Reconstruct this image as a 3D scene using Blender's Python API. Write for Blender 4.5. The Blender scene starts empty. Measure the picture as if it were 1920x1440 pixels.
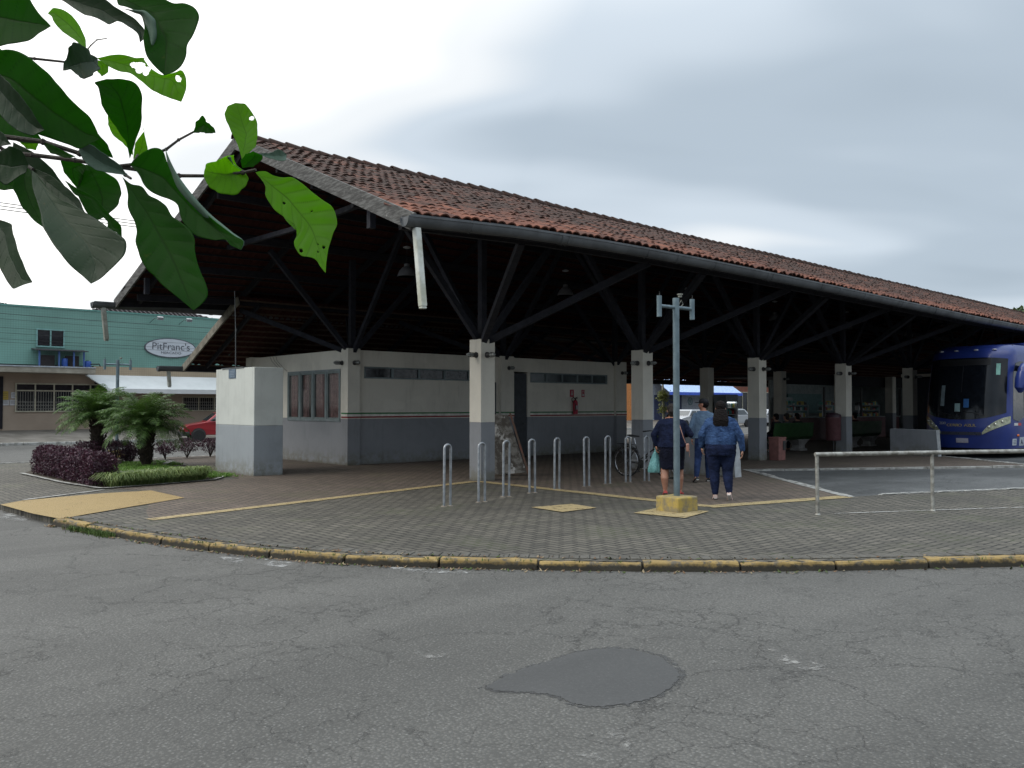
import bpy, bmesh, math, random
import numpy as np
from mathutils import Vector, Matrix, noise
from mathutils.geometry import tessellate_polygon
random.seed(7); rng = np.random.default_rng(7)
S = bpy.context.scene
COL = S.collection
R = math.radians
# ------------------------------------------------------------------ camera
FPX = 1620.0; AZ = math.atan(1830/FPX); PITCH = math.atan(42/FPX)
CH = 1.55
f0 = Vector((math.cos(AZ), math.sin(AZ), 0)); rt = Vector((math.sin(AZ), -math.cos(AZ), 0)); u0 = Vector((0, 0, 1))
fw = f0*math.cos(PITCH)+u0*math.sin(PITCH); up = u0*math.cos(PITCH)-f0*math.sin(PITCH)
cd = bpy.data.cameras.new('camera'); cam = bpy.data.objects.new('camera', cd); COL.objects.link(cam)
m = Matrix((rt, up, -fw)).transposed().to_4x4(); m.translation = Vector((0, 0, CH)); cam.matrix_world = m
cd.sensor_width = 36; cd.lens = 36*FPX/1920; cd.clip_start = .05; cd.clip_end = 3000
S.camera = cam
# ------------------------------------------------------------------ sky
SUN_EL = R(44); SUN_DIR = Vector((-.93, .22, 0)).normalized()      # towards the sun, on the ground plan
W = bpy.data.worlds.new('World'); S.world = W; W.use_nodes = True
nt = W.node_tree; nt.nodes.clear()
def wn(t, **k):
    n = nt.nodes.new(t)
    for a, b in k.items(): setattr(n, a, b)
    return n
def wl(a, b): nt.links.new(a, b)
out = wn('ShaderNodeOutputWorld')
sky = wn('ShaderNodeTexSky', sky_type='NISHITA', sun_disc=False, sun_elevation=SUN_EL, sun_rotation=math.atan2(SUN_DIR.x, SUN_DIR.y))
sky.dust_density = 2.0
bsky = wn('ShaderNodeBackground'); bsky.inputs[1].default_value = .09; wl(sky.outputs[0], bsky.inputs[0])
tc = wn('ShaderNodeTexCoord'); sep = wn('ShaderNodeSeparateXYZ'); wl(tc.outputs['Generated'], sep.inputs[0])
def wm(op, a, b=None, c=None, clamp=False):
    n = wn('ShaderNodeMath', operation=op, use_clamp=clamp)
    for i, v in enumerate((a, b, c)):
        if v is None: continue
        if isinstance(v, (int, float)): n.inputs[i].default_value = v
        else: wl(v, n.inputs[i])
    return n.outputs[0]
zz = wm('ADD', wm('MAXIMUM', sep.outputs[2], 0), .22)
cx = wm('DIVIDE', sep.outputs[0], zz); cy = wm('DIVIDE', sep.outputs[1], zz)
# axes along and across the view so that the cloud banks run as wide soft bands
ca = wm('ADD', wm('MULTIPLY', cx, .35), wm('MULTIPLY', cy, -.31)); cb = wm('ADD', wm('MULTIPLY', cx, .60), wm('MULTIPLY', cy, .70))
cv = wn('ShaderNodeCombineXYZ'); wl(ca, cv.inputs[0]); wl(cb, cv.inputs[1])
n1 = wn('ShaderNodeTexNoise'); n1.inputs['Scale'].default_value = 1.3; n1.inputs['Detail'].default_value = 3.2; n1.inputs['Roughness'].default_value = .42; n1.inputs['Distortion'].default_value = .12
wl(cv.outputs[0], n1.inputs['Vector'])
# the bright side of the overcast is towards the hidden sun
dl = wn('ShaderNodeVectorMath', operation='DOT_PRODUCT'); wl(tc.outputs['Generated'], dl.inputs[0]); dl.inputs[1].default_value = Vector((-.12, .86, .50)).normalized()
side = wm('MAXIMUM', wm('MULTIPLY', wm('SUBTRACT', dl.outputs['Value'], .72), 2.6), -.14)
val = wm('ADD', wm('MULTIPLY', wm('SUBTRACT', n1.outputs[0], .5), 2.0), wm('ADD', .54, side), clamp=True)
cr = wn('ShaderNodeValToRGB'); wl(val, cr.inputs[0]); cr.color_ramp.interpolation = 'EASE'
e = cr.color_ramp.elements; e[0].position = 0; e[0].color = (.38, .46, .54, 1); e[1].position = 1; e[1].color = (1.65, 1.64, 1.6, 1)
for p, c in ((.28, (.50, .59, .68, 1)), (.50, (.68, .77, .86, 1)), (.70, (.96, 1.0, 1.03, 1))):
    q = cr.color_ramp.elements.new(p); q.color = c
bcl = wn('ShaderNodeBackground'); wl(cr.outputs[0], bcl.inputs[0])
# an overcast sky is about three times as bright overhead as near the horizon
wl(wm('ADD', 1.0, wm('MULTIPLY', wm('SMOOTH_MAX', wm('SUBTRACT', sep.outputs[2], .42), 0, .12), 3.4)), bcl.inputs[1])
mixw = wn('ShaderNodeMixShader'); mixw.inputs[0].default_value = .93
wl(bsky.outputs[0], mixw.inputs[1]); wl(bcl.outputs[0], mixw.inputs[2]); wl(mixw.outputs[0], out.inputs[0])
sd = bpy.data.lights.new('sun', 'SUN'); sd.energy = 1.7; sd.angle = R(38); sd.color = (1, .93, .83)
sun = bpy.data.objects.new('sun', sd); COL.objects.link(sun)
sdir = Vector((SUN_DIR.x*math.cos(SUN_EL), SUN_DIR.y*math.cos(SUN_EL), math.sin(SUN_EL)))
sun.rotation_euler = sdir.to_track_quat('Z', 'Y').to_euler(); sun.location = sdir*40
S.view_settings.view_transform = 'Standard'; S.view_settings.look = 'None'; S.view_settings.gamma = 1; S.view_settings.exposure = .0
S.cycles.max_bounces = 7; S.cycles.diffuse_bounces = 4; S.cycles.transparent_max_bounces = 8

# ------------------------------------------------------------------ node helpers
class NT:
    def __init__(s, name):
        s.m = bpy.data.materials.new(name); s.m.use_nodes = True; s.t = s.m.node_tree; s.t.nodes.clear()
        s.out = s.n('ShaderNodeOutputMaterial'); s.b = s.n('ShaderNodeBsdfPrincipled'); s.l(s.b.outputs[0], s.out.inputs[0])
        s.tc = s.n('ShaderNodeTexCoord')
    def n(s, t, **k):
        x = s.t.nodes.new(t)
        for a, b in k.items(): setattr(x, a, b)
        return x
    def l(s, a, b): s.t.links.new(a, b)
    def put(s, v, sock):
        if v is None: return
        if hasattr(v, 'is_linked') or isinstance(v, bpy.types.NodeSocket): s.l(v, sock)
        elif isinstance(v, (tuple, list)) and len(v) == 3 and sock.type == 'RGBA': sock.default_value = (*v, 1)
        else: sock.default_value = v
    def ma(s, op, a, b=None, c=None, clamp=False):
        x = s.n('ShaderNodeMath', operation=op, use_clamp=clamp)
        for i, v in enumerate((a, b, c)): s.put(v, x.inputs[i])
        return x.outputs[0]
    def noise(s, scale, detail=3, rough=.55, vec=None, dist=0):
        x = s.n('ShaderNodeTexNoise'); x.inputs['Scale'].default_value = scale; x.inputs['Detail'].default_value = detail
        x.inputs['Roughness'].default_value = rough; x.inputs['Distortion'].default_value = dist
        s.l(vec or s.tc.outputs['Object'], x.inputs['Vector']); return x.outputs[0]
    def vor(s, scale, feature='F1', vec=None, out=0, rnd=1):
        x = s.n('ShaderNodeTexVoronoi', feature=feature); x.inputs['Scale'].default_value = scale; x.inputs['Randomness'].default_value = rnd
        s.l(vec or s.tc.outputs['Object'], x.inputs['Vector']); return x.outputs[out]
    def ramp(s, f, a, b, c0=0, c1=1):
        x = s.n('ShaderNodeMapRange'); x.interpolation_type = 'SMOOTHSTEP'
        s.put(f, x.inputs[0]); x.inputs[1].default_value = a; x.inputs[2].default_value = b; x.inputs[3].default_value = c0; x.inputs[4].default_value = c1
        return x.outputs[0]
    def mix(s, f, a, b, blend='MIX'):
        x = s.n('ShaderNodeMix', data_type='RGBA', blend_type=blend); s.put(f, x.inputs[0]); s.put(a, x.inputs[6]); s.put(b, x.inputs[7]); return x.outputs[2]
    def bump(s, h, strength=.3, dist=.01, normal=None):
        x = s.n('ShaderNodeBump'); x.inputs['Strength'].default_value = strength; x.inputs['Distance'].default_value = dist
        s.l(h, x.inputs['Height'])
        if normal: s.l(normal, x.inputs['Normal'])
        s.l(x.outputs[0], s.b.inputs['Normal']); return x.outputs[0]
    def col(s, v): s.put(v, s.b.inputs['Base Color'])
    def rough(s, v): s.put(v, s.b.inputs['Roughness'])
    def set(s, **k):
        for a, b in k.items(): s.put(b, s.b.inputs[a.replace('_', ' ')])
    def xyz(s, vec=None):
        x = s.n('ShaderNodeSeparateXYZ'); s.l(vec or s.tc.outputs['Object'], x.inputs[0]); return x.outputs
    def attr(s, name):
        x = s.n('ShaderNodeAttribute'); x.attribute_name = name; return x.outputs
MATS = {}
def mat(name, c, rough=.6, c2=None, scale=6, amt=.6, bump=0, bscale=60, metal=0, spec=.4, detail=4, dist=.006, **k):
    if name in MATS: return MATS[name]
    t = NT(name)
    c2 = c2 or tuple(x*.72 for x in c)
    n = t.noise(scale, detail, .6)
    t.col(t.mix(t.ramp(n, .5-.28*amt-.02, .5+.28*amt+.02), c2, c))
    t.rough(t.ramp(t.noise(scale*2.3, 2), .3, .7, max(.05, rough-.08), min(1, rough+.08)))
    t.b.inputs['Metallic'].default_value = metal; t.b.inputs['Specular IOR Level'].default_value = spec
    if bump: t.bump(t.noise(bscale, 3), bump, dist)
    t.set(**k)
    MATS[name] = t.m; return t.m
# ------------------------------------------------------------------ mesh helpers
def link(o, parent=None):
    COL.objects.link(o)
    if parent is not None: o.parent = parent
    return o
def tag(o, label=None, cat=None, group=None, kind=None):
    if label: o['label'] = label
    if cat: o['category'] = cat
    if group: o['group'] = group
    if kind: o['kind'] = kind
    return o
def thing(name, label, cat, loc=(0, 0, 0), rz=0, group=None):
    o = bpy.data.objects.new(name, None); o.empty_display_size = .2; link(o); o.location = loc; o.rotation_euler = (0, 0, rz)
    return tag(o, label, cat, group)
def copy_tree(o, parent=None):
    c = o.copy(); COL.objects.link(c)
    if parent is not None: c.parent = parent
    for ch in [x for x in o.children]: copy_tree(ch, c)
    return c
class MB:
    def __init__(s): s.v = []; s.f = []; s.mi = []; s.m = 0
    def add(s, vs, fs):
        b = len(s.v); s.v += [tuple(x) for x in vs]; s.f += [tuple(b+i for i in f) for f in fs]; s.mi += [s.m]*len(fs); return s
    def box(s, x0, x1, y0, y1, z0, z1):
        vs = [(x, y, z) for z in (z0, z1) for y in (y0, y1) for x in (x0, x1)]
        return s.add(vs, [(0, 2, 3, 1), (4, 5, 7, 6), (0, 1, 5, 4), (2, 6, 7, 3), (0, 4, 6, 2), (1, 3, 7, 5)])
    def obox(s, c, ax, ay, az):
        c, ax, ay, az = map(Vector, (c, ax, ay, az))
        vs = [c+ax*i+ay*j+az*k for k in (-1, 1) for j in (-1, 1) for i in (-1, 1)]
        return s.add(vs, [(0, 2, 3, 1), (4, 5, 7, 6), (0, 1, 5, 4), (2, 6, 7, 3), (0, 4, 6, 2), (1, 3, 7, 5)])
    def beam(s, a, b, w, h, up=(0, 0, 1)):
        a, b = Vector(a), Vector(b); d = (b-a); L = d.length/2; d.normalize(); u = Vector(up)
        if abs(d.dot(u)) > .98: u = Vector((1, 0, 0))
        sx = d.cross(u).normalized(); u = sx.cross(d)
        return s.obox((a+b)/2, d*L, sx*w/2, u*h/2)
    def prism(s, poly, z0, z1, cap=True):
        n = len(poly); vs = [(x, y, z0) for x, y in poly]+[(x, y, z1) for x, y in poly]
        fs = [(i, (i+1) % n, n+(i+1) % n, n+i) for i in range(n)]
        if cap: fs += [tuple(range(n))[::-1], tuple(range(n, 2*n))]
        return s.add(vs, fs)
    def tube(s, pts, r, n=10, caps=True, flat=1.0):
        pts = [Vector(p) for p in pts]; rs = r if isinstance(r, (list, tuple)) else [r]*len(pts)
        rings = []; prev = None
        for i, p in enumerate(pts):
            d = (pts[min(i+1, len(pts)-1)]-pts[max(i-1, 0)]).normalized()
            if prev is None:
                q = Vector((0, 0, 1)) if abs(d.z) < .9 else Vector((1, 0, 0)); a = d.cross(q).normalized()
            else:
                a = (prev-d*prev.dot(d)).normalized()
            prev = a; b = d.cross(a)
            rings.append([p+(a*math.cos(t)+b*math.sin(t)*flat)*rs[i] for t in [2*math.pi*k/n for k in range(n)]])
        vs = [v for rg in rings for v in rg]; fs = []
        for i in range(len(pts)-1):
            for k in range(n): fs.append((i*n+k, i*n+(k+1) % n, (i+1)*n+(k+1) % n, (i+1)*n+k))
        if caps: fs += [tuple(range(n))[::-1], tuple((len(pts)-1)*n+k for k in range(n))]
        return s.add(vs, fs)
    def lathe(s, prof, c=(0, 0, 0), n=16, axis='z'):
        vs = []
        for r, h in prof:
            for k in range(n):
                t = 2*math.pi*k/n; a, b = r*math.cos(t), r*math.sin(t)
                p = (a, b, h) if axis == 'z' else ((a, h, b) if axis == 'y' else (h, a, b))
                vs.append((p[0]+c[0], p[1]+c[1], p[2]+c[2]))
        fs = [(i*n+k, i*n+(k+1) % n, (i+1)*n+(k+1) % n, (i+1)*n+k) for i in range(len(prof)-1) for k in range(n)]
        fs += [tuple(range(n))[::-1], tuple((len(prof)-1)*n+k for k in range(n))]
        return s.add(vs, fs)
    def ell(s, c, rx, ry, rz, n=14, mtx=None):
        vs = []; fs = []; c = Vector(c); h = n//2
        for i in range(h+1):
            ph = math.pi*i/h
            for k in range(n):
                t = 2*math.pi*k/n; v = Vector((rx*math.sin(ph)*math.cos(t), ry*math.sin(ph)*math.sin(t), rz*math.cos(ph)))
                if mtx is not None: v = mtx @ v
                vs.append(c+v)
        for i in range(h):
            for k in range(n): fs.append((i*n+k, (i+1)*n+k, (i+1)*n+(k+1) % n, i*n+(k+1) % n))
        return s.add(vs, fs)
    def build(s, name, mats, parent=None, smooth=False, bevel=0, off=None, world=False, attrs=None, seg=2):
        me = bpy.data.meshes.new(name)
        v = s.v
        if off is not None: v = [(a[0]-off[0], a[1]-off[1], a[2]-off[2]) for a in v]
        me.from_pydata(v, [], s.f)
        if not isinstance(mats, (list, tuple)): mats = [mats]
        for q in mats: me.materials.append(q)
        if len(mats) > 1: me.polygons.foreach_set('material_index', s.mi)
        if not smooth:
            bm = bmesh.new(); bm.from_mesh(me); bmesh.ops.recalc_face_normals(bm, faces=bm.faces); bm.to_mesh(me); bm.free()
        else:
            bm = bmesh.new(); bm.from_mesh(me); bmesh.ops.recalc_face_normals(bm, faces=bm.faces); bm.to_mesh(me); bm.free()
            me.polygons.foreach_set('use_smooth', [True]*len(me.polygons))
            try: me.set_sharp_from_angle(angle=R(40))
            except Exception: pass
        me.update()
        o = bpy.data.objects.new(name, me); link(o, parent)
        if bevel:
            b = o.modifiers.new('bevel', 'BEVEL'); b.width = bevel; b.segments = seg; b.limit_method = 'ANGLE'; b.angle_limit = R(40)
        return o
def sheet(name, poly, z, m, parent=None, off=None):
    b = MB(); b.v = [(x, y, z) for x, y in poly]
    for t in tessellate_polygon([[Vector((x, y, 0)) for x, y in poly]]): b.f.append(tuple(t)); b.mi.append(0)
    me = bpy.data.meshes.new(name); me.from_pydata(b.v, [], b.f); me.materials.append(m)
    bm = bmesh.new(); bm.from_mesh(me)
    for f in bm.faces:
        f.normal_update()
        if f.normal.z < 0: f.normal_flip()
    bm.to_mesh(me); bm.free()
    return link(bpy.data.objects.new(name, me), parent)
_tc = {}
def text(name, s, size, mtx, m, parent, extrude=.002, align='CENTER', sx=1.0, bold=0):
    cu = bpy.data.curves.new(name, 'FONT'); cu.body = s; cu.size = size; cu.extrude = extrude; cu.align_x = align; cu.align_y = 'CENTER'; cu.offset = bold
    o = bpy.data.objects.new(name+'_tmp', cu); COL.objects.link(o)
    dg = bpy.context.evaluated_depsgraph_get(); me = bpy.data.meshes.new_from_object(o.evaluated_get(dg))
    bpy.data.objects.remove(o); me.name = name; me.materials.clear(); me.materials.append(m)
    me.transform(mtx @ Matrix.Diagonal((sx, 1, 1, 1)))
    return link(bpy.data.objects.new(name, me), parent)
def frame(origin, xaxis, zaxis=(0, 0, 1)):
    """matrix whose X runs along the writing, Y up, Z out of the surface"""
    x = Vector(xaxis).normalized(); y = Vector(zaxis).normalized(); z = x.cross(y)
    mm = Matrix((x, y, z)).transposed().to_4x4(); mm.translation = Vector(origin); return mm
# ------------------------------------------------------------------ ground materials
def herring(name, ca, cb, cj, stain=.5, tint=None):
    t = NT(name); x, y, z = t.xyz(); p = .112
    wob = t.noise(1.1, 2)
    X = t.ma('ADD', t.ma('DIVIDE', x, p), t.ma('MULTIPLY', wob, .5)); Y = t.ma('ADD', t.ma('DIVIDE', y, p), t.ma('MULTIPLY', wob, .4))
    ix = t.ma('FLOOR', X); iy = t.ma('FLOOR', Y); fx = t.ma('FRACT', X); fy = t.ma('FRACT', Y)
    k = t.ma('FLOORED_MODULO', t.ma('SUBTRACT', ix, iy), 4.0)
    k1 = t.ma('COMPARE', k, 1, .2); k2 = t.ma('COMPARE', k, 2, .2); k3 = t.ma('COMPARE', k, 3, .2)
    ver = t.ma('ADD', k2, k3); hor = t.ma('SUBTRACT', 1, ver)
    u = t.ma('ADD', t.ma('MULTIPLY', hor, t.ma('ADD', fx, k1)), t.ma('MULTIPLY', ver, t.ma('ADD', fy, k2)))
    v = t.ma('ADD', t.ma('MULTIPLY', hor, fy), t.ma('MULTIPLY', ver, fx))
    d = t.ma('MINIMUM', t.ma('MINIMUM', u, t.ma('SUBTRACT', 2, u)), t.ma('MINIMUM', v, t.ma('SUBTRACT', 1, v)))
    cv = t.n('ShaderNodeCombineXYZ'); t.l(t.ma('SUBTRACT', ix, k1), cv.inputs[0]); t.l(t.ma('SUBTRACT', iy, k2), cv.inputs[1])
    wnz = t.n('ShaderNodeTexWhiteNoise', noise_dimensions='2D'); t.l(cv.outputs[0], wnz.inputs['Vector'])
    c = t.mix(wnz.outputs[0], ca, cb)
    c = t.mix(t.ramp(t.noise(.55, 4, .6), .42, .68, 0, stain), c, tuple(q*.55 for q in ca))
    c = t.mix(t.ramp(t.noise(2.3, 5, .65), .5, .8, 0, .45), c, tuple(q*1.25 for q in cb))
    c = t.mix(t.ramp(t.noise(45, 2), .35, .75, 0, .35), c, tuple(q*.6 for q in ca))
    joint = t.ramp(t.ma('ADD', d, t.ma('MULTIPLY', t.ma('SUBTRACT', t.noise(30, 2), .5), .06)), .06, .15, 1, 0)
    moss = t.mix(t.ramp(t.noise(.9, 3), .5, .7), cj, (.035, .045, .012))
    c = t.mix(t.ma('MULTIPLY', joint, .95), c, moss)
    t.col(c); t.rough(.82)
    tilt = t.ma('MULTIPLY', wnz.outputs[0], .5)
    h = t.ma('ADD', t.ramp(d, .02, .16), t.ma('ADD', t.ma('MULTIPLY', t.noise(90, 2), .12), tilt))
    t.bump(h, .9, .006); return t.m
M_PAVE = herring('grey_herringbone_pavers', (.070, .064, .051), (.122, .110, .088), (.008, .007, .005), .5)
M_PAVE_B = herring('brown_herringbone_pavers', (.100, .076, .058), (.150, .114, .088), (.022, .018, .014), .35)
def asphalt(name, base, worn, patch=False):
    t = NT(name); 
    c = t.mix(t.ramp(t.noise(.35, 4, .6), .35, .7), base, worn)
    c = t.mix(t.ramp(t.noise(1.9, 5, .7), .45, .8, 0, .5), c, tuple(q*.72 for q in base))
    mp_ = t.n('ShaderNodeMapping'); mp_.inputs['Rotation'].default_value = (0, 0, R(34)); mp_.inputs['Scale'].default_value = (.10, 1.1, 1); t.l(t.tc.outputs['Object'], mp_.inputs[0])
    lane = t.noise(1.0, 3, .5, mp_.outputs[0]); c = t.mix(t.ramp(lane, .42, .62, 0, .38), c, tuple(q*1.3 for q in worn)); c = t.mix(t.ramp(t.noise(.23, 3), .5, .62, 0, .3), c, tuple(q*.7 for q in base))
    # stones in the binder
    v = t.vor(48, out=0); vc = t.vor(48, out=1); sv = t.n('ShaderNodeSeparateColor'); t.l(vc, sv.inputs[0])
    stone = t.ma('MULTIPLY', t.ramp(v, .1, .42, 1, 0), t.ramp(sv.outputs[0], .45, .95, 0, 1))
    c = t.mix(t.ma('MULTIPLY', stone, .5 if not patch else .12), c, (.27, .27, .255))
    c = t.mix(t.ramp(v, .35, .7, 0, .5 if not patch else .2), c, tuple(q*.38 for q in base))
    fine = t.noise(190, 2, .6)
    c = t.mix(t.ramp(fine, .35, .7, 0, .35), c, tuple(q*.5 for q in base))
    if not patch:
        wv = t.n('ShaderNodeVectorMath', operation='ADD'); nz = t.n('ShaderNodeTexNoise'); nz.inputs['Scale'].default_value = 2.2; nz.inputs['Detail'].default_value = 6
        nz.inputs['Roughness'].default_value = .7
        t.l(t.tc.outputs['Object'], nz.inputs['Vector']); t.l(t.tc.outputs['Object'], wv.inputs[0])
        sc = t.n('ShaderNodeVectorMath', operation='SCALE'); t.l(nz.outputs[1], sc.inputs[0]); sc.inputs[3].default_value = .75; t.l(sc.outputs[0], wv.inputs[1])
        crk = t.vor(.95, 'DISTANCE_TO_EDGE', wv.outputs[0]); gate = t.ramp(t.noise(.42, 2), .38, .52)
        ck = t.ma('MULTIPLY', t.ramp(crk, .0015, .008, 1, 0), gate)
        wv2 = t.n('ShaderNodeVectorMath', operation='ADD'); t.l(t.tc.outputs['Object'], wv2.inputs[0]); sc2 = t.n('ShaderNodeVectorMath', operation='SCALE'); t.l(nz.outputs[1], sc2.inputs[0]); sc2.inputs[3].default_value = .35; t.l(sc2.outputs[0], wv2.inputs[1])
        crk2 = t.vor(3.1, 'DISTANCE_TO_EDGE', wv2.outputs[0]); ck2 = t.ma('MULTIPLY', t.ramp(crk2, .003, .014, .8, 0), t.ramp(t.noise(.6, 3), .46, .58))
        ck = t.ma('MAXIMUM', ck, ck2)
        c = t.mix(t.ma('MULTIPLY', ck, .5), c, (.02, .019, .018))
        c = t.mix(t.ramp(t.noise(.8, 6, .75), .70, .78, 0, .35), c, (.20, .195, .185))
        h = t.ma('SUBTRACT', t.ma('ADD', t.ma('MULTIPLY', t.ramp(v, .05, .6, 1, 0), .9), t.ma('MULTIPLY', fine, .5)), t.ma('MULTIPLY', ck, 2.0))
        t.bump(h, .75, .006)
    else:
        t.bump(t.ma('ADD', fine, t.noise(20, 2)), .3, .003)
    t.col(c); t.rough(.78 if not patch else .6); return t.m
M_ASPH = asphalt('worn_street_asphalt', (.080, .078, .071), (.108, .105, .096))
M_BAY = asphalt('bay_asphalt', (.055, .058, .058), (.13, .135, .135))
M_PATCH = asphalt('fresh_asphalt_patch', (.047, .047, .046), (.064, .064, .062), True)
def painted(name, c, under, lo=.42, hi=.6, scale=7, bump=.3):
    t = NT(name); n = t.noise(scale, 7, .7)
    cc = t.mix(t.noise(2, 3), c, tuple(q*.8 for q in c))
    t.col(cc); t.put(t.ma('MULTIPLY', t.ramp(n, lo, hi), t.ramp(t.noise(70, 2), .30, .45, .35, 1)), t.b.inputs['Alpha']); t.rough(.75); t.bump(t.noise(60, 3), bump, .004); return t.m
M_YLINE = painted('worn_yellow_line_paint', (.36, .28, .14), (.17, .145, .11), .24, .50)
M_YCURB = painted('worn_yellow_curb_paint', (.34, .215, .045), (.085, .07, .045), .38, .54, 9)
def kerbpaint():
    t = NT('yellow_kerb_paint_dirty_foot'); x, y, z = t.xyz(); n = t.noise(9, 7, .7)
    c = t.mix(t.ramp(t.noise(2, 4), .3, .7), (.29, .20, .068), (.21, .145, .052)); c = t.mix(t.ramp(n, .48, .62), c, (.10, .085, .06))
    foot = t.ramp(t.ma('ADD', z, t.ma('MULTIPLY', t.ma('SUBTRACT', t.noise(11, 5, .7), .5), .09)), -.050, -.012, 1, 0)
    c = t.mix(foot, c, (.028, .024, .016)); t.col(c); t.rough(.85); t.bump(n, .8, .012); return t.m
M_YCURB = kerbpaint()
M_YSLAB = painted('ochre_ramp_paint', (.31, .215, .08), (.24, .175, .08), .22, .42, 3)
M_WLINE = painted('worn_white_line_paint', (.38, .38, .36), (.12, .12, .11), .38, .52, 6)
M_WCURB = mat('whitewashed_kerb', (.36, .36, .34), .8, (.17, .165, .15), 6, bump=.4)
M_SOIL = mat('dark_soil', (.05, .035, .02), .95, (.02, .015, .01), 12, bump=.6, bscale=30)
# ------------------------------------------------------------------ ground
ZR = -.09
g = sheet('ground', [(-900, -900), (1500, -900), (1500, 1500), (-900, 1500)], ZR-.012, mat('distant_ground', (.10, .10, .09), .9, (.07, .075, .05), .05)); tag(g, kind='structure')
def grid_sheet(name, x0, x1, y0, y1, z, m):
    o = sheet(name, [(x0, y0), (x1, y0), (x1, y1), (x0, y1)], z, m); tag(o, kind='structure'); return o
grid_sheet('road', -40, 140, -40, 41.2, ZR, M_ASPH)
curb_pts = [(a*.965, b*.965) for a, b in [(60, -33), (30, -11.2), (20, -3.6), (14, .65), (10.18, 3.40), (8.19, 4.76), (6.95, 5.85), (6.04, 6.82), (5.45, 7.48), (5.03, 8.03), (4.75, 8.52), (4.47, 9.12), (4.2, 9.85), (4.0, 10.5), (3.82, 11.2), (3.66, 12.0), (3.5, 12.8), (3.36, 13.6)]]
ramp_l = [(3.20, 13.7), (3.08, 15.0), (3.02, 15.9)]
left_c = [(3.0, 16.3), (2.95, 18), (2.8, 21), (2.7, 25), (2.9, 26.2), (3.6, 26.7)]
far_c = [(14, 26.8), (48, 27.0), (110, 27.0)]
bay = [(110, 5.2), (46, 5.4), (40, 12.9), (28.0, 12.9), (28.0, 11.45), (25.2, 7.75), (18.32, 12.05), (14.13, 7.29), (14.89, 7.09), (17.81, 5.94), (24, 3.0), (34, -3.5), (66, -26)]
def smooth_pts(p, it=2):
    for _ in range(it):
        q = [p[0]]
        for a, b in zip(p[:-1], p[1:]): q += [(a[0]*.75+b[0]*.25, a[1]*.75+b[1]*.25), (a[0]*.25+b[0]*.75, a[1]*.25+b[1]*.75)]
        p = q+[p[-1]]
    return p
curb_s = smooth_pts(curb_pts, 1)
pave_poly = curb_s+ramp_l+left_c+far_c+bay
def slab(name, poly, z0, z1, mt, kind='structure'):
    o = sheet(name, poly, z1, mt); bm = bmesh.new(); bm.from_mesh(o.data)
    r = bmesh.ops.extrude_edge_only(bm, edges=[e for e in bm.edges if e.is_boundary])
    for v in [q for q in r['geom'] if isinstance(q, bmesh.types.BMVert)]: v.co.z = z0
    bmesh.ops.recalc_face_normals(bm, faces=bm.faces); bm.to_mesh(o.data); bm.free(); tag(o, kind=kind); return o
slab('pavement', pave_poly, ZR-.1, 0, M_PAVE)
inner = [(4.14, 12.14), (4.45, 13.2), (5.0, 14.6), (5.6, 14.95), (5.62, 16.2), (5.2, 17.2), (7.9, 17.75), (8.3, 20.3), (9.5, 26.6), (47.5, 26.6), (47.5, 17), (46, 5.8), (40.5, 13.05), (27.85, 13.05), (27.85, 11.5), (25.2, 7.95), (18.32, 12.25), (14.13, 7.4), (11.17, 8.01), (11.26, 13.88)]
o = sheet('station_floor', inner, .004, M_PAVE_B); tag(o, kind='structure')
def strip(name, pts, w, z, mt, wob=0):
    p = [Vector((a, b, 0)) for a, b in pts]; q = []
    for a, b in zip(p[:-1], p[1:]):
        k = max(1, int((b-a).length/.35)); q += [a.lerp(b, i/k) for i in range(k)]
    q.append(p[-1]); L = []; Rr = []
    for i, a in enumerate(q):
        d = (q[min(i+1, len(q)-1)]-q[max(i-1, 0)]).normalized(); nn = Vector((-d.y, d.x, 0))
        L.append(a+nn*(w/2+random.uniform(-wob, wob))); Rr.append(a-nn*(w/2+random.uniform(-wob, wob)))
    b = MB()
    n = len(q); b.add([(v.x, v.y, z) for v in L]+[(v.x, v.y, z) for v in Rr], [(i, i+1, n+i+1, n+i) for i in range(n-1)])
    o = b.build(name, mt); tag(o, kind='structure'); return o
strip('yellow_floor_line', [(4.14, 12.14), (11.26, 13.88)], .24, .008, M_YLINE, .012)
strip('yellow_floor_line', [(11.32, 13.82), (11.17, 8.01)], .25, .0085, M_YLINE, .012)
strip('yellow_floor_line', [(11.1, 8.0), (14.1, 7.32)], .30, .009, M_YLINE, .012)
strip('white_kerb_line', [(18.32, 12.12), (14.13, 7.34)], .12, .010, M_WCURB, .01)
strip('white_kerb_line', [(18.32, 12.12), (25.2, 7.84), (28.0, 11.5), (28, 12.95), (40, 12.95)], .14, .011, M_WCURB, .01)
strip('white_kerb_line', [(14.89, 7.06), (17.81, 5.90), (24, 2.96)], .07, .026, M_WLINE, .015)
strip('white_floor_line', [(11.75, 6.28), (13.2, 5.52), (20, 1.9)], .05, .010, M_WLINE, .012)
strip('white_kerb_line', [(3.45, 16.05), (4.96, 17.0)], .10, .012, M_WCURB, .01)
def quad_sheet(name, poly, z, mt):
    o = sheet(name, poly, z, mt); tag(o, kind='structure'); return o
quad_sheet('ramp', [(3.24, 13.0), (3.1, 13.9), (3.0, 15.5), (3.4, 15.92), (4.6, 16.3), (5.57, 16.28), (5.55, 14.6), (4.3, 13.75)], .012, M_YSLAB)
quad_sheet('manhole_cover_slab', [(8.99, 9.72), (9.78, 9.62), (9.69, 9.0), (8.93, 8.98)], .013, M_YLINE)
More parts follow.
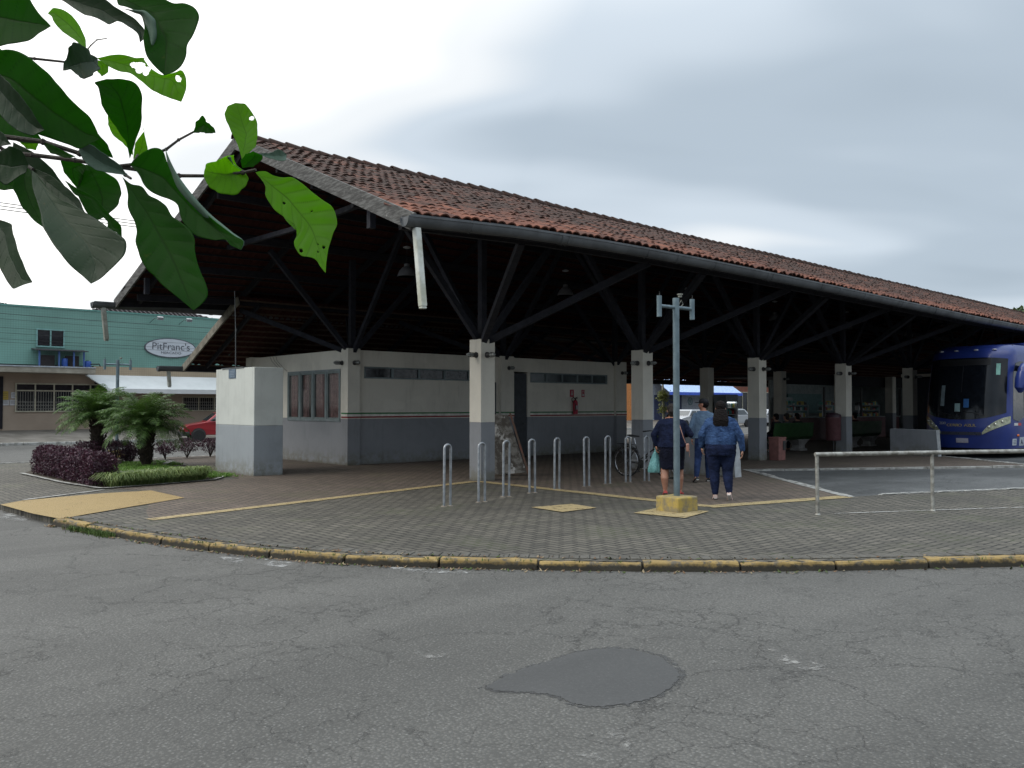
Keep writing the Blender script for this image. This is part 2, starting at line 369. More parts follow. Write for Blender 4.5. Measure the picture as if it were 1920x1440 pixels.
# street paint beside the kerb, dark repair patch, concrete gutter plate
def blob(cx, cy, rx, ry, ang, n=46, j=.08, seed=0):
    rr = random.Random(seed); ph = [rr.uniform(0, 6.28) for _ in range(5)]; out_ = []
    for k in range(n):
        t = 2*math.pi*k/n; q = 1+j*(math.sin(3*t+ph[0])+.6*math.sin(5*t+ph[1])+.35*math.sin(11*t+ph[2])+.25*math.sin(17*t+ph[3]))
        x = rx*q*math.cos(t); y = ry*q*math.sin(t); out_.append((cx+x*math.cos(ang)-y*math.sin(ang), cy+x*math.sin(ang)+y*math.cos(ang)))
    return out_
def gp(x, y, z=ZR):     # ground point seen at a pixel of the 1920 px photograph
    d = fw*FPX+rt*(x-960)+up*(720-y); k = (z-CH)/d.z; return (d.x*k, d.y*k)
pt = [(912,1290),(930,1277),(962,1262),(1000,1250),(1035,1238),(1070,1226),(1110,1218),(1160,1216),(1205,1222),(1240,1234),(1262,1249),(1274,1266),(1266,1282),(1245,1298),(1222,1310),(1180,1320),(1130,1326),(1085,1323),(1060,1314),(1040,1303),(1000,1299),(960,1297),(930,1296)]
pp = smooth_pts([gp(*p) for p in pt]+[gp(*pt[0])], 3)[:-1]
pp = [(a+random.uniform(-.011, .011), b+random.uniform(-.011, .011)) for a, b in pp]
cx_, cy_ = sum(a for a, _ in pp)/len(pp), sum(c for _, c in pp)/len(pp)
M_PRIM = painted('patch_ragged_rim', (.053, .053, .052), (.1, .1, .1), .44, .56, 16)
quad_sheet('asphalt_patch_rim', [(cx_+(a-cx_)*1.07+random.uniform(-.012, .012), cy_+(c-cy_)*1.07+random.uniform(-.012, .012)) for a, c in pp], ZR+.0022, M_PRIM)
quad_sheet('asphalt_patch', pp, ZR+.0035, M_PATCH)
M_WROAD = painted('worn_white_road_paint', (.30, .30, .29), (.11, .11, .11), .46, .64, 6)
for pl in ([(405,1043),(440,1046),(500,1048),(555,1056),(530,1064),(480,1058),(430,1054)], [(700,1064),(760,1064),(865,1068),(880,1076),(820,1075),(740,1070)], [(0,948),(20,958),(70,970),(40,978),(0,972)]):
    quad_sheet('worn_road_marking', [gp(*p) for p in pl], ZR+.004, M_WROAD)
# asphalt floor of the bus bays, a little below the paving
bp = [(110, 5.2), (46, 5.4), (40, 12.9), (28.0, 12.9), (28.0, 11.45), (25.2, 7.75), (18.32, 12.05), (14.13, 7.29), (14.89, 7.09), (17.81, 5.94), (24, 3.0), (34, -3.5), (66, -26), (110, -26)]
quad_sheet('bus_bay', bp, -.035, M_BAY)
M_SCUFF = painted('pale_road_scuff', (.26, .255, .24), (.10, .10, .095), .50, .72, 9)
for k, pl in enumerate(([(1425,1222),(1450,1215),(1500,1235),(1560,1252),(1530,1262),(1470,1248)], [(775,1225),(810,1214),(845,1222),(838,1236),(800,1238)], [(1310,1238),(1350,1228),(1372,1236),(1350,1248)], [(1060,1385),(1110,1362),(1170,1370),(1190,1400),(1150,1432),(1080,1425)])):
    quad_sheet('road_scuff', smooth_pts([gp(*p) for p in pl]+[gp(*pl[0])], 2)[:-1], ZR+.004, M_SCUFF)
# kerb stones
kb = MB(); dk = 0
def kerb_run(mbx, pts, w, z0, z1, seg, gap=.022, jit=.010):
    P = [Vector((a, b, 0)) for a, b in pts]; cum = [0]
    for a, b in zip(P[:-1], P[1:]): cum.append(cum[-1]+(b-a).length)
    def at(s):
        for i in range(len(P)-1):
            if s <= cum[i+1] or i == len(P)-2: return P[i].lerp(P[i+1], (s-cum[i])/(cum[i+1]-cum[i]))
    s = 0
    while s < cum[-1]-.1:
        L = seg*random.uniform(.85, 1.12); e = min(s+L-gap, cum[-1]); a, b = at(s), at(e); mid = at((s+e)/2)
        dz = random.uniform(-jit, jit); sh = random.uniform(-.008, .008)
        ring = []
        nk = 9
        for qi in range(nk+1):
            q = a.lerp(mid, qi/nk*2) if qi < nk/2 else mid.lerp(b, qi/nk*2-1); d = (b-a).normalized(); nn = Vector((d.y, -d.x, 0)); j1, j2, j3 = (random.uniform(-.006, .006) for _ in range(3)); c_ = .012 if qi in (0, nk) else 0
            if random.random() < .07: j3 -= .018; c_ += .02
            ring.append([(q.x+nn.x*(o_+sh), q.y+nn.y*(o_+sh), z) for o_, z in ((-w/2, z0), (-w/2, z1+dz+j1), (w/2-(.012+c_)*(1 if w > 0 else -1), z1+dz+j2-c_*.5), (w/2+j3*(1 if w > 0 else -1), z1-.018+dz-c_), (w/2+.01*(1 if w > 0 else -1), z0))])
        vs = [v for r_ in ring for v in r_]; fs = []
        for i in range(nk):
            for k in range(4): fs.append((i*5+k, i*5+k+1, (i+1)*5+k+1, (i+1)*5+k))
        fs += [(0, 1, 2, 3, 4), tuple(nk*5+q_ for q_ in (4, 3, 2, 1, 0))]
        mbx.add(vs, fs); s += L
kerb_run(kb, curb_s[::-1][:-6], .12, ZR-.05, .004, .95)
kb.build('kerb', M_YCURB, bevel=.006)['kind'] = 'structure'
k2 = MB(); kerb_run(k2, [(3.0, 16.2), (2.95, 18), (2.8, 21), (2.7, 25)], -.2, ZR-.05, .03, .95); k2.build('kerb', M_YCURB, bevel=.015)['kind'] = 'structure'
# soldier course of pavers laid square to the kerb
b = MB(); P_ = [Vector((a, c, 0)) for a, c in curb_s[4:]]; acc = 0
for a, c in zip(P_[:-1], P_[1:]):
    d = (c-a).normalized(); nn = Vector((d.y, -d.x, 0)); L_ = (c-a).length
    while acc < L_:
        q = a+d*acc+nn*.19; b.obox(q+Vector((0, 0, -.01+random.uniform(-.003, .003))), d*.047, nn*.095, (0, 0, .022)); acc += .104
    acc -= L_
o = b.build('paver_course', mat('grey_edge_paver', (.10, .095, .082), .85, (.06, .056, .047), 5, bump=.5), bevel=.005, seg=1); tag(o, kind='structure')
# far side: kerb, sloping pavement and the ground behind
M_FSW = mat('far_pavement_concrete', (.17, .155, .135), .85, (.10, .09, .075), 1.2, bump=.3)
b = MB(); b.add([(-40, 41.2, 0), (140, 41.2, 0), (140, 46.3, .45), (-40, 46.3, .45), (-40, 41.2, ZR-.1), (140, 41.2, ZR-.1)], [(0, 1, 2, 3), (0, 1, 5, 4)])
b.build('far_pavement', M_FSW)['kind'] = 'structure'
k5 = MB(); kerb_run(k5, [(14.2, 7.28), (18.32, 12.08), (25.2, 7.80), (28.0, 11.45), (28.0, 12.9), (40, 12.9)][::-1], .13, ZR-.05, .016, 1.0); kerb_run(k5, [(14.89, 7.10), (17.81, 5.95), (24, 3.02), (34, -3.45)], .10, ZR-.05, .016, 1.0); k5.build('kerb', M_WCURB, bevel=.01)['kind'] = 'structure'
k3 = MB(); kerb_run(k3, [(140, 41.15), (-40, 41.15)], -.18, ZR-.05, .015, 1.0); k3.build('kerb', M_WCURB)['kind'] = 'structure'
k4 = MB(); kerb_run(k4, [(3.6, 26.75), (14, 26.85), (50, 27.05)], -.14, ZR-.05, .012, 1.0); k4.build('kerb', M_WCURB)['kind'] = 'structure'
# litter, dead leaves and weeds caught in the gutter
lt = MB(); wd = MB()
def along(pts, t):
    P = [Vector((a, b, 0)) for a, b in pts]; n = len(P)-1; i = min(int(t*n), n-1); return P[i].lerp(P[i+1], t*n-i), (P[i+1]-P[i]).normalized()
for k in range(900):
    p, d = along(curb_s[6:], random.random()); nn = Vector((d.y, -d.x, 0)); road_ = random.random() < .7
    q = p-nn*(.105+abs(random.gauss(0, .035))) if road_ else p+nn*random.gauss(.10, .02); z = ZR+.01 if road_ else .012
    s_ = random.uniform(.008, .03); a = random.uniform(0, 6.3)
    e1 = Vector((math.cos(a), math.sin(a), random.uniform(-.3, .5)))*s_; e2 = Vector((-math.sin(a), math.cos(a), random.uniform(-.2, .5)))*s_*.5
    c = Vector((q.x, q.y, z)); lt.m = random.choice([0, 0, 1, 2]); lt.add([c-e1, c+e2, c+e1+Vector((0, 0, s_*.5)), c-e2], [(0, 1, 2, 3)])
lt.build('leaf_litter', [mat('brown_dead_leaf', (.14, .08, .04), .8), mat('tan_dead_leaf', (.26, .20, .12), .8), mat('moss_scrap', (.06, .09, .02), .9)])['kind'] = 'stuff'
lt = bpy.data.objects['leaf_litter']; lt['label'] = 'dead leaves and scraps caught along the yellow kerb'; lt['category'] = 'litter'
gm = mat('weed_green', (.07, .12, .02), .8, (.04, .07, .012), 20)
def blades(mbx, c, n, h, spread, w=.006):
    for _ in range(n):
        a = random.uniform(0, 6.3); r_ = abs(random.gauss(0, spread)); x, y = c[0]+r_*math.cos(a), c[1]+r_*math.sin(a)
        hh = h*random.uniform(.5, 1.2); ln = hh*random.uniform(.2, 1.0); b_ = random.uniform(0, 6.3); dx, dy = math.cos(b_), math.sin(b_)
        px, py = -dy*w, dx*w; z = c[2]
        mbx.add([(x-px, y-py, z), (x+px, y+py, z), (x+dx*ln*.4+px*.8, y+dy*ln*.4+py*.8, z+hh*.75), (x+dx*ln*.4-px*.8, y+dy*ln*.4-py*.8, z+hh*.75), (x+dx*ln, y+dy*ln, z+hh*.85)], [(0, 1, 2, 3), (3, 2, 4)])
for k in range(110):
    t_ = random.random(); p, d = along(curb_s[8:], t_); nn = Vector((d.y, -d.x, 0)); s_ = random.choice([1, -1])
    blades(wd, (p.x+nn.x*.1*s_, p.y+nn.y*.1*s_, 0 if s_ < 0 else -.05), random.randint(3, 10), .03, .03, .003)
for k in range(34):
    p, d = along(curb_s[-6:-2], random.random()); nn = Vector((d.y, -d.x, 0))
    blades(wd, (p.x-.10+random.gauss(0, .02), p.y, ZR), 26, .07, .06, .004)
o = wd.build('weeds', gm); tag(o, 'small green weeds growing along the yellow kerb', 'weeds', kind='stuff')
# ------------------------------------------------------------------ station materials
def plaster(name, c, grain=1.0, grime=.5):
    t = NT(name); x, y, z = t.xyz()
    k = t.mix(t.ramp(t.noise(1.3, 5, .65), .4, .75), c, tuple(q*.86 for q in c))
    streak = t.n('ShaderNodeMapping'); streak.inputs['Scale'].default_value = (9, 9, .7); t.l(t.tc.outputs['Object'], streak.inputs[0])
    k = t.mix(t.ramp(t.noise(1, 5, .7, streak.outputs[0]), .52, .8, 0, grime), k, tuple(q*.55 for q in c))
    low = t.ma('MULTIPLY', t.ramp(z, .0, .50, 1, 0), t.ramp(t.noise(5, 5, .7), .36, .60))
    k = t.mix(t.ma('MULTIPLY', low, .7), k, (.13, .12, .075))
    k = t.mix(t.ma('MULTIPLY', t.ramp(z, .0, .10, 1, 0), .6), k, (.10, .09, .06))
    k = t.mix(t.ramp(t.noise(.9, 2, .4, dist=.8), .60, .62, 0, .22), k, tuple(q*1.18 for q in c))
    k = t.mix(t.ramp(t.noise(3.5, 6, .8, dist=1.2), .64, .70, 0, .35), k, tuple(q*.6 for q in c))
    k = t.mix(t.ramp(t.noise(120, 2), .4, .75, 0, .22*grain), k, tuple(q*.6 for q in c))
    t.col(k); t.rough(.85); t.bump(t.noise(140, 3), .4*grain, .004); return t.m
M_PL = plaster('cream_roughcast_paint', (.63, .60, .525)); M_PG = plaster('grey_roughcast_paint', (.235, .245, .262))
M_PLs = plaster('cream_smooth_paint', (.54, .56, .525), .4); M_PGs = plaster('grey_smooth_paint', (.275, .30, .32), .4)
M_GREEN = mat('green_stripe_paint', (.05, .19, .07), .7); M_WHT = mat('white_stripe_paint', (.70, .68, .62), .7); M_RED = mat('red_stripe_paint', (.26, .03, .035), .7)
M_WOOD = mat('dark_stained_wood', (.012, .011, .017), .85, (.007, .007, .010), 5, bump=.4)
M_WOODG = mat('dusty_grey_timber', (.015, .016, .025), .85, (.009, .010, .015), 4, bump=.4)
M_ZINC = mat('weathered_zinc', (.115, .122, .13), .5, (.075, .08, .085), 2.2, metal=.3, bump=.1)
M_WPVC = mat('stained_white_pipe', (.62, .64, .60), .45, (.40, .41, .33), 5)
def fascia_mat():
    t = NT('peeling_grey_fascia'); n = t.noise(5, 7, .75); mp = t.n('ShaderNodeMapping'); mp.inputs['Scale'].default_value = (1, 1.2, 9); t.l(t.tc.outputs['Object'], mp.inputs[0])
    n2 = t.noise(3, 6, .7, mp.outputs[0])
    c = t.mix(t.ramp(n2, .40, .66), (.04, .039, .037), (.13, .13, .125)); c = t.mix(t.ramp(t.noise(11, 6, .75), .60, .70, 0, .7), c, (.30, .30, .285))
    t.col(c); t.rough(.85); t.bump(n, .5, .006); return t.m
M_FASC = fascia_mat()
def tile_mat():
    t = NT('aged_clay_tile'); a = t.attr('rnd'); b_ = t.attr('moss')
    c = t.mix(a[2], (.092, .042, .031), (.20, .078, .048))
    c = t.mix(t.ramp(t.noise(2.2, 4, .6), .40, .62, 0, .6), c, (.05, .027, .023))
    m1 = t.ma('ADD', b_[2], t.ma('MULTIPLY', t.ma('SUBTRACT', t.noise(7, 6, .75), .5), 1.5))
    c = t.mix(t.ramp(m1, .30, .85, 0, .85), c, (.034, .025, .021))
    mpt = t.n('ShaderNodeMapping'); mpt.inputs['Scale'].default_value = (2.6, .5, .5); t.l(t.tc.outputs['Object'], mpt.inputs[0]); c = t.mix(t.ramp(t.noise(1, 5, .65, mpt.outputs[0]), .50, .68, 0, .6), c, (.045, .032, .026)); c = t.mix(t.ramp(t.noise(24, 5, .7), .60, .70, 0, .5), c, (.17, .15, .125))
    geo = t.n('ShaderNodeNewGeometry'); c = t.mix(geo.outputs['Backfacing'], c, (.060, .019, .016))      # darker tile backs: shade under the roof painted into the colour
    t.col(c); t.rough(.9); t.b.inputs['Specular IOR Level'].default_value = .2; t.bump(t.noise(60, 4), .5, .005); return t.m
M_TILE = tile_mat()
def pw(tab, x):
    if x <= tab[0][0]: return tab[0][1]
    for (a, u), (b, v) in zip(tab[:-1], tab[1:]):
        if x <= b: return u+(v-u)*(x-a)/(b-a)
    return tab[-1][1]
SAG_E = [(6.9, .05), (7.6, .08), (8.4, .14), (9.3, .17), (11.4, .21), (13.5, .21), (15.9, .19), (18.9, .15), (22.5, .09), (26.9, .02), (30.7, -.01), (50, -.1)]
SAG_R = [(7.9, 0), (9.3, -.03), (13.9, -.03), (17.7, -.09), (22.6, -.14), (26.7, -.16), (31.6, -.21), (37.8, -.27), (45, -.33), (51.5, -.42), (66, -.5)]
def droop(x, y):
    f = min(1, abs(y-16.8)/6.6); return pw(SAG_E, x)*f+pw(SAG_R, x)*(1-f)
# ------------------------------------------------------------------ clay tile slopes
def tile_slope(name, x0, x1, eave, ridge, parent, off, p=.182, c=.32, seed=1, freshen=.0, bend=None, skew=0):
    """eave, ridge = (y, z); one mesh of overlapping barrel tiles"""
    r_ = np.random.default_rng(seed); ey, ez = eave; ry, rz = ridge
    Ls = math.hypot(ry-ey, rz-ez); up_ = np.array([0, (ry-ey)/Ls, (rz-ez)/Ls]); nrm = np.array([0, -up_[2], up_[1]]) if ry > ey else np.array([0, up_[2], -up_[1]])
    if nrm[2] < 0: nrm = -nrm
    ncol = int((x1-x0)/p); nrow = int(math.ceil(Ls/c)); K = 8
    us = np.linspace(0, 1, K+1); hp = .045*np.abs(np.sin(np.pi*us))**.85
    V = []; F = []; A = []; Mo = []; base = 0
    wave = lambda x: .035*np.sin(x*.43+seed)+.02*np.sin(x*1.1+2)
    for j in range(nrow):
        for i in range(ncol):
            if skew and i*p < skew*(j/nrow)-.02: continue
            jx, jt, jh, jr = r_.normal(0, .005), r_.normal(0, .024), r_.normal(0, .007), r_.normal(0, .02)
            t0 = j*c+jt; t1 = min((j+1)*c+.11, Ls)
            X0 = x0+i*p+jx; sag = wave(X0)*(1-abs(2*(j/nrow)-.6))*.8; yy_ = ey+(ry-ey)*min(1, (t0+.1)/Ls); bz = bend(X0, yy_) if bend else 0
            u = (us*p-p/2)*1.12; ux0 = X0+p/2+u*1.0; 
            low = t0*up_[None, :]+np.outer(hp*1.08+.034+jh+sag, nrm); low[:, 0] += ux0; hi = t1*up_[None, :]+np.outer(hp*.88+.012+jh*.3+sag, nrm); hi[:, 0] += X0+p/2+u*1.0+jr*.3
            lip = low-np.outer(np.full(K+1, .02), nrm)
            und = hi-np.outer(np.full(K+1, .014), nrm)
            o_ = np.array([0, ey, ez])
            V.append(np.vstack([low, hi, lip, und])+o_+np.array([0, 0, bz]))
            n = K+1
            for k in range(K):
                F.append((base+k, base+k+1, base+n+k+1, base+n+k)); F.append((base+2*n+k, base+2*n+k+1, base+k+1, base+k))
                F.append((base+3*n+k, base+3*n+k+1, base+2*n+k+1, base+2*n+k))
            rr = float(np.clip(r_.beta(1.3, 2.4)+freshen*max(0, 1-j/4.5)*r_.random(), 0, 1)); mm = float(.22+.5*min(1, j/(nrow*.28))+r_.normal(0, .12)-(.3 if r_.random() < .06 else 0))
            A += [rr]*(3*K); Mo += [mm]*(3*K); base += 4*n
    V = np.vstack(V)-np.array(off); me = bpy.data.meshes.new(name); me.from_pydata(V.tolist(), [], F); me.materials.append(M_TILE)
    for nm, arr in (('rnd', A), ('moss', Mo)):
        at = me.attributes.new(nm, 'FLOAT', 'FACE'); at.data.foreach_set('value', arr)
    me.polygons.foreach_set('use_smooth', [True]*len(F)); me.set_sharp_from_angle(angle=R(50)); me.update()
    return link(bpy.data.objects.new(name, me), parent)
# ------------------------------------------------------------------ the open station hall
GX0, GX1 = 7.1, 66.0; EY, EZ, RY, RZ = 10.2, 4.25, 16.8, 7.0
EY2 = 2*RY-EY; SL = (RZ-EZ)/(RY-EY)
so = Vector((11.56, 16.8, 0))
ST = thing('bus_station', 'long open bus station hall with red clay tile roof on cream and grey pillars', 'bus station', so)
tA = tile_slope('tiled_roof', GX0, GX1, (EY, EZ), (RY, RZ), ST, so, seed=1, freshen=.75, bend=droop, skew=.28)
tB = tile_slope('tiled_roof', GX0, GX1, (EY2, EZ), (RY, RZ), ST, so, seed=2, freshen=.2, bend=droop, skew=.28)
b = MB(); x = GX0+.22
rr_ = random.Random(3)
while x < GX1:
    prof = []
    for k in range(9):
        t = math.pi*k/8; prof.append((math.cos(t), math.sin(t)))
    z0 = RZ+.03+droop(x, RY)+rr_.uniform(-.012, .012); r0, r1 = .15, .12
    vs = [(x, RY+a*r0, z0+c*r0*.9) for a, c in prof]+[(x+.43, RY+a*r1, z0-.02+c*r1*.9) for a, c in prof]+[(x, RY+a*(r0-.03), z0+c*(r0-.03)*.9) for a, c in prof]
    b.add(vs, [(k, k+1, 10+k, 9+k) for k in range(8)]+[(18+k, 19+k, k+1, k) for k in range(8)]); x += .38
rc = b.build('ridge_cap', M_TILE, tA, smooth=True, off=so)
for nm, v_ in (('rnd', .15), ('moss', .75)):
    at = rc.data.attributes.new(nm, 'FLOAT', 'FACE'); at.data.foreach_set('value', [v_]*len(rc.data.polygons))
def zroof(y, x=None): return RZ-SL*abs(y-RY)+(droop(x, y) if x is not None else 0)
# gable boards, at both ends
for s_ in (-1, 1):
    for X in (GX0-.02, GX1+.02):
        b = MB(); y0 = RY+s_*6.68
        b.beam((X, y0, zroof(y0, X)-.09), (X+(.28 if X < 20 else 0), RY, zroof(RY, X)-.09), .045, .25, (0, 0, 1)); b.build('fascia_board', M_FASC, ST, bevel=.004, off=so)
# gutters with joints, end caps and pipe stubs
def gutter(Y, Z, x0, x1, r, parent, off, side, bend=None):
    xs = np.arange(x0, x1, 1.02); k = 0; bf = bend or (lambda x: 0)
    b = MB(); ring = [math.pi+math.pi*i/12 for i in range(13)]
    for a in xs:
        e_ = min(a+1.022, x1); k += 1
        def rg(x, r_): dz = bf(x); return [(x, Y+r_*math.cos(t), Z+dz+r_*math.sin(t)*1.35) for t in ring]+[(x, Y+side*(-r_-.02), Z+dz+.018), (x, Y+side*(-r_-.02), Z+dz)]
        for xa, xb, rr in ((a, e_, r), (a-.03, a+.05, r+.008))[:(2 if k % 3 == 1 else 1)]:
            v0, v1 = rg(xa, rr), rg(xb, rr); v2, v3 = rg(xa, rr-.006)[:13], rg(xb, rr-.006)[:13]; n = 15
            b.add(v0[:13]+v1[:13]+v2+v3, [(i, i+1, 14+i, 13+i) for i in range(12)]+[(26+i, 39+i, 40+i, 27+i) for i in range(12)]+[(0, 26, 39, 13), (12, 25, 51, 38)])
    ca = [(x0-.004, Y+r*math.cos(t), Z+bf(x0)+r*math.sin(t)*1.35) for t in ring]; b.add(ca, [tuple(range(13))])
    for a in xs:
        e_ = min(a+1.02, x1)
        for yy in (Y-r-.004, Y+r+.004): b.beam((a, yy, Z+bf(a)+.004), (e_, yy, Z+bf(e_)+.004), .016, .034)
    return b.build('gutter', M_ZINC, parent, smooth=True, off=off)
gut1 = gutter(EY-.07, EZ-.06, GX0-.14, GX1, .105, ST, so, 1, bend=lambda x: pw(SAG_E, x))
gut2 = gutter(EY2+.10, EZ-.06, GX0-.55, GX1, .11, ST, so, -1, bend=lambda x: pw(SAG_E, x)*.3)
for x in np.arange(GX0+1, GX1, 2.05):
    b = MB(); q_ = EZ+pw(SAG_E, x); b.tube([(x, EY-.185, q_-.05), (x, EY-.15, q_-.17), (x, EY-.06, q_-.215), (x, EY+.03, q_-.15), (x, EY+.06, q_)], .008, 5); b.build('gutter_bracket', M_ZINC, gut1, off=so)

def spout(x, y, z0, z1, tx, w, parent, off, m_):
    b = MB(); b.beam((x, y, z0), (x+tx, y-.02, z1), w, w, (0, 1, 0)); b.beam((x+tx, y-.02, z1+.002), (x+tx*1.01, y-.02, z1-.03), w*.92, w*.92, (0, 1, 0)); return b.build('downpipe', m_, parent, bevel=.016, off=off)
spout(GX0+.04, EY-.07, EZ-.14, 2.98, .10, .10, ST, so, M_WPVC)
spout(GX0-.30, EY2+.10, EZ-.14, 3.26, .08, .11, ST, so, mat('grey_stained_pipe', (.30, .31, .28), .6, (.17, .17, .14), 5))
# rafters, purlins, battens
for y in (EY, EY2):
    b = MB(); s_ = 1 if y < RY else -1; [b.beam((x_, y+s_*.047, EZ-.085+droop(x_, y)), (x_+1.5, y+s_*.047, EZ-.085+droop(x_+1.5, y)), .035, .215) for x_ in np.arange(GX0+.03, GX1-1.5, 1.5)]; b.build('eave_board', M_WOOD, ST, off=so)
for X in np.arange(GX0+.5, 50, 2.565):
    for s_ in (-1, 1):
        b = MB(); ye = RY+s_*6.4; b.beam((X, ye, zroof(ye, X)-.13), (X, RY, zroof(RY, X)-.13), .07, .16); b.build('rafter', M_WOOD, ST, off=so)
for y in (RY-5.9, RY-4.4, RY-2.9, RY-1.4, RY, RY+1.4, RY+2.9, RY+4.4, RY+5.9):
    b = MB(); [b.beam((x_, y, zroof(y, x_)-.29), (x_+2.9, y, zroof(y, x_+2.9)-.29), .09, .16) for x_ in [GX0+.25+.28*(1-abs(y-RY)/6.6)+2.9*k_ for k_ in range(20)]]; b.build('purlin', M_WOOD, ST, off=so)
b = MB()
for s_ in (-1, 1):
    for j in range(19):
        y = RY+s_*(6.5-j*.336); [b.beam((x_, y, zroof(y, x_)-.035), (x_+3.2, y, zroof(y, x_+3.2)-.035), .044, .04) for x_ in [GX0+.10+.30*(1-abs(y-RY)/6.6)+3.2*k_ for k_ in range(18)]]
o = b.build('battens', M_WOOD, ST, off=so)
# short hangers that show at the gable
for y in (RY-5.1, RY+5.2, RY-2.6):
    b = MB(); z = zroof(y); b.box(GX0+.22, GX0+.33, y-.05, y+.05, z-.50, z-.1); b.build('hanger', M_WOODG, ST, off=so)
# pillars
PW = .38; PH = 2.95
px_outer = [11.36, 16.53, 21.65, 26.69, 31.6, 36.7, 41.8, 46.9, 52.0, 57.1, 62.2]
px_inner = [27.35, 32.5, 37.6, 42.7, 47.8, 52.9, 58.0]
def pillar(x, y, h=PH, w=PW, mg=1.22, parent=ST, off=so):
    b = MB(); b.m = 0; b.box(x, x+w, y, y+w, mg, h); b.m = 1; b.box(x, x+w, y, y+w, -.02, mg)
    return b.build('pillar', [M_PL, M_PG], parent, bevel=.008, off=off)
def fan(x, y, z, out_):
    """timber struts that fan out from a pillar head to the roof"""
    for dx, dy, w in ((-2.35, 0, .11), (2.35, 0, .11), (1.7, out_*3.1, .12), (-1.7, out_*3.1, .12), (0, 0, .13), (0, -out_*2.9, .10)):
        X, Y = x+dx, y+dy; Z = zroof(Y, X)-.34
        if X < GX0+.3: X = GX0+.3
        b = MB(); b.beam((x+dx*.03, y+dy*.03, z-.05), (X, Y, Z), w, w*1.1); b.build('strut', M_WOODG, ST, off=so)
for i, x in enumerate(px_outer):
    pillar(x, 13.8)
    if i < 7: fan(x+.19, 13.99, PH, -1)
for x in px_inner: pillar(x, 19.65, 3.03)
for x in (11.99, 17.3, 22.4, 27.54, 32.69): fan(x, 19.95, 3.03, 1)
# diagonal braces seen through the near gable
b = MB(); b.beam((8.6, 20.0, zroof(20.0)-.3), (8.6, 16.8, 5.3), .09, .1); b.build('strut', M_WOODG, ST, off=so)
b = MB(); b.beam((8.6, 13.6, zroof(13.6)-.3), (8.6, 16.8, 5.3), .09, .1); b.build('strut', M_WOODG, ST, off=so)
# ------------------------------------------------------------------ lower lean-to roof behind
lo = Vector((10, 24.5, 0)); LE, LZ, LR, LRZ = 26.4, 2.80, 22.5, 4.52
LR_T = thing('lean_to_roof', 'lower clay tile lean-to roof tucked under the far eave of the station hall', 'lean-to roof', lo)
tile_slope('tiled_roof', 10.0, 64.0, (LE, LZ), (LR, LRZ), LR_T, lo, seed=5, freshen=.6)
lsl = (LRZ-LZ)/(LE-LR)
b = MB(); b.beam((9.97, LE+.05, LZ-.10), (9.97, LR, LRZ-.08), .05, .22); b.build('fascia_board', mat('weathered_tan_board', (.20, .185, .15), .85, (.10, .09, .07), 5, bump=.4), LR_T, off=lo, bevel=.004)
gutter(LE+.1, LZ-.05, 9.25, 64, .105, LR_T, lo, -1)
spout(9.55, LE+.1, LZ-.12, 2.16, .03, .10, LR_T, lo, MATS['grey_stained_pipe'])
b = MB(); b.box(10.02, 64, LE-.07, LE-.03, LZ-.17, LZ+.03); b.build('eave_board', M_WOOD, LR_T, off=lo)
b = MB()
for j in range(13):
    y = LE-.1-j*.31; z = LZ+lsl*(LE-y)-.02; b.box(10.05, 64, y-.025, y+.025, z-.03, z+.012)
b.build('battens', mat('brown_batten', (.10, .065, .045), .85, bump=.3), LR_T, off=lo)
for X in np.arange(10.6, 36, 1.9):
    b = MB(); b.beam((X, LE-.2, LZ-.03), (X, LR+.05, LRZ-.14), .06, .14); b.build('rafter', M_WOOD, LR_T, off=lo)
for x in (25.6, 30.8, 36, 41.2, 46.4): pillar(x, 26.0, 2.75, .30, 1.2, LR_T, lo)
# ------------------------------------------------------------------ ticket office under the roof
oo = Vector((17, 22.5, 0)); OF = thing('ticket_office', 'cream and grey office block with green white and red stripe under the station roof', 'office', oo)
def wallpart(x0, x1, y0, y1, z0, z1, name='wall', holes=()):
    """painted in bands; holes are (a0,a1,z0,z1) along the long axis"""
    along_x = (x1-x0) > (y1-y0); A0, A1 = (x0, x1) if along_x else (y0, y1)
    b = MB(); bands = [(z0, 1.22, 1), (1.22, z1, 0)]
    cuts = sorted(set([A0, A1]+[h[0] for h in holes]+[h[1] for h in holes]))
    for a, c in zip(cuts[:-1], cuts[1:]):
        hz = [h for h in holes if h[0] <= a+1e-6 and h[1] >= c-1e-6]
        for za, zb, mi in bands:
            segs = [(za, zb)]
            for h in hz:
                ns = []
                for p_, q_ in segs:
                    if h[3] <= p_ or h[2] >= q_: ns.append((p_, q_)); continue
                    if h[2] > p_: ns.append((p_, h[2]))
                    if h[3] < q_: ns.append((h[3], q_))
                segs = ns
            b.m = mi
            for p_, q_ in segs:
                if along_x: b.box(a, c, y0, y1, p_, q_)
                else: b.box(x0, x1, a, c, p_, q_)
    return b.build(name, [M_PL, M_PG], OF, off=oo)
WT = 3.05
fw_h = [(12.35, 16.9, 2.30, 2.62), (17.72, 18.28, 0, 2.62), (18.4, 22.0, 2.30, 2.62)]
wallpart(11.95, 22.9, 19.92, 20.10, -.02, WT, holes=fw_h)
lw_h = [(20.20, 23.18, 1.14, 2.55)]
wallpart(11.80, 11.98, 20.10, 25.8, -.02, WT, holes=lw_h)
wallpart(11.98, 22.9, 25.6, 25.8, -.02, WT)
wallpart(22.72, 22.9, 20.10, 25.6, -.02, WT)
b = MB(); b.box(11.95, 22.8, 20.05, 25.7, 3.0, 3.04); b.build('ceiling', M_PL, OF, off=oo)
b = MB(); b.box(11.98, 22.72, 20.1, 25.6, -.01, .006); b.build('floor', M_PG, OF, off=oo)
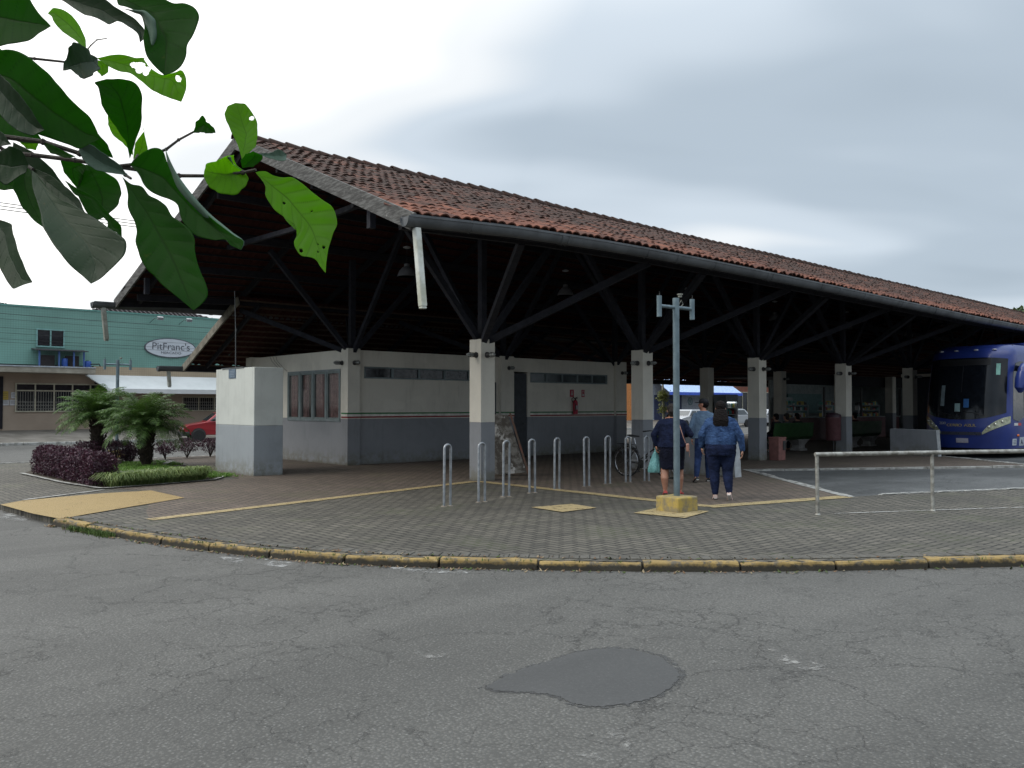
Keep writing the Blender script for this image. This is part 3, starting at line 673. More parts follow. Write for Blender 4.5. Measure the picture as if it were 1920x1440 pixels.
for x in (11.78, 17.1, 22.32):
    b = MB(); w = .38 if x < 12 else .52
    b.m = 0; b.box(x, x+w, 19.8, 20.12, 1.22, WT+.03); b.m = 1; b.box(x, x+w, 19.8, 20.12, -.02, 1.22); b.build('pillar', [M_PL, M_PG], OF, bevel=.008, off=oo)
b = MB(); b.m = 0; b.box(11.72, 12.05, 25.5, 25.85, 1.22, WT+.03); b.m = 1; b.box(11.72, 12.05, 25.5, 25.85, 0, 1.22); b.build('pillar', [M_PL, M_PG], OF, off=oo)
b = MB()
for (z0, z1, mi, e_) in ((1.345, 1.385, 0, .004), (1.285, 1.345, 1, .003), (1.245, 1.285, 2, .0045)):
    b.m = mi
    for x0, x1, y in ((11.775-e_, 12.16+e_, 19.8), (12.16, 17.1, 19.92), (17.1-e_, 17.62+e_, 19.8), (18.4, 22.32, 19.92), (22.32-e_, 22.84+e_, 19.8)): b.box(x0, x1, y-e_, y+.02, z0, z1)
    b.box(11.78-e_, 11.82, 19.8, 20.12, z0, z1)
b.build('painted_stripes', [M_GREEN, M_WHT, M_RED], OF, off=oo)
M_WF = mat('blue_grey_window_frame', (.19, .23, .24), .6, (.13, .16, .165), 4); 
def glass_mat(name, c=(.012, .015, .018), rough=.05, alpha=.14):
    t = NT(name); t.col(c); t.rough(rough); t.set(Alpha=alpha, Specular_IOR_Level=.5); t.b.inputs['IOR'].default_value = 1.5; return t.m
M_GL = glass_mat('window_glass'); M_GLD = mat('dark_glass', (.012, .014, .018), .12, spec=.35, amt=.1)
def window_x(y, x0, x1, z0, z1, n, fr=.04, parent=OF, off=oo, depth=.08, mg=M_GLD, m=M_WF):   # in a wall whose face looks to -Y
    b = MB(); b.box(x0, x1, y, y+depth, z0, z0+fr); b.box(x0, x1, y, y+depth, z1-fr, z1)
    for i in range(n+1):
        x = x0+(x1-x0-fr*1.6)*i/n; b.box(x, x+fr*1.6, y+.001, y+depth-.001, z0+fr, z1-fr)
    f = b.build('window', m, parent, off=off, bevel=.004)
    g_ = MB(); g_.box(x0+fr, x1-fr, y+depth*.55, y+depth*.7, z0+fr, z1-fr); g_.build('pane', mg, f, off=off); return f
window_x(19.94, 12.35, 16.9, 2.30, 2.62, 5)
window_x(19.94, 18.4, 22.0, 2.30, 2.62, 5, mg=mat('pale_lit_glass', (.10, .12, .12), .15, (.03, .035, .04), .8, spec=.35))
# big window with four casements in the side wall (faces -X)
b = MB(); X = 11.78
ys = [20.20, 20.945, 21.69, 22.435, 23.18]
for z in (1.14, 2.49): b.box(X, X+.09, 20.20, 23.18, z, z+.06)
for y in ys: b.box(X-.002, X+.092, y-.04 if y > 20.3 else y, y+.04 if y < 23 else y, 1.20, 2.49)
wf = b.build('window', M_WF, OF, bevel=.005, off=oo)
for i in range(4):
    b = MB(); a, c = ys[i]+.045, ys[i+1]-.045
    for (p_, q_, r_, s_) in ((a, a+.045, 1.2, 2.49), (c-.045, c, 1.2, 2.49), (a+.045, c-.045, 1.2, 1.25), (a+.045, c-.045, 2.44, 2.49)): b.box(X+.01, X+.06, p_, q_, r_, s_)
    b.build('casement', mat('casement_paint', (.17, .21, .21), .6), wf, off=oo)
b = MB(); b.box(X+.03, X+.036, 20.25, 23.13, 1.22, 2.47); b.build('pane', M_GL, wf, off=oo)
cm = mat('dusty_pink_curtain', (.36, .215, .20), .9, (.22, .12, .115), 9)
for y0, y1 in ((20.25, 20.95), (21.1, 21.9), (22.1, 22.55), (22.75, 23.1)):
    b = MB(); n = int((y1-y0)/.012); pr = [(X+.10+.025*math.sin((y0+k*.012)*70+math.sin(k*.2)*1.2), y0+k*.012) for k in range(n)]
    b.add([(a, c, 1.1) for a, c in pr]+[(a+.01*math.sin(k), c, 2.5) for k, (a, c) in enumerate(pr)], [(k, k+1, n+k+1, n+k) for k in range(n-1)]); b.build('curtain', cm, OF, smooth=True, off=oo)
# door in the front wall
b = MB(); b.box(17.72, 18.28, 19.96, 20.0, 0, 2.58); d = b.build('door', mat('dark_grey_door', (.05, .056, .065), .6), OF, off=oo, bevel=.004)
b = MB(); b.tube([(18.2, 19.93, 1.02), (18.2, 19.90, 1.02), (18.1, 19.90, 1.02)], .012, 8); b.build('handle', M_ZINC, d, off=oo)
b = MB(); b.box(16.35, 16.98, 19.90, 19.93, .02, 2.28); d = b.build('door', MATS['dark_grey_door'], OF, off=oo, bevel=.004)
# loose cables above the side window
b = MB()
for k in range(3):
    y = 23.6-.16*k; b.tube([(11.77, 24.3-k*.2, 3.04), (11.74, 24.1-k*.17, 2.9), (11.75, y+.1, 2.68), (11.77, y-.1+.12*(k % 2), 2.57)], .005, 5)
b.build('cable', mat('black_cable', (.02, .02, .02), .6), OF, off=oo)
# ------------------------------------------------------------------ tall meter cabinet
co = Vector((8.78, 19.05, 0)); CB = thing('meter_cabinet', 'tall pale and grey masonry cabinet block at the corner of the station', 'cabinet', co)
b = MB(); b.m = 0; b.box(8.43, 9.13, 18.16, 20.25, 1.12, 2.43); b.m = 1; b.box(8.43, 9.13, 18.16, 20.25, -.02, 1.12)
b.build('cabinet_body', [M_PLs, M_PGs], CB, bevel=.012, off=co)
b = MB(); b.box(8.41, 9.0, 18.7, 19.9, 2.43, 2.45); b.build('lid', M_ZINC, CB, off=co)
b = MB(); b.box(8.418, 8.43, 19.12, 19.5, 2.20, 2.415); pl = b.build('plaque', mat('blue_grey_plaque', (.10, .15, .21), .5), CB, off=co)
b = MB()
for k, (a, c) in enumerate(((19.16, 19.44), (19.18, 19.42), (19.2, 19.46), (19.17, 19.38))): b.box(8.4155, 8.4185, a, c, 2.36-k*.04, 2.37-k*.04)
b.build('engraved_lines', mat('plaque_line', (.25, .30, .36), .5), pl, off=co)
b = MB(); b.tube([(8.5, 19.3, 2.42), (8.49, 19.3, 3.4), (8.46, 19.3, 4.24)], [.014, .012, .007], 7); b.tube([(8.5, 19.3, 3.3), (8.5, 19.3, 3.36)], .02, 7)
b.build('metal_rod', M_ZINC, CB, off=co)
# ------------------------------------------------------------------ bicycle hoops
M_GALV = mat('galvanised_steel', (.33, .35, .37), .42, (.22, .235, .25), 14, metal=.6, bump=.1)
M_MOUND = mat('mortar_collar', (.24, .21, .17), .9, (.14, .12, .10), 20, bump=.5)
def hoop(loc, rz, tilt, h, label, first=None):
    t = thing('bicycle_hoop', label, 'bicycle hoop', loc, rz, 'steel bicycle hoops in a row on the pavers'); t.rotation_euler[1] = tilt
    b = MB(); w = .062; pts = [(-w, 0, -.03), (-w, 0, h-w)]+[(-w*math.cos(a), 0, h-w+w*math.sin(a)) for a in [math.pi*k/8 for k in range(1, 8)]]+[(w, 0, h-w), (w, 0, -.03)]
    b.tube(pts, .0215, 10); b.build('hoop_tube', M_GALV, t, smooth=True)
    b = MB()
    for s_ in (-1, 1): b.lathe([(.055, -.01), (.045, .008), (.024, .014)], (s_*w, 0, 0), 10)
    b.build('mortar_collar', M_MOUND, t); return t
ord_ = ['leftmost steel hoop of the row, in front of the near pillar', 'steel hoop standing directly before the first pillar', 'steel hoop in front of the leaning weathered board', 'fourth steel hoop from the left, just right of the leaning board', 'steel hoop in the middle of the row, with a wide gap on its right', 'steel hoop right of the wide gap in the row', 'steel hoop third from the right end, just left of the bicycle', 'steel hoop in front of the rear wheel of the bicycle', 'rightmost steel hoop, beside the teal bag']
for i, (x, y) in enumerate([(8.17, 10.75), (8.94, 10.84), (9.78, 11.2), (10.55, 11.37), (11.36, 11.57), (12.17, 11.57), (12.89, 11.68), (13.47, 11.65), (13.95, 11.56)]):
    hoop((x, y, 0), random.uniform(-.15, .05), random.uniform(-.012, .012), .955 if i < 7 else .93, ord_[i])
# ------------------------------------------------------------------ steel lamp posts
M_POST = mat('blue_grey_galvanised_post', (.17, .225, .25), .42, (.11, .15, .17), 5, metal=.5, bump=.15)
def post(loc, rz, h, label, cracked=True):
    t = thing('lamp_post', label, 'lamp post', loc, rz, 'short steel lamp posts with two upright lamp tubes')
    z0 = .2
    b = MB(); b.lathe([(.048, z0-.1), (.048, h-.32), (.050, h-.32), (.050, h), (.042, h)], n=14); b.build('pole', M_POST, t, smooth=True)
    b = MB(); b.tube([(-.36, 0, h-.14), (.36, 0, h-.14)], .026, 10); b.build('crossarm', M_POST, t, smooth=True)
    for s_ in (-1, 1):
        b = MB(); b.lathe([(.034, h-.30), (.038, h-.30), (.038, h+.01), (.034, h+.01), (.034, h-.1)], (s_*.36, 0, 0), 12); l = b.build('lamp_tube', M_POST, t, smooth=True)
        b = MB(); b.tube([(s_*.36, 0, h), (s_*.36+.01, 0, h+.05), (s_*.36+.003, 0, h+.07)], .006, 5); b.build('wire', MATS['black_cable'], l)
    b = MB(); b.lathe([(.03, h+.02), (.03, h+.05), (.045, h+.055), (.045, h+.07), (0.01, h+.075)], (.09, 0, 0), 12); b.tube([(.06, 0, h-.1), (.12, 0, h-.02), (.16, 0, h-.08), (.12, .01, h-.12)], .006, 5)
    b.build('photocell', MATS['grey_stained_pipe'], t)
    b = MB(); w = .22
    pl_ = [(-w, -w), (w, -w), (w, w), (-w, w)]; b.add([(x*(1+random.uniform(-.05, .05)), y*(1+random.uniform(-.05, .05)), z) for z in (-.02, .23) for x, y in pl_], [(0, 1, 2, 3), (4, 5, 6, 7), (0, 1, 5, 4), (1, 2, 6, 5), (2, 3, 7, 6), (3, 0, 4, 7)])
    b.build('concrete_base', mat('chipped_yellow_concrete', (.40, .29, .07), .85, (.17, .15, .11), 7, bump=.8, bscale=30), t, bevel=.025, seg=3)
    return t
LP = (10.32, 7.98)
post((LP[0], LP[1], 0), R(-4), 3.16, 'grey lamp post on a chipped yellow concrete block, beside the walking women')
post((8.33, 27.3, 0), R(-5), 2.95, 'distant grey lamp post rising behind the palms, at the street')
quad_sheet('yellow_paint_square', [(9.62, 8.22), (10.42, 8.4), (10.62, 7.62), (9.72, 7.38)], .0125, M_YLINE)
# ------------------------------------------------------------------ handrail and low barrier walls
hr = thing('handrail', 'long low worn steel tube handrail at the right, guarding the paved strip', 'handrail', (11.51, 6.4, 0))
M_RAIL = mat('worn_white_steel', (.36, .36, .33), .5, (.16, .15, .13), 9, metal=.3, bump=.2)
d_ = Vector((1.75, -.92, 0)).normalized(); p0 = Vector((0, 0, 0))
for k in range(5):
    b = MB(); q = d_*1.93*k; b.tube([q+Vector((0, 0, -.03)), q+Vector((0, 0, .84))], .027, 10); b.lathe([(.05, -.01), (.03, .02)], tuple(q), 8); b.build('post', M_RAIL, hr, smooth=True)
b = MB(); b.tube([d_*-.03+Vector((0, 0, .86)), d_*7.8+Vector((0, 0, .87))], .031, 12); b.build('rail', M_RAIL, hr, smooth=True)
def barrier(loc, ln, label):
    t = thing('barrier_wall', label, 'low wall', loc, 0, 'low masonry barrier walls at the bus bays')
    b = MB(); w = .24
    vs = [(x, y, z) for x in (0, w) for y, z in ((0, -.1), (.06, .82), (ln, .84), (ln, -.1))]
    b.m = 1; b.add(vs, [(0, 1, 2, 3), (7, 6, 5, 4), (1, 5, 6, 2), (2, 6, 7, 3), (0, 3, 7, 4)]); b.m = 0; b.add(vs, [(0, 4, 5, 1)])
    b.build('wall', [mat('pale_grey_end_paint', (.40, .42, .43), .8), M_PG], t, bevel=.01); return t
barrier((16.12, 10.88, 0), 1.5, 'low grey barrier wall just right of the woman in denim')
barrier((27.42, 11.22, 0), 1.5, 'low grey barrier wall beside the nose of the blue bus')
# ------------------------------------------------------------------ leaning board
t = thing('leaning_board', 'weathered peeling board leaning beside the first pillar', 'board', (12.2, 14.35, 0))
def boardmat():
    q = NT('peeling_board'); n = q.noise(5, 6, .75); c = q.mix(q.ramp(n, .42, .6), (.07, .06, .05), (.20, .19, .17)); n2 = q.noise(3.2, 5, .7); c = q.mix(q.ramp(n2, .56, .63), c, (.44, .43, .41))
    q.col(c); q.rough(.85); q.bump(n, .5, .006); return q.m
MBd = boardmat()
def obq(a, b_, c, d, th, name, mt, par):
    v = [Vector(p) for p in (a, b_, c, d)]; nn = (v[1]-v[0]).cross(v[3]-v[0]).normalized()*th
    m_ = MB(); m_.add([*v, *[p+nn for p in v]], [(0, 1, 2, 3), (7, 6, 5, 4), (0, 1, 5, 4), (1, 2, 6, 5), (2, 3, 7, 6), (3, 0, 4, 7)]); return m_.build(name, mt, par, off=(12.2, 14.35, 0), bevel=.004)
obq((12.25, 14.72, .03), (13.0, 14.2, .08), (12.68, 14.46, 1.36), (12.22, 14.78, 1.38), .03, 'panel', MBd, t)
b = MB(); b.beam((13.04, 14.15, 0), (12.71, 14.42, 1.40), .05, .045); b.build('frame_edge', mat('red_brown_edge', (.16, .07, .05), .8, (.10, .08, .06), 8), t, off=(12.2, 14.35, 0))
b = MB(); b.beam((12.9, 14.75, 0), (12.6, 14.6, 1.3), .04, .04); b.build('back_leg', M_WOOD, t, off=(12.2, 14.35, 0))
# ------------------------------------------------------------------ bicycle
def bicycle(loc, rz):
    t = thing('bicycle', 'black city bicycle with white chain guard parked behind the hoops', 'bicycle', loc, rz)
    rub = mat('black_rubber', (.02, .02, .02), .8); fr = mat('black_bike_paint', (.015, .015, .018), .3, spec=.6); wh = mat('white_bike_plastic', (.65, .65, .66), .4); chrome = mat('chrome', (.5, .5, .52), .25, metal=1)
    r = .33
    for x in (0, 1.08):
        w = thing('wheel', None, None, (0, 0, 0)); 
        bpy.data.objects.remove(w)
        b = MB(); n = 36
        b.tube([(x+r*math.cos(a), 0, r+r*math.sin(a)) for a in [2*math.pi*k/n for k in range(n+1)]], .019, 8, False); w = b.build('wheel', rub, t, smooth=True)
        b = MB(); b.tube([(x+(r-.028)*math.cos(a), 0, r+(r-.028)*math.sin(a)) for a in [2*math.pi*k/n for k in range(n+1)]], .011, 6, False); b.build('rim', chrome, w, smooth=True)
        b = MB()
        for k in range(18):
            a = 2*math.pi*k/18; s_ = .03 if k % 2 else -.03; b.tube([(x, s_, r), (x+(r-.03)*math.cos(a), 0, r+(r-.03)*math.sin(a))], .0016, 4)
        b.lathe([(.02, -.04), (.02, .04)], (x, 0, r), 8, 'y'); b.build('spokes', chrome, w)
    b = MB(); BB = Vector((.42, 0, .29)); seat = Vector((.24, 0, .72)); head = Vector((.86, 0, .76)); headb = Vector((.90, 0, .64))
    for a, c, rr in ((BB, seat, .016), (BB, headb, .019), (BB+Vector((-.02, 0, .12)), head+Vector((0, 0, -.03)), .016), (head+Vector((-.02, 0, .05)), headb, .02)): b.tube([a, c], rr, 8)
    for s_ in (-.05, .05):
        b.tube([BB+Vector((0, s_*.6, 0)), (0, s_, r)], .010, 6); b.tube([seat+Vector((.02, 0, -.08)), (0, s_, r)], .009, 6); b.tube([headb, (.96, s_, .55), (1.08, s_, r)], .012, 6)
    b.build('frame', fr, t, smooth=True)
    b = MB(); b.tube([seat, seat+Vector((-.03, 0, .13))], .013, 8); sp = b.build('seat_post', chrome, t)
    b = MB(); sd_ = seat+Vector((-.03, 0, .16))
    b.add([sd_+Vector(v) for v in ((-.14, -.085, 0), (-.14, .085, 0), (-.02, .07, .0), (.13, .018, -.005), (.13, -.018, -.005), (-.02, -.07, 0), (-.15, -.07, .05), (-.15, .07, .05), (-.02, .05, .035), (.13, .012, .025), (.13, -.012, .025), (-.02, -.05, .035))], [(0, 5, 4, 3, 2, 1), (6, 7, 8, 9, 10, 11), (0, 1, 7, 6), (1, 2, 8, 7), (2, 3, 9, 8), (3, 4, 10, 9), (4, 5, 11, 10), (5, 0, 6, 11)])
    b.build('saddle', rub, t, bevel=.012, seg=2)
    b = MB(); hd = head+Vector((-.05, 0, .2)); b.tube([head+Vector((-.01, 0, .04)), hd], .013, 8)
    for s_ in (-1, 1): b.tube([hd, hd+Vector((.03, s_*.1, .05)), hd+Vector((-.03, s_*.24, .07)), hd+Vector((-.2, s_*.27, .05))], [.012, .012, .012, .016], 8)
    b.build('handlebar', fr, t, smooth=True)
    b = MB(); b.tube([(.0, .055, .36), (.2, .055, .36), (.42, .055, .37)], .02, 8, flat=.4); b.lathe([(.115, .045), (.115, .055)], (.42, 0, .29), 20, 'y'); b.build('chain_guard', wh, t)
    b = MB(); b.lathe([(.095, -.056), (.095, -.05)], (.42, 0, .29), 20, 'y'); b.tube([(.42, -.07, .29), (.36, -.07, .13)], .01, 6); b.tube([(.42, .07, .29), (.48, .07, .45)], .01, 6); b.box(.31, .40, -.14, -.06, .12, .14); b.box(.44, .53, .06, .14, .44, .46); b.lathe([(.085, -.062), (.085, -.058)], (.42, 0, .29), 20, 'y'); b.build('crankset', rub, t)
    b = MB()
    for a0, a1, x in ((.35, 2.5, 0), (.4, 2.3, 1.08)):
        pts = [(x+(r+.035)*math.cos(a), 0, r+(r+.035)*math.sin(a)) for a in np.linspace(a0, a1, 12)]; b.tube(pts, .026, 6, flat=.25)
    b.build('mudguard', fr, t, smooth=True)
    b = MB(); 
    for s_ in (-.06, .06): b.tube([(-.22, s_, .72), (.2, s_*.4, .70)], .006, 5); b.tube([(-.12, s_, .72), (0, s_, r)], .005, 5)
    for k in range(4): b.tube([(-.2+k*.09, -.06, .722), (-.2+k*.09, .06, .722)], .005, 5)
    b.build('luggage_rack', fr, t)
    return t
bicycle((14.66, 12.72, 0), math.atan2(11.72-12.72, 14.78-14.66))
# ------------------------------------------------------------------ fire extinguisher and its signs
t = thing('fire_extinguisher', 'red fire extinguisher hanging on the dim office wall', 'fire extinguisher', (20.33, 19.92, 1.30))
rd = mat('red_extinguisher_paint', (.42, .02, .05), .4)
b = MB(); b.lathe([(.0, 0), (.075, .0), (.08, .02), (.08, .38), (.06, .44), (.025, .46)], (0, -.09, 0), 16); b.build('cylinder', rd, t, smooth=True)
b = MB(); b.lathe([(.02, .45), (.02, .5)], (0, -.09, 0), 8); b.beam((-.02, -.09, .49), (.1, -.09, .52), .02, .015); b.beam((-.02, -.09, .51), (.1, -.09, .56), .02, .012); b.build('valve', MATS['black_cable'], t)
b = MB(); b.tube([(-.02, -.10, .48), (-.12, -.12, .55), (-.2, -.12, .50), (-.18, -.12, .42), (-.08, -.17, .32), (-.09, -.17, .1)], .012, 8); b.build('hose', MATS['black_cable'], t, smooth=True)
b = MB(); b.box(-.05, .05, -.1765, -.170, .15, .28); b.build('label_plate', mat('dull_label', (.4, .4, .42), .5), t)
for (x, w, lab, nm) in ((20.25, .17, 'red arrow sign above the fire extinguisher', 'arrow'), (20.78, .14, 'small red and white fire sign right of the extinguisher', 'flame')):
    s_ = thing('fire_sign', lab, 'safety sign', (x, 19.92, 1.86)); b = MB(); b.box(-w/2, w/2, -.012, 0, 0, .24); b.build('plate', rd, s_)
    b = MB(); pm = mat('sign_white', (.5, .48, .46), .6)
    if nm == 'arrow': b.box(-.02, .02, -.015, -.012, .10, .21); b.add([(-.055, -.0145, .11), (.055, -.0145, .11), (0, -.0145, .03)], [(0, 1, 2)])
    else: b.box(-.05, -.035, -.015, -.012, .03, .21); b.box(.035, .05, -.015, -.012, .03, .21); b.box(-.035, .035, -.015, -.012, .19, .21); b.box(-.035, .035, -.015, -.012, .03, .10)
    b.build(nm, pm, s_)
# ------------------------------------------------------------------ bulkhead lamps on pillars
M_LG = mat('frosted_lamp_glass', (.30, .31, .30), .25, (.2, .21, .2), 30); M_LC = mat('dark_lamp_casting', (.035, .035, .036), .5)
def wall_lamp(loc, rz, label):        # sticks out along local +X, cage on top of a glass jar
    t = thing('wall_lamp', label, 'wall lamp', loc, rz, 'caged bulkhead lamps on the pillars')
    b = MB(); b.lathe([(.062, 0), (.062, .03), (.045, .05), (.04, .10)], n=14, axis='x'); b.build('lamp_base', M_LC, t, smooth=True)
    b = MB(); b.lathe([(.036, .10), (.042, .14), (.042, .21), (.03, .245), (.005, .255)], n=14, axis='x'); b.build('glass', M_LG, t, smooth=True)
    b = MB()
    for k in range(5):
        a = 2*math.pi*k/5; c, s_ = math.cos(a), math.sin(a); b.tube([(.08, .05*c, .05*s_), (.2, .052*c, .052*s_), (.265, .02*c, .02*s_)], .004, 5)
    for x in (.13, .19): b.tube([(x, .053*math.cos(a), .053*math.sin(a)) for a in np.linspace(0, 2*math.pi, 13)], .004, 5, False)
    b.build('cage', M_LC, t); return t
PI = math.pi
wall_lamp((11.52, 13.8, 2.62), -PI/2, 'bulkhead lamp on the street face of the first free pillar'); wall_lamp((11.36, 13.95, 2.62), PI, 'bulkhead lamp facing the palms on the first free pillar')
wall_lamp((11.98, 19.8, 2.70), -PI/2, 'bulkhead lamp on the front of the office corner column'); wall_lamp((11.78, 20.08, 2.70), PI, 'bulkhead lamp above the right end of the curtained window')
wall_lamp((17.4, 19.8, 2.72), -PI/2, 'dim bulkhead lamp beside the dark office door'); wall_lamp((22.6, 19.8, 2.7), -PI/2, 'bulkhead lamp on the far end column of the office')
nm_ = ['second free pillar, above the bicycle', 'third free pillar, above the pink box bin', 'fourth free pillar, above the drum bin', 'fifth free pillar, behind the low barrier wall']
for k, x in enumerate(px_outer[1:5]):
    wall_lamp((x+.2, 13.8, 2.62), -PI/2, 'bulkhead lamp on the street face of the '+nm_[k]); wall_lamp((x, 13.97, 2.62), PI, 'bulkhead lamp on the left face of the '+nm_[k])
wall_lamp((32.7, 19.65, 2.7), -PI/2, 'bulkhead lamp on an inner pillar behind the third free pillar')
# ------------------------------------------------------------------ pendant lamps
M_SH = mat('grey_enamel_shade', (.14, .14, .15), .5); 
lb = ['bell pendant lamp nearest the gable, beside the white downpipe', 'bell pendant lamp hanging above and right of the first pillar', 'third bell pendant lamp, under the ridge right of the lamp post', 'fourth bell pendant lamp along the dark ceiling', 'fifth bell pendant lamp along the dark ceiling', 'sixth and farthest bell pendant lamp along the dark ceiling']
for k, (x, y) in enumerate([(11.57, 16.8), (16.84, 16.8), (22.2, 16.8), (27.4, 16.8), (32.6, 16.8), (38, 16.8)]):
    t = thing('pendant_lamp', lb[k], 'pendant lamp', (x, y, 4.60), 0, 'bell pendant lamps under the ridge')
    b = MB(); pr = [(.225, 0), (.215, .05), (.175, .14), (.11, .21), (.07, .235), (.065, .30), (.03, .31)]; b.lathe(pr+[(.02, .29), (.055, .22), (.10, .195), (.165, .13), (.205, .04), (.217, 0)], n=24); b.build('lamp_shade', M_SH, t, smooth=True)
    b = MB(); b.tube([(0, 0, .3), (0, 0, 1.7)], .006, 5); b.build('cord', MATS['black_cable'], t)
    b = MB(); b.lathe([(.03, .66), (.09, .68), (.09, .70), (.02, .73)], n=14); b.build('ceiling_disc', mat('pale_enamel', (.35, .36, .38), .5), t)
    b = MB(); b.ell((0, 0, .09), .05, .05, .07); b.build('bulb', M_LG, t, smooth=True)
# ------------------------------------------------------------------ bins
M_PINK = mat('faded_red_plastic', (.26, .115, .10), .6, (.18, .08, .07), 6)
t = thing('litter_bin', 'faded pink box litter bin standing beside the third free pillar', 'litter bin', (22.28, 13.62, 0))
b = MB(); b.add([(x*s_, y*s_, z) for z, s_ in ((0, .9), (.62, 1)) for x, y in ((-.2, -.17), (.2, -.17), (.2, .17), (-.2, .17))], [(0, 1, 2, 3), (4, 5, 6, 7), (0, 1, 5, 4), (1, 2, 6, 5), (2, 3, 7, 6), (3, 0, 4, 7)]); b.build('bin_body', M_PINK, t, bevel=.02)
b = MB(); b.box(-.21, .21, -.18, .18, .61, .67); b.build('lid', M_PINK, t, bevel=.02)
b = MB(); b.box(.02, .15, -.182, -.17, .30, .56); b.build('opening', M_LC, t)
t = thing('litter_bin', 'dull red drum litter bin hung beside the fourth free pillar', 'litter bin', (26.4, 14.1, .45))
b = MB(); b.lathe([(.22, 0), (.235, .03), (.24, .7), (.255, .72), (.25, .76)], n=20); b.build('drum', mat('dull_maroon_paint', (.12, .05, .055), .6), t, smooth=True)
b = MB(); b.lathe([(.26, .75), (.24, .83), (.14, .88), (.02, .9)], n=20); b.build('lid', mat('dark_maroon_lid', (.045, .018, .03), .5), t, smooth=True)
b = MB(); b.box(-.02, .3, .1, .16, .3, .36); b.tube([(0, 0, 0), (0, 0, -.45)], .025, 8); b.build('bracket', M_LC, t)
# ------------------------------------------------------------------ benches
M_GRN = mat('dark_green_bench', (.028, .085, .026), .45, (.02, .055, .018), 3); M_PED = mat('white_concrete_pedestal', (.36, .35, .34), .8, (.24, .23, .22), 5, bump=.3)
def bench(loc, label, rz=0, L=2.5):
    t = thing('bench', label, 'bench', loc, rz, 'green benches on flared white pedestals')
    b = MB(); b.tube([(-L/2, .02, .95), (-L/2, -.02, .70), (-L/2, .03, .47)], .01, 4)
    prof = [(.46, .44), (.10, .44), (.02, .52), (-.06, .98), (-.09, .99), (-.05, .50), (.06, .40), (.46, .40)]
    b = MB(); n = 24; vs = []
    for i in range(n+1):
        x = -L/2+L*i/n; vs += [(x, y, z) for y, z in prof]
    K = len(prof); b.add(vs, [(i*K+k, i*K+(k+1) % K, (i+1)*K+(k+1) % K, (i+1)*K+k) for i in range(n) for k in range(K)]+[tuple(range(K)), tuple(n*K+k for k in range(K))])
    b.build('seat_shell', M_GRN, t, bevel=.01)
    for x in (-L*.28, L*.28):
        b = MB(); b.add([(x+sx*w, .2+sy*d, z) for z, w, d in ((0, .24, .2), (.06, .24, .2), (.08, .19, .15), (.2, .18, .14), (.40, .38, .22)) for sx, sy in ((-1, -1), (1, -1), (1, 1), (-1, 1))], [(i*4+k, i*4+(k+1) % 4, (i+1)*4+(k+1) % 4, (i+1)*4+k) for i in range(4) for k in range(4)]+[(0, 1, 2, 3), (16, 17, 18, 19)])
        b.build('pedestal', M_PED, t, bevel=.01)
    return t
bench((27.0, 15.9, 0), 'dark green bench behind the drum litter bin'); bench((32.2, 15.9, 0), 'dark green bench behind the fifth pillar and barrier wall'); bench((21.6, 16.6, 0), 'dark green bench behind the second free pillar')
# ------------------------------------------------------------------ snack kiosk deep in the hall
ko = Vector((36, 21.5, 0)); KI = thing('snack_kiosk', 'dimly lit snack kiosk with stocked counter deep inside the station', 'kiosk', ko)
kc = mat('kiosk_pale_wall', (.24, .27, .27), .7)
b = MB(); b.box(38.0, 46, 23.6, 23.7, 0, 2.9); b.box(45.9, 46, 20.3, 23.6, 0, 2.9); b.build('wall', kc, KI, off=ko)
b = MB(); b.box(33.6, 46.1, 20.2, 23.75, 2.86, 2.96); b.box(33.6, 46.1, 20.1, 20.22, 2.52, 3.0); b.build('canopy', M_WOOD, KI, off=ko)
b = MB(); b.box(34, 45.5, 20.6, 21.1, 0, 1.02); b.build('counter', mat('counter_maroon', (.10, .04, .04), .6), KI, off=ko, bevel=.01)
b = MB(); b.box(33.9, 45.6, 20.55, 21.15, 1.02, 1.06); b.build('worktop', kc, KI, off=ko)
for x in (34.0, 37.6, 41.2, 45.4):
    b = MB(); b.box(x, x+.08, 20.5, 20.58, 1.06, 2.45); b.build('post', M_LC, KI, off=ko)
em = NT('tube_glow'); em.b.inputs['Emission Color'].default_value = (.85, .95, 1, 1); em.b.inputs['Emission Strength'].default_value = 3.0; M_TUBE = em.m
b = MB(); b.tube([(37, 22.2, 2.8), (44, 22.2, 2.8)], .02, 8); b.build('light_tube', M_TUBE, KI, off=ko)
r7 = random.Random(9); gcol = [mat('goods_'+n_, c, .5) for n_, c in (('white', (.6, .6, .58)), ('yellow', (.5, .4, .08)), ('teal', (.08, .3, .26)), ('red', (.35, .05, .04)), ('black', (.03, .03, .03)))]
for sx, n_ in ((34.4, 8), (37.9, 9), (41.4, 10)):
    b = MB(); b.box(sx, sx+2.2, 20.75, 21.05, 1.35, 1.37); b.box(sx, sx+2.2, 20.75, 21.05, 1.6, 1.62)
    for q in (0, 2.16): b.box(sx+q, sx+q+.04, 20.75, 20.79, 1.06, 1.62)
    sh = b.build('display_shelf', M_GALV, KI, off=ko)
    for z in (1.06, 1.37, 1.62):
        b = MB(); x = sx+.06
        while x < sx+2.1:
            w = r7.uniform(.06, .18); b.m = r7.randrange(5); b.box(x, x+w, 20.8, 20.98, z, z+r7.uniform(.08, .2)); x += w+r7.uniform(.01, .05)
        b.build('goods', gcol, sh, off=ko)
b = MB(); b.box(39.5, 42.8, 23.5, 23.6, 1.2, 2.2); b.build('notice_board', mat('teal_panel', (.10, .18, .18), .6), KI, off=ko)
b = MB(); b.box(38.2, 39.1, 23.0, 23.6, 0, 2.0); b.build('fridge', kc, KI, off=ko, bevel=.03)
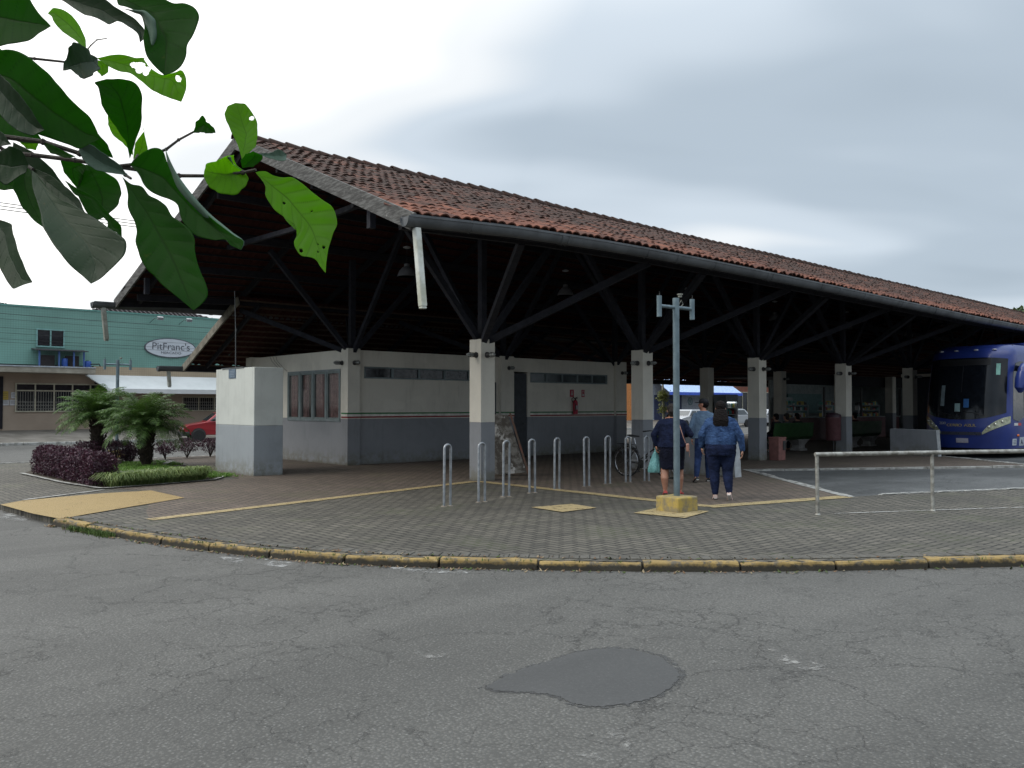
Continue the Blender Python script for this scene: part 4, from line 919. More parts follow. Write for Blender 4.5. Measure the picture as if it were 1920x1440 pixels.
t = thing('display_fridge', 'brightly lit display fridge between two pillars', 'fridge', (27.6, 19.0, 0))
b = MB(); b.box(0, .75, 0, .6, 0, .15); b.box(0, .05, 0, .6, .15, 1.75); b.box(.7, .75, 0, .6, .15, 1.75); b.box(0, .75, .55, .6, .15, 1.75); b.box(0, .75, 0, .6, 1.75, 2.0); b.build('cabinet', M_GALV, t, bevel=.01)
b = MB(); b.tube([(.08, .1, 1.7), (.68, .1, 1.7)], .02, 6); b.tube([(.08, .06, 1.0), (.68, .06, 1.0)], .012, 6); b.build('light_tube', M_TUBE, t)
for z in (.35, .65, .95, 1.25, 1.5):
    b = MB(); b.m = 0; b.box(.05, .7, .08, .55, z-.02, z); x = .07
    while x < .66: w = r7.uniform(.05, .09); b.m = r7.randrange(5); b.box(x, x+w-.01, .12, .4, z, z+r7.uniform(.12, .2)); x += w
    b.build('goods', gcol, t)
# dark wall added across the far end of the hall to block bright sky
t = thing('added_end_wall', 'added dark gable wall shutting bright sky out of the far end of the station', 'wall', (64, 17, 0)); b = MB(); b.add([(x, y, z) for x in (63.8, 64) for y, z in ((9.5, 0), (26.5, 0), (26.5, 3.4), (23.3, 4.1), (16.8, 6.75), (10.3, 4.1), (9.5, 3.6))], [(0, 1, 2, 3, 4, 5, 6), (13, 12, 11, 10, 9, 8, 7)]+[(i, (i+1) % 7, 7+(i+1) % 7, 7+i) for i in range(7)]); b.build('wall', mat('dark_blocking_wall', (.06, .065, .08), .85, (.045, .05, .06), 2), t, off=(64, 17, 0))
b = MB()
for k in range(4): b.box(63.72, 63.81, 11+k*3, 13+k*3, 2.6, 2.8)
b.build('ledge', M_PG, t, off=(64, 17, 0))
t = thing('back_room', 'cream rendered back room with a dark ledge, beyond the low barrier wall', 'building', (50.5, 20, 0))
b = MB(); b.m = 0; b.box(50, 51, 18.6, 22.5, 1.2, 3.4); b.m = 1; b.box(50, 51, 18.6, 22.5, 0, 1.2); b.build('wall', [M_PL, M_PG], t, off=(50.5, 20, 0))
b = MB(); b.box(49.9, 50, 18.6, 22.5, 2.25, 2.4); b.build('ledge', M_WOOD, t, off=(50.5, 20, 0))
b = MB(); b.box(49.8, 51.1, 18.5, 22.6, 3.4, 3.5); b.build('roof', M_WOOD, t, off=(50.5, 20, 0))

t = thing('store_room', 'dark slate painted store room at the far end of the benches', 'building', (44, 19.5, 0))
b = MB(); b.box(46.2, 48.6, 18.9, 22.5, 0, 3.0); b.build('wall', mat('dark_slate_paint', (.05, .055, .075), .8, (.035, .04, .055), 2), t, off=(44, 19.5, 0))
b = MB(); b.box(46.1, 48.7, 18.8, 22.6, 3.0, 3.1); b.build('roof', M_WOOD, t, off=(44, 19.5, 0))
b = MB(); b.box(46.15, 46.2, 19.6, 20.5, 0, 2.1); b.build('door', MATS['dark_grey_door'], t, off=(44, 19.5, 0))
# ------------------------------------------------------------------ bus
def bus(loc, rz):
    t = thing('bus', 'dark blue coach with gold lettering nosed into the right hand bay', 'bus', loc, rz)
    def bmat(name, c, r, spec=.6):
        q = NT(name); q.col(q.mix(q.ramp(q.noise(1.5, 3), .4, .7), c, tuple(k*.8 for k in c))); q.rough(r); q.b.inputs['Coat Weight'].default_value = .35; q.b.inputs['Coat Roughness'].default_value = .12; q.b.inputs['Specular IOR Level'].default_value = spec; return q.m
    BL = bmat('deep_blue_bus_paint', (.016, .034, .185), .38, .4); DG = mat('bus_windscreen_glass', (.008, .010, .014), .07, spec=.45, amt=.1)
    BK = mat('bus_black_trim', (.012, .012, .014), .5); W2, H = 1.28, 3.52
    def fx(z):       # how far the nose is set back at height z
        if z < .9: return .06*(1-(z-.3)/.6)+.02
        if z < 1.35: return .02+.03*((z-.9)/.45)
        return .05+.42*((z-1.35)/2.15)**1.35
    def hw(z): return W2-(.03*(1-min(1, (z-.3)/.5)))-(.0 if z < 1.2 else .07*((z-1.2)/2.2)**1.5)-(0 if z < 3.2 else .16*((z-3.2)/.32)**2)
    def P(y, z, o=0):                       # nose surface
        u = y/hw(z); return Vector((fx(z)-o+.42*abs(u)**4.2+.06*u*u+(0 if z < 3.2 else .35*((z-3.2)/.32)**2), y*(1+o*.3), z))
    zs = [.30, .38, .5, .7, .9, 1.0, 1.2, 1.35, 1.6, 1.9, 2.2, 2.5, 2.8, 3.0, 3.15, 3.28, 3.38, 3.46, 3.5]
    L = 12.5; ny = 22; rings = []
    for z in zs:
        r_ = [P(-hw(z)*math.cos(math.pi*0+0)*1*(1) if False else hw(z)*(-1+2*i/ny), z) for i in range(ny+1)]
        back = L-(0 if z < 3.2 else .2*((z-3.2)/.32)**2)
        r_ += [Vector((1.2, hw(z), z)), Vector((back, hw(z), z)), Vector((back, -hw(z), z)), Vector((1.2, -hw(z), z))]; rings.append(r_)
    n = len(rings[0]); b = MB(); b.add([v for r_ in rings for v in r_], [(i*n+k, i*n+(k+1) % n, (i+1)*n+(k+1) % n, (i+1)*n+k) for i in range(len(zs)-1) for k in range(n)]+[tuple((len(zs)-1)*n+k for k in range(n)), tuple(range(n))])
    b.build('body', BL, t, smooth=True)
    def patch(name, ys, zf, m_, o=.012, parent=t, nz=8, th=.012):
        """zf(y)->(z0,z1); raised panel on the nose"""
        b = MB(); vs = []; K = nz+1
        for oo_ in (o, o-th):
            for y in ys:
                z0, z1 = zf(y)
                for k in range(K): z = z0+(z1-z0)*k/nz; vs.append(P(y*hw(z)/W2, z, oo_))
        m1 = len(ys)*K; fs = [(i*K+k, (i+1)*K+k, (i+1)*K+k+1, i*K+k+1) for i in range(len(ys)-1) for k in range(nz)]
        edge = [i*K for i in range(len(ys))]+[(len(ys)-1)*K+k for k in range(1, K)]+[i*K+nz for i in range(len(ys)-2, -1, -1)]+[k for k in range(nz-1, 0, -1)]
        fs += [(edge[i], edge[(i+1) % len(edge)], m1+edge[(i+1) % len(edge)], m1+edge[i]) for i in range(len(edge))]
        b.add(vs, fs); return b.build(name, m_, parent, smooth=True)
    ws = patch('windscreen', np.linspace(-1.19, 1.19, 23), lambda y: (1.28+.10*(1-(y/1.2)**2)*-1+.12*abs(y/1.2)**3, 3.10-.05*abs(y/1.2)**3), DG)
    patch('destination_panel', np.linspace(-.8, .8, 9), lambda y: (2.86, 3.06), BK, .018, ws, 3)
    b = MB(); b.add([P(-.012, z, .02) for z in (1.25, 2.2, 3.05)]+[P(.012, z, .02) for z in (1.25, 2.2, 3.05)], [(0, 3, 4, 1), (1, 4, 5, 2)]); b.build('centre_seal', BK, ws)
    # papers behind the screen
    for nm, c, y0, y1, z0, z1 in (('sticker', (.20, .42, .36), -1.04, -.94, 2.55, 2.9), ('paper', (.22, .32, .33), .02, .18, 1.42, 1.68), ('paper', (.16, .20, .22), .52, .64, 1.6, 2.25), ('sticker', (.03, .12, .32), -.24, -.08, 1.55, 1.82)):
        patch(nm, [y0, y1], lambda y, z0=z0, z1=z1: (z0, z1), mat('bus_'+nm+str(int(c[1]*100)), c, .5), .016, ws, 2)
    b = MB(); b.tube([P(-.7, 1.3, .03), P(-.35, 1.4, .04), P(.15, 1.42, .04)], .010, 6); b.tube([P(.2, 1.3, .03), P(.5, 1.38, .04), P(.95, 1.42, .04)], .010, 6); b.build('wiper', BK, t)
    lens = mat('headlight_lens', (.40, .42, .30), .12, (.20, .21, .14), 14, spec=1.0)
    for s_ in (-1, 1):
        ys = [s_*v for v in np.linspace(.62, 1.27, 9)]
        h_ = patch('headlight', ys, lambda y: (.74+.36*(abs(y)-.62)/.65-.02, .76+.20*math.sin(math.pi*min(1, max(0, (abs(y)-.60)/.95)))**.7+.36*(abs(y)-.62)/.65), lens, .014)
        for y in (.8, .95, 1.1): b = MB(); q = P(s_*y, .86+.36*(y-.62)/.65, .022); b.ell(q, .02, .05, .045, 10); b.build('reflector', mat('bright_reflector', (.7, .7, .6), .15, metal=.7), h_, smooth=True)
    patch('grille', np.linspace(-.60, .60, 9), lambda y: (.70, .80), mat('bus_grey_trim', (.05, .055, .08), .35), .012)
    pl = patch('number_plate', [-.22, .14], lambda y: (.46, .60), mat('plate_grey', (.42, .40, .46), .5), .02, t, 1)
    gold = mat('gold_lettering', (.42, .33, .10), .4); 
    def on_nose(y, z, o=.02):
        a = P(y-.03, z, o); c = P(y+.03, z, o); u_ = P(y, z+.05, o)-P(y, z-.05, o); x_ = (a-c).normalized(); 
        return a.lerp(c, .5), x_, u_.normalized()
    # letters one by one, so that they follow the curve of the nose
    def nose_text(s, y0, z, size, step, m_, nm):
        for k, ch in enumerate(s):
            if ch == ' ': continue
            c, x_, u_ = on_nose(y0+k*step, z, .022); x_ = -x_
            text(nm, ch, size, frame(c, x_, u_) if False else frame_out(c, x_, u_), m_, t, .003, sx=1.35)
    def frame_out(c, x_, u_):
        z_ = x_.cross(u_).normalized()
        mm = Matrix((x_, u_, z_)).transposed().to_4x4(); mm.translation = c; return mm
    # viewer faces the nose from -X: writing runs towards -y in bus space (left to right for the viewer)
    def ntext(s, y0, z, size, step, m_, nm='lettering'):
        for k, ch in enumerate(s):
            if ch == ' ': continue
            y = y0-k*step; a = P(y+.03, z, .022); c = P(y-.03, z, .022); x_ = (c-a).normalized(); u_ = (P(y, z+.05, .02)-P(y, z-.05, .02)).normalized()
            text(nm, ch, size, frame_out(P(y, z, .024), x_, u_), m_, t, .003, sx=1.4)
    ntext('CERRO AZUL', .36, 1.0, .115, .088, gold); ntext('208', .62, 1.06, .12, .07, mat('grey_digit', (.25, .26, .3), .5))
    # side facing the viewer is -y
    sy = -1
    def sidebox(nm, x0, x1, z0, z1, m_, o=.01, par=t, bev=0):
        b = MB(); y0, y1 = -hw(z0)-o, -hw(z1)-o
        b.add([(x0, y0, z0), (x1, y0, z0), (x1, y1, z1), (x0, y1, z1), (x0, y0+.03, z0), (x1, y0+.03, z0), (x1, y1+.03, z1), (x0, y1+.03, z1)], [(0, 1, 2, 3), (4, 5, 6, 7), (0, 1, 5, 4), (1, 2, 6, 5), (2, 3, 7, 6), (3, 0, 4, 7)]); return b.build(nm, m_, par, bevel=bev)
    b = MB(); pts = [(.62, 1.20), (1.0, 1.12), (1.6, 1.3), (2.3, 1.62), (2.3, 2.95), (1.3, 2.98), (1.0, 2.92), (.78, 2.6)]
    b.add([(x, -hw(z)-.012, z) for x, z in pts]+[(x, -hw(z)+.02, z) for x, z in pts], [tuple(range(8))]+[(i, (i+1) % 8, 8+(i+1) % 8, 8+i) for i in range(8)]); sw = b.build('side_window', DG, t)
    sidebox('window_bar', 1.45, 1.5, 1.3, 2.95, BK, .016, sw)
    for x in np.arange(2.5, 11.8, 1.55): sidebox('side_window', x, x+1.42, 1.95, 2.95, DG)
    sidebox('reflective_strip', .72, .98, 1.0, 1.08, mat('strip_white', (.6, .6, .6), .4)); sidebox('reflective_strip', .98, 1.22, 1.0, 1.08, mat('strip_red', (.5, .02, .03), .4))
    b = MB(); b.ell((1.0, -hw(.7)-.01, .70), .09, .02, .04, 12); b.build('marker_lamp', mat('amber_lens', (.75, .16, .02), .2), t, smooth=True)
    stw = mat('sticker_white', (.5, .55, .6), .5); inkc = mat('sticker_ink', (.03, .04, .10), .5)
    s1 = sidebox('sticker', .62, .90, .40, .60, stw); s2 = sidebox('sticker', 1.12, 1.42, .38, .64, stw); s3 = sidebox('sticker', 1.42, 1.72, .38, .64, mat('sticker_violet', (.25, .25, .42), .5))
    text('letter', 'A', .22, frame((1.27, -hw(.5)-.016, .49), (1, 0, 0)), inkc, s2, .002, bold=.004); text('letter', 'N', .16, frame((1.57, -hw(.5)-.016, .50), (1, 0, 0)), inkc, s3, .002)
    b = MB()
    for k in range(3): b.box(.66, .86, -hw(.5)-.014, -hw(.5)-.010, .54-k*.045, .55-k*.045)
    b.build('sticker_lines', inkc, s1)
    for x in (2.35, 9.6):
        for s_ in (-1, 1):
            b = MB(); b.lathe([(.30, -.14), (.46, -.14), (.5, -.1), (.5, .1), (.46, .14), (.30, .14)], (x, s_*1.155, .38), 28, 'y'); w = b.build('wheel', MATS['black_rubber'], t, smooth=True)
            b = MB(); b.lathe([(.31, -.10), (.29, .13), (.15, .1), (.12, .16), (.0, .16)] if s_ > 0 else [(0, -.16), (.12, -.16), (.15, -.1), (.29, -.13), (.31, .1)], (x, s_*1.155, .38), 20, 'y'); b.build('rim', M_GALV, w, smooth=True)
        for s_ in (-1, 1): b = MB(); b.lathe([(.60, -.02), (.60, .02)], (x, s_*(1.252), .40), 28, 'y'); b.build('wheel_arch', BK, t)
    # hanging mirrors: arm from the roof, drooping housing
    for s_ in (-1,):
        b = MB(); y = s_*1.2
        b.tube([(1.5, y-.02, 2.72), (1.2, y+s_*.22, 2.80), (.8, y+s_*.36, 2.80), (.55, y+s_*.40, 2.68), (.5, y+s_*.40, 2.5)], [.08, .10, .12, .13, .12], 12); mr = b.build('mirror_arm', BL, t, smooth=True)
        b = MB(); b.tube([(.5, y+s_*.40, 2.62), (.46, y+s_*.40, 2.4), (.44, y+s_*.38, 2.15), (.46, y+s_*.36, 2.0)], [.13, .17, .16, .05], 14, flat=1.1); b.build('mirror_housing', BL, mr, smooth=True)
    b = MB(); b.box(3, 5.2, -.8, .8, 3.46, 3.66); b.build('air_unit', BL, t, bevel=.08, seg=3)
    b = MB()
    for y in (-.8, -.3, .3, .8): b.ell(P(y, 3.34, .02), .05, .07, .025, 10)
    b.build('roof_marker', mat('pale_lens', (.6, .6, .65), .3), t, smooth=True)
    b = MB(); b.box(.5, 12, -1.2, 1.2, .22, .32); b.build('underbody', BK, t)
    return t
bus((28.2, 10.88, -.035), R(-3))
# ------------------------------------------------------------------ cars
def car(loc, rz, col, label, name='parked_car', L=3.9, H=1.40, hatch=True, group=None, windows=True):
    t = thing(name, label, 'car', loc, rz, group); w = .80
    q = MATS.get('carpaint'+str(col))
    if q is None:
        k = NT('car_paint'); k.col(col); k.rough(.3); k.b.inputs['Coat Weight'].default_value = .7; k.b.inputs['Coat Roughness'].default_value = .08; q = k.m; MATS['carpaint'+str(col)] = q
    # side profile of the lower body, x from the nose (0) to the tail (L)
    a = L/3.9
    low = [(0, .30), (.0, .55), (.05, .68), (.25*a, .76), (.95*a, .90), (1.1*a, .93), (L-.75, .97), (L-.12, .95), (L-.02, .8), (L, .45), (L-.03, .28)]
    def hwz(x, z): return w*(1-.10*max(0, (.6-x)/.6)**2-.06*max(0, (x-L+.5)/.5)**2)-(.03 if z > .8 else 0)-(.03 if z < .4 else 0)
    b = MB(); n = len(low); vs = [(x, -hwz(x, z), z) for x, z in low]+[(x, hwz(x, z), z) for x, z in low]
    b.add(vs, [(i, (i+1) % n, n+(i+1) % n, n+i) for i in range(n)]+[tuple(range(n)), tuple(range(n, 2*n))[::-1]]); body = b.build('body', q, t, bevel=.035, seg=3)
    # cabin
    gx = [(1.02*a, .92), (1.55*a, H-.06), (1.75*a, H), (L-1.0, H), (L-.75, H-.05), (L-.22, .95)] if hatch else [(1.05*a, .92), (1.7*a, H-.04), (2.0*a, H), (L-1.5, H), (L-1.3, H-.04), (L-.7, .95)]
    def cw(z): return w-.05-.17*(z-.92)/(H-.92)
    b = MB(); n = len(gx); b.add([(x, -cw(z), z) for x, z in gx]+[(x, cw(z), z) for x, z in gx], [(i, (i+1) % n, n+(i+1) % n, n+i) for i in range(n)]+[tuple(range(n)), tuple(range(n, 2*n))[::-1]]); b.build('roof', q, t, bevel=.03, seg=2)
    gl = mat('car_glass', (.03, .04, .045), .06, spec=.9, amt=.1)
    def lerp(p, r_, k): return (p[0]+(r_[0]-p[0])*k, p[1]+(r_[1]-p[1])*k)
    for nm, p, r_ in (('windscreen', gx[0], gx[1]), ('rear_window', gx[-1], gx[-2])):
        p1, p2 = lerp(p, r_, .1), lerp(p, r_, .93); s_ = -1 if nm == 'windscreen' else 1
        b = MB(); o = .012*s_
        b.add([(p1[0]+o, -cw(p1[1])+.07, p1[1]+.01), (p1[0]+o, cw(p1[1])-.07, p1[1]+.01), (p2[0]+o, cw(p2[1])-.07, p2[1]+.01), (p2[0]+o, -cw(p2[1])+.07, p2[1]+.01)], [(0, 1, 2, 3)]); b.build(nm, gl, t)
    for s_ in (-1, 1):
        for x0, x1, xa, xb in ((gx[0][0]+.16, gx[0][0]+1.15, gx[1][0]+.1, gx[0][0]+1.1), (gx[0][0]+1.22, gx[-1][0]-.3, gx[0][0]+1.18, gx[-2][0]-.12)):
            b = MB(); z0, z1 = .96, H-.1; b.add([(x0, s_*(cw(z0)+.008), z0), (x1, s_*(cw(z0)+.008), z0), (xb, s_*(cw(z1)+.008), z1), (xa, s_*(cw(z1)+.008), z1)], [(0, 1, 2, 3)]); b.build('side_window', gl, t)
        for x in (.68*a, L-.72):
            b = MB(); b.lathe([(.17, -.09), (.26, -.09), (.28, -.06), (.28, .06), (.26, .09), (.17, .09)], (x, s_*(w-.065), .28), 22, 'y'); wl_ = b.build('wheel', MATS['black_rubber'], t, smooth=True)
            b = MB(); pr = [(.0, .07), (.06, .08), (.09, .05), (.16, .07), (.18, .09), (.18, -.05)]; pr = pr if s_ > 0 else [(a_, -c_) for a_, c_ in pr]; b.lathe(pr, (x, s_*(w-.065), .28), 16, 'y'); b.build('rim', M_GALV, wl_, smooth=True)
            b = MB(); b.lathe([(.33, -.012), (.33, .012)], (x, s_*(w-.030), .30), 22, 'y'); b.build('wheel_arch', M_LC, t)
        b = MB(); b.box(gx[0][0]+.25, gx[0][0]+.40, min(s_*(w-.02), s_*(w+.14)), max(s_*(w-.02), s_*(w+.14)), .95, 1.06); b.build('mirror', M_LC, t, bevel=.02)
        b = MB(); b.box(-.008, .10, min(s_*.42, s_*.68), max(s_*.42, s_*.68), .56, .68); b.build('headlight', mat('car_headlight', (.5, .5, .48), .15), t, bevel=.01)
        b = MB(); b.box(L-.08, L+.004, min(s_*.45, s_*.7), max(s_*.45, s_*.7), .6, .8); b.build('tail_light', mat('tail_red', (.3, .02, .02), .2), t, bevel=.01)
    b = MB(); b.box(-.05, .30, -w+.02, w-.02, .26, .46); b.build('bumper', mat('dark_bumper', (.03, .03, .032), .6), t, bevel=.04)
    b = MB(); b.box(L-.25, L+.05, -w+.03, w-.03, .28, .48); b.build('bumper', MATS['dark_bumper'], t, bevel=.04)
    return t
car((15.35, 40.9, ZR), R(-13), (.30, .012, .02), 'old red hatchback parked across the street, half hidden by the cabinet block')
car((51.5, 40.2, ZR), R(2), (.45, .46, .48), 'white car across the street, seen left of the lamp post pole', group='pale cars across the street')
car((56.3, 40.0, ZR), R(0), (.42, .44, .46), 'silver white car across the street, seen between the woman and the man', L=4.2, H=1.45, group='pale cars across the street')
car((61.8, 40.2, ZR), R(-1), (.40, .41, .43), 'pale car across the street, seen right of the woman in denim', L=4.1, group='pale cars across the street')
# ------------------------------------------------------------------ buildings across the street
FY = 46.0
tb = Vector((17, 49, 0)); T1 = thing('shop_building', 'two storey market building with teal tiled upper wall and beige ground floor', 'building', tb)
def smalltile(name, c, sc=9):
    t = NT(name); x, y, z = t.xyz(); fx_ = t.ma('PINGPONG', t.ma('MULTIPLY', x, sc), .5); fz = t.ma('PINGPONG', t.ma('MULTIPLY', z, sc), .5); d = t.ma('MINIMUM', fx_, fz)
    k = t.mix(t.ramp(t.noise(.8, 4), .35, .7), c, tuple(q*.85 for q in c)); k = t.mix(t.ramp(d, .02, .08, .55, 0), k, tuple(q*.45 for q in c)); t.col(k); t.rough(.45); return t.m
M_TEAL = smalltile('teal_wall_tiles', (.155, .31, .265)); M_BEI = smalltile('beige_wall_tiles', (.36, .29, .20))
M_BEP = mat('beige_paint', (.33, .265, .205), .85, (.28, .22, .17), .8)
b = MB(); b.box(1, 33, FY, FY+9, 3.55, 6.28); b.build('upper_wall', M_TEAL, T1, off=tb)
b = MB(); b.box(1, 33.1, FY-.03, FY+9.1, 6.28, 6.36); b.build('parapet', mat('teal_coping', (.12, .30, .26), .6), T1, off=tb)
b = MB(); b.box(1, 33, FY+.02, FY+9, .3, 3.2); b.build('ground_floor_wall', M_BEP, T1, off=tb)
b = MB(); b.box(12.9, 33, FY-.01, FY+8, 3.0, 3.548); b.build('tile_band', M_BEI, T1, off=tb)
b = MB(); b.box(1, 12.6, FY-1.4, FY+.1, 3.12, 3.38); cn = b.build('canopy_slab', mat('cream_slab', (.36, .34, .28), .8, (.24, .22, .18), 2), T1, off=tb, bevel=.01)
b = MB(); b.box(1, 12.6, FY-1.44, FY-.02, 3.38, 3.44); b.build('metal_edge', mat('bright_zinc', (.42, .46, .50), .4, metal=.3), cn, off=tb)
# hipped dark roof behind the parapet
dk = mat('dark_roof_tiles', (.05, .042, .045), .85, (.028, .024, .026), 3, bump=.8, bscale=9)
def hip(x0, x1, y0, y1, z0, h, m_, par, off, nm='roof'):
    b = MB(); k = min(x1-x0, y1-y0)/2
    nn = 26
    b.add([(x0, y0, z0), (x1, y0, z0), (x1, y1, z0), (x0, y1, z0), (x0+k, (y0+y1)/2, z0+h), (x1-k, (y0+y1)/2, z0+h)], [(0, 1, 5, 4), (1, 2, 5), (2, 3, 4, 5), (3, 0, 4)]); o = b.build(nm, m_, par, off=off)
    b = MB()
    for j in range(1, 13):
        f_ = j/13; xa, xb = x0+k*f_, x1-k*f_; b.box(xa, xb, y0+(y1-y0)/2*f_-.03, y0+(y1-y0)/2*f_+.03, z0+h*f_-.0, z0+h*f_+.045)
    x = x0+.3
    while x < x1:
        f_ = min(1, min(x-x0, x1-x)/k); b.beam((x, y0, z0+.03), (x, y0+(y1-y0)/2*f_, z0+h*f_+.03), .07, .05); x += .24
    b.build('roof_tiles', m_, o, off=off); return o
hip(12.6, 20.2, FY+1.2, FY+8, 6.3, 1.25, dk, T1, tb); hip(-6, 10.6, FY+1.0, FY+9, 6.25, 1.1, dk, T1, tb)
def win_face(x0, x1, z0, z1, cols, y, par, off, m_=None, top=None, grille=False, fr=.06, sm=None):
    sm = sm or mat('cream_window_frame', (.42, .39, .30), .6)
    b = MB(); b.box(x0, x1, y-.05, y+.06, z0, z0+fr); b.box(x0, x1, y-.05, y+.06, z1-fr, z1)
    for i in range(cols+1): x = x0+(x1-x0-fr)*i/cols; b.box(x, x+fr, y-.052, y+.058, z0+fr, z1-fr)
    if top: b.box(x0+.01, x1-.01, y-.045, y+.05, top-fr/2, top+fr/2)
    f = b.build('window', sm, par, off=off)
    b = MB(); b.box(x0+fr/2, x1-fr/2, y-.01, y+.015, z0+fr/2, z1-fr/2); b.build('pane', MATS['dark_glass'], f, off=off)
    if grille:
        b = MB(); x = x0+.1; 
        while x < x1-.1: b.box(x, x+.012, y-.035, y-.022, z0+.05, (top or z1)-.05); x += .11
        zz_ = z0+.15
        for k in range(3): 
            x = x0+.1
            while x < x1-.2: b.beam((x, y-.03, z0+.12+k*.16), (x+.11, y-.03, z0+.2+k*.16), .008, .008); b.beam((x, y-.028, z0+.2+k*.16), (x+.11, y-.028, z0+.12+k*.16), .008, .008); x += .11
        b.build('grille', mat('pale_grille', (.32, .31, .28), .6), f, off=off)
    return f
win_face(9.45, 13.6, 1.28, 2.66, 5, FY, T1, tb, top=2.3, grille=True)
win_face(17.3, 20.8, 1.30, 2.08, 4, FY, T1, tb, grille=True)
win_face(4.6, 7.2, 1.28, 2.66, 3, FY, T1, tb, top=2.3, grille=True)
win_face(10.3, 11.55, 4.40, 5.28, 2, FY-.02, T1, tb, sm=mat('teal_window_frame', (.22, .42, .40), .5))
win_face(22, 24, 4.3, 5.3, 2, FY-.02, T1, tb, sm=MATS['teal_window_frame'])
# little lean-to over blue barrels on the slab
b = MB(); b.obox((11.25, FY-.45, 4.26), (1.15, 0, 0), (0, .48, .05), (0, 0, .02)); b.build('shelter_roof', mat('dark_sheet', (.04, .04, .045), .6), T1, off=tb)
for x in (10.25, 11.1, 11.75, 12.2):
    b = MB(); b.box(x, x+.07, FY-.8, FY-.73, 3.44, 4.22); b.build('shelter_post', mat('blue_post', (.06, .12, .30), .5), T1, off=tb)
for x in (10.42, 11.85-.35):
    b = MB(); b.box(x, x+.60, FY-.45, FY-.35, 3.46, 4.0); b.build('shutter', mat('dark_brown_panel', (.03, .025, .025), .6), T1, off=tb)
for x, r_, h_ in ((11.42, .14, .42), (12.45, .17, .32)):
    q = thing('barrel', 'blue plastic barrel '+('under the small shelter' if x < 12 else 'at the right end')+' on the canopy slab', 'barrel', (x, FY-.6, 3.44)); b = MB(); b.lathe([(r_*.9, 0), (r_, .03), (r_, h_-.05), (r_*.8, h_)], n=14); b.build('drum', mat('blue_plastic', (.03, .09, .36), .4), q, smooth=True); b = MB(); b.lathe([(r_*.4, h_), (r_*.4, h_+.03)], n=10); b.build('cap', MATS['black_rubber'], q)
b = MB(); b.tube([(12.5, FY-.9, 3.6), (12.9, FY-.9, 3.62), (12.95, FY-.9, 3.5)], .03, 6); b.build('water_pipe', MATS['black_rubber'], T1, off=tb)
# white sloping awning
b = MB(); b.add([(12.5, FY-.02, 3.12), (27, FY-.02, 3.12), (27, FY-1.5, 2.42), (13.1, FY-1.5, 2.42), (13.1, FY-1.5, 2.20), (27, FY-1.5, 2.20), (12.5, FY-.02, 3.07), (27, FY-.02, 3.07), (13.1, FY-1.46, 2.2), (27, FY-1.46, 2.2), (27, FY-1.46, 2.39), (13.1, FY-1.46, 2.39)], [(0, 1, 2, 3), (3, 2, 5, 4), (6, 7, 10, 11), (4, 5, 9, 8), (8, 9, 10, 11), (0, 3, 11, 6)])
b.build('awning', mat('white_awning_fabric', (.58, .60, .60), .6, (.5, .52, .52), 1), T1, off=tb)
b = MB(); b.box(12.95, 13.1, FY-.02, FY, 2.3, 3.1); b.build('awning_bracket', M_WOOD, T1, off=tb)
b = MB(); b.box(8.7, 8.95, FY-.03, FY, .5, 2.95); b.build('dark_column', M_WOOD, T1, off=tb)
for x, z, w, h, c, nm in ((9.02, 2.05, .3, .42, (.42, .30, .06), 'yellow'), (9.4, 2.07, .22, .28, (.5, .5, .52), 'white'), (9.05, 1.73, .3, .26, (.45, .45, .52), 'white'), (9.38, 1.73, .3, .26, (.45, .45, .52), 'white')):
    q = thing('wall_notice', nm+' notice '+{2.05: 'highest on the beige wall at the left edge', 2.07: 'beside the yellow one on the beige wall', 1.73: ('below left' if x < 9.2 else 'below right')+' on the beige wall near the left edge'}[z], 'notice', (x, FY, z)); b = MB(); b.box(-w/2, w/2, -.015, .02, -h/2, h/2); b.build('sheet', mat('notice_'+nm+str(c[2]), c, .7), q)
    b = MB(); 
    for k in range(3): b.box(-w*.35, w*.35, -.018, -.014, h*.25-k*h*.22, h*.25-k*h*.22+.015)
    b.build('print', M_LC, q)
# oval sign
sg = thing('oval_sign', 'white oval shop sign with script lettering on the teal wall', 'sign', (16.66, FY, 4.62))
ov = [(1.28*math.cos(2*math.pi*k/48), .47*math.sin(2*math.pi*k/48)) for k in range(48)]
b = MB(); b.add([(x*1.05, -.06, z*1.10) for x, z in ov]+[(x*1.05, .0, z*1.10) for x, z in ov], [tuple(range(48)), *[(k, (k+1) % 48, 48+(k+1) % 48, 48+k) for k in range(48)]]); b.build('rim', mat('dark_sign_rim', (.10, .11, .13), .5), sg)
b = MB(); b.add([(x, -.075, z) for x, z in ov]+[(x, -.05, z) for x, z in ov], [tuple(range(48)), *[(k, (k+1) % 48, 48+(k+1) % 48, 48+k) for k in range(48)]]); b.build('face', mat('sign_face', (.50, .54, .58), .4, (.46, .5, .54), 3), sg)
ink = mat('sign_grey_ink', (.09, .10, .12), .5)
text('lettering', "PitFranc's", .52, frame((.02, -.08, .06), (1, 0, 0)), ink, sg, .003); text('lettering', 'MERCADO', .17, frame((.02, -.08, -.26), (1, 0, 0)), ink, sg, .003, sx=1.3)
for x in (15.9, 17.4):
    q = thing('sign_floodlight', 'small floodlight on an arm above the '+('left' if x < 16 else 'right')+' half of the oval sign', 'floodlight', (x, FY, 6.1)); b = MB(); b.tube([(-.3, 0, -.2), (-.2, -.4, .0), (0, -.6, 0)], .012, 5); b.build('arm', M_LC, q); b = MB(); b.obox((.0, -.65, 0), (.14, 0, 0), (0, .07, .03), (0, -.02, .07)); b.build('lamp_head', M_GALV, q)
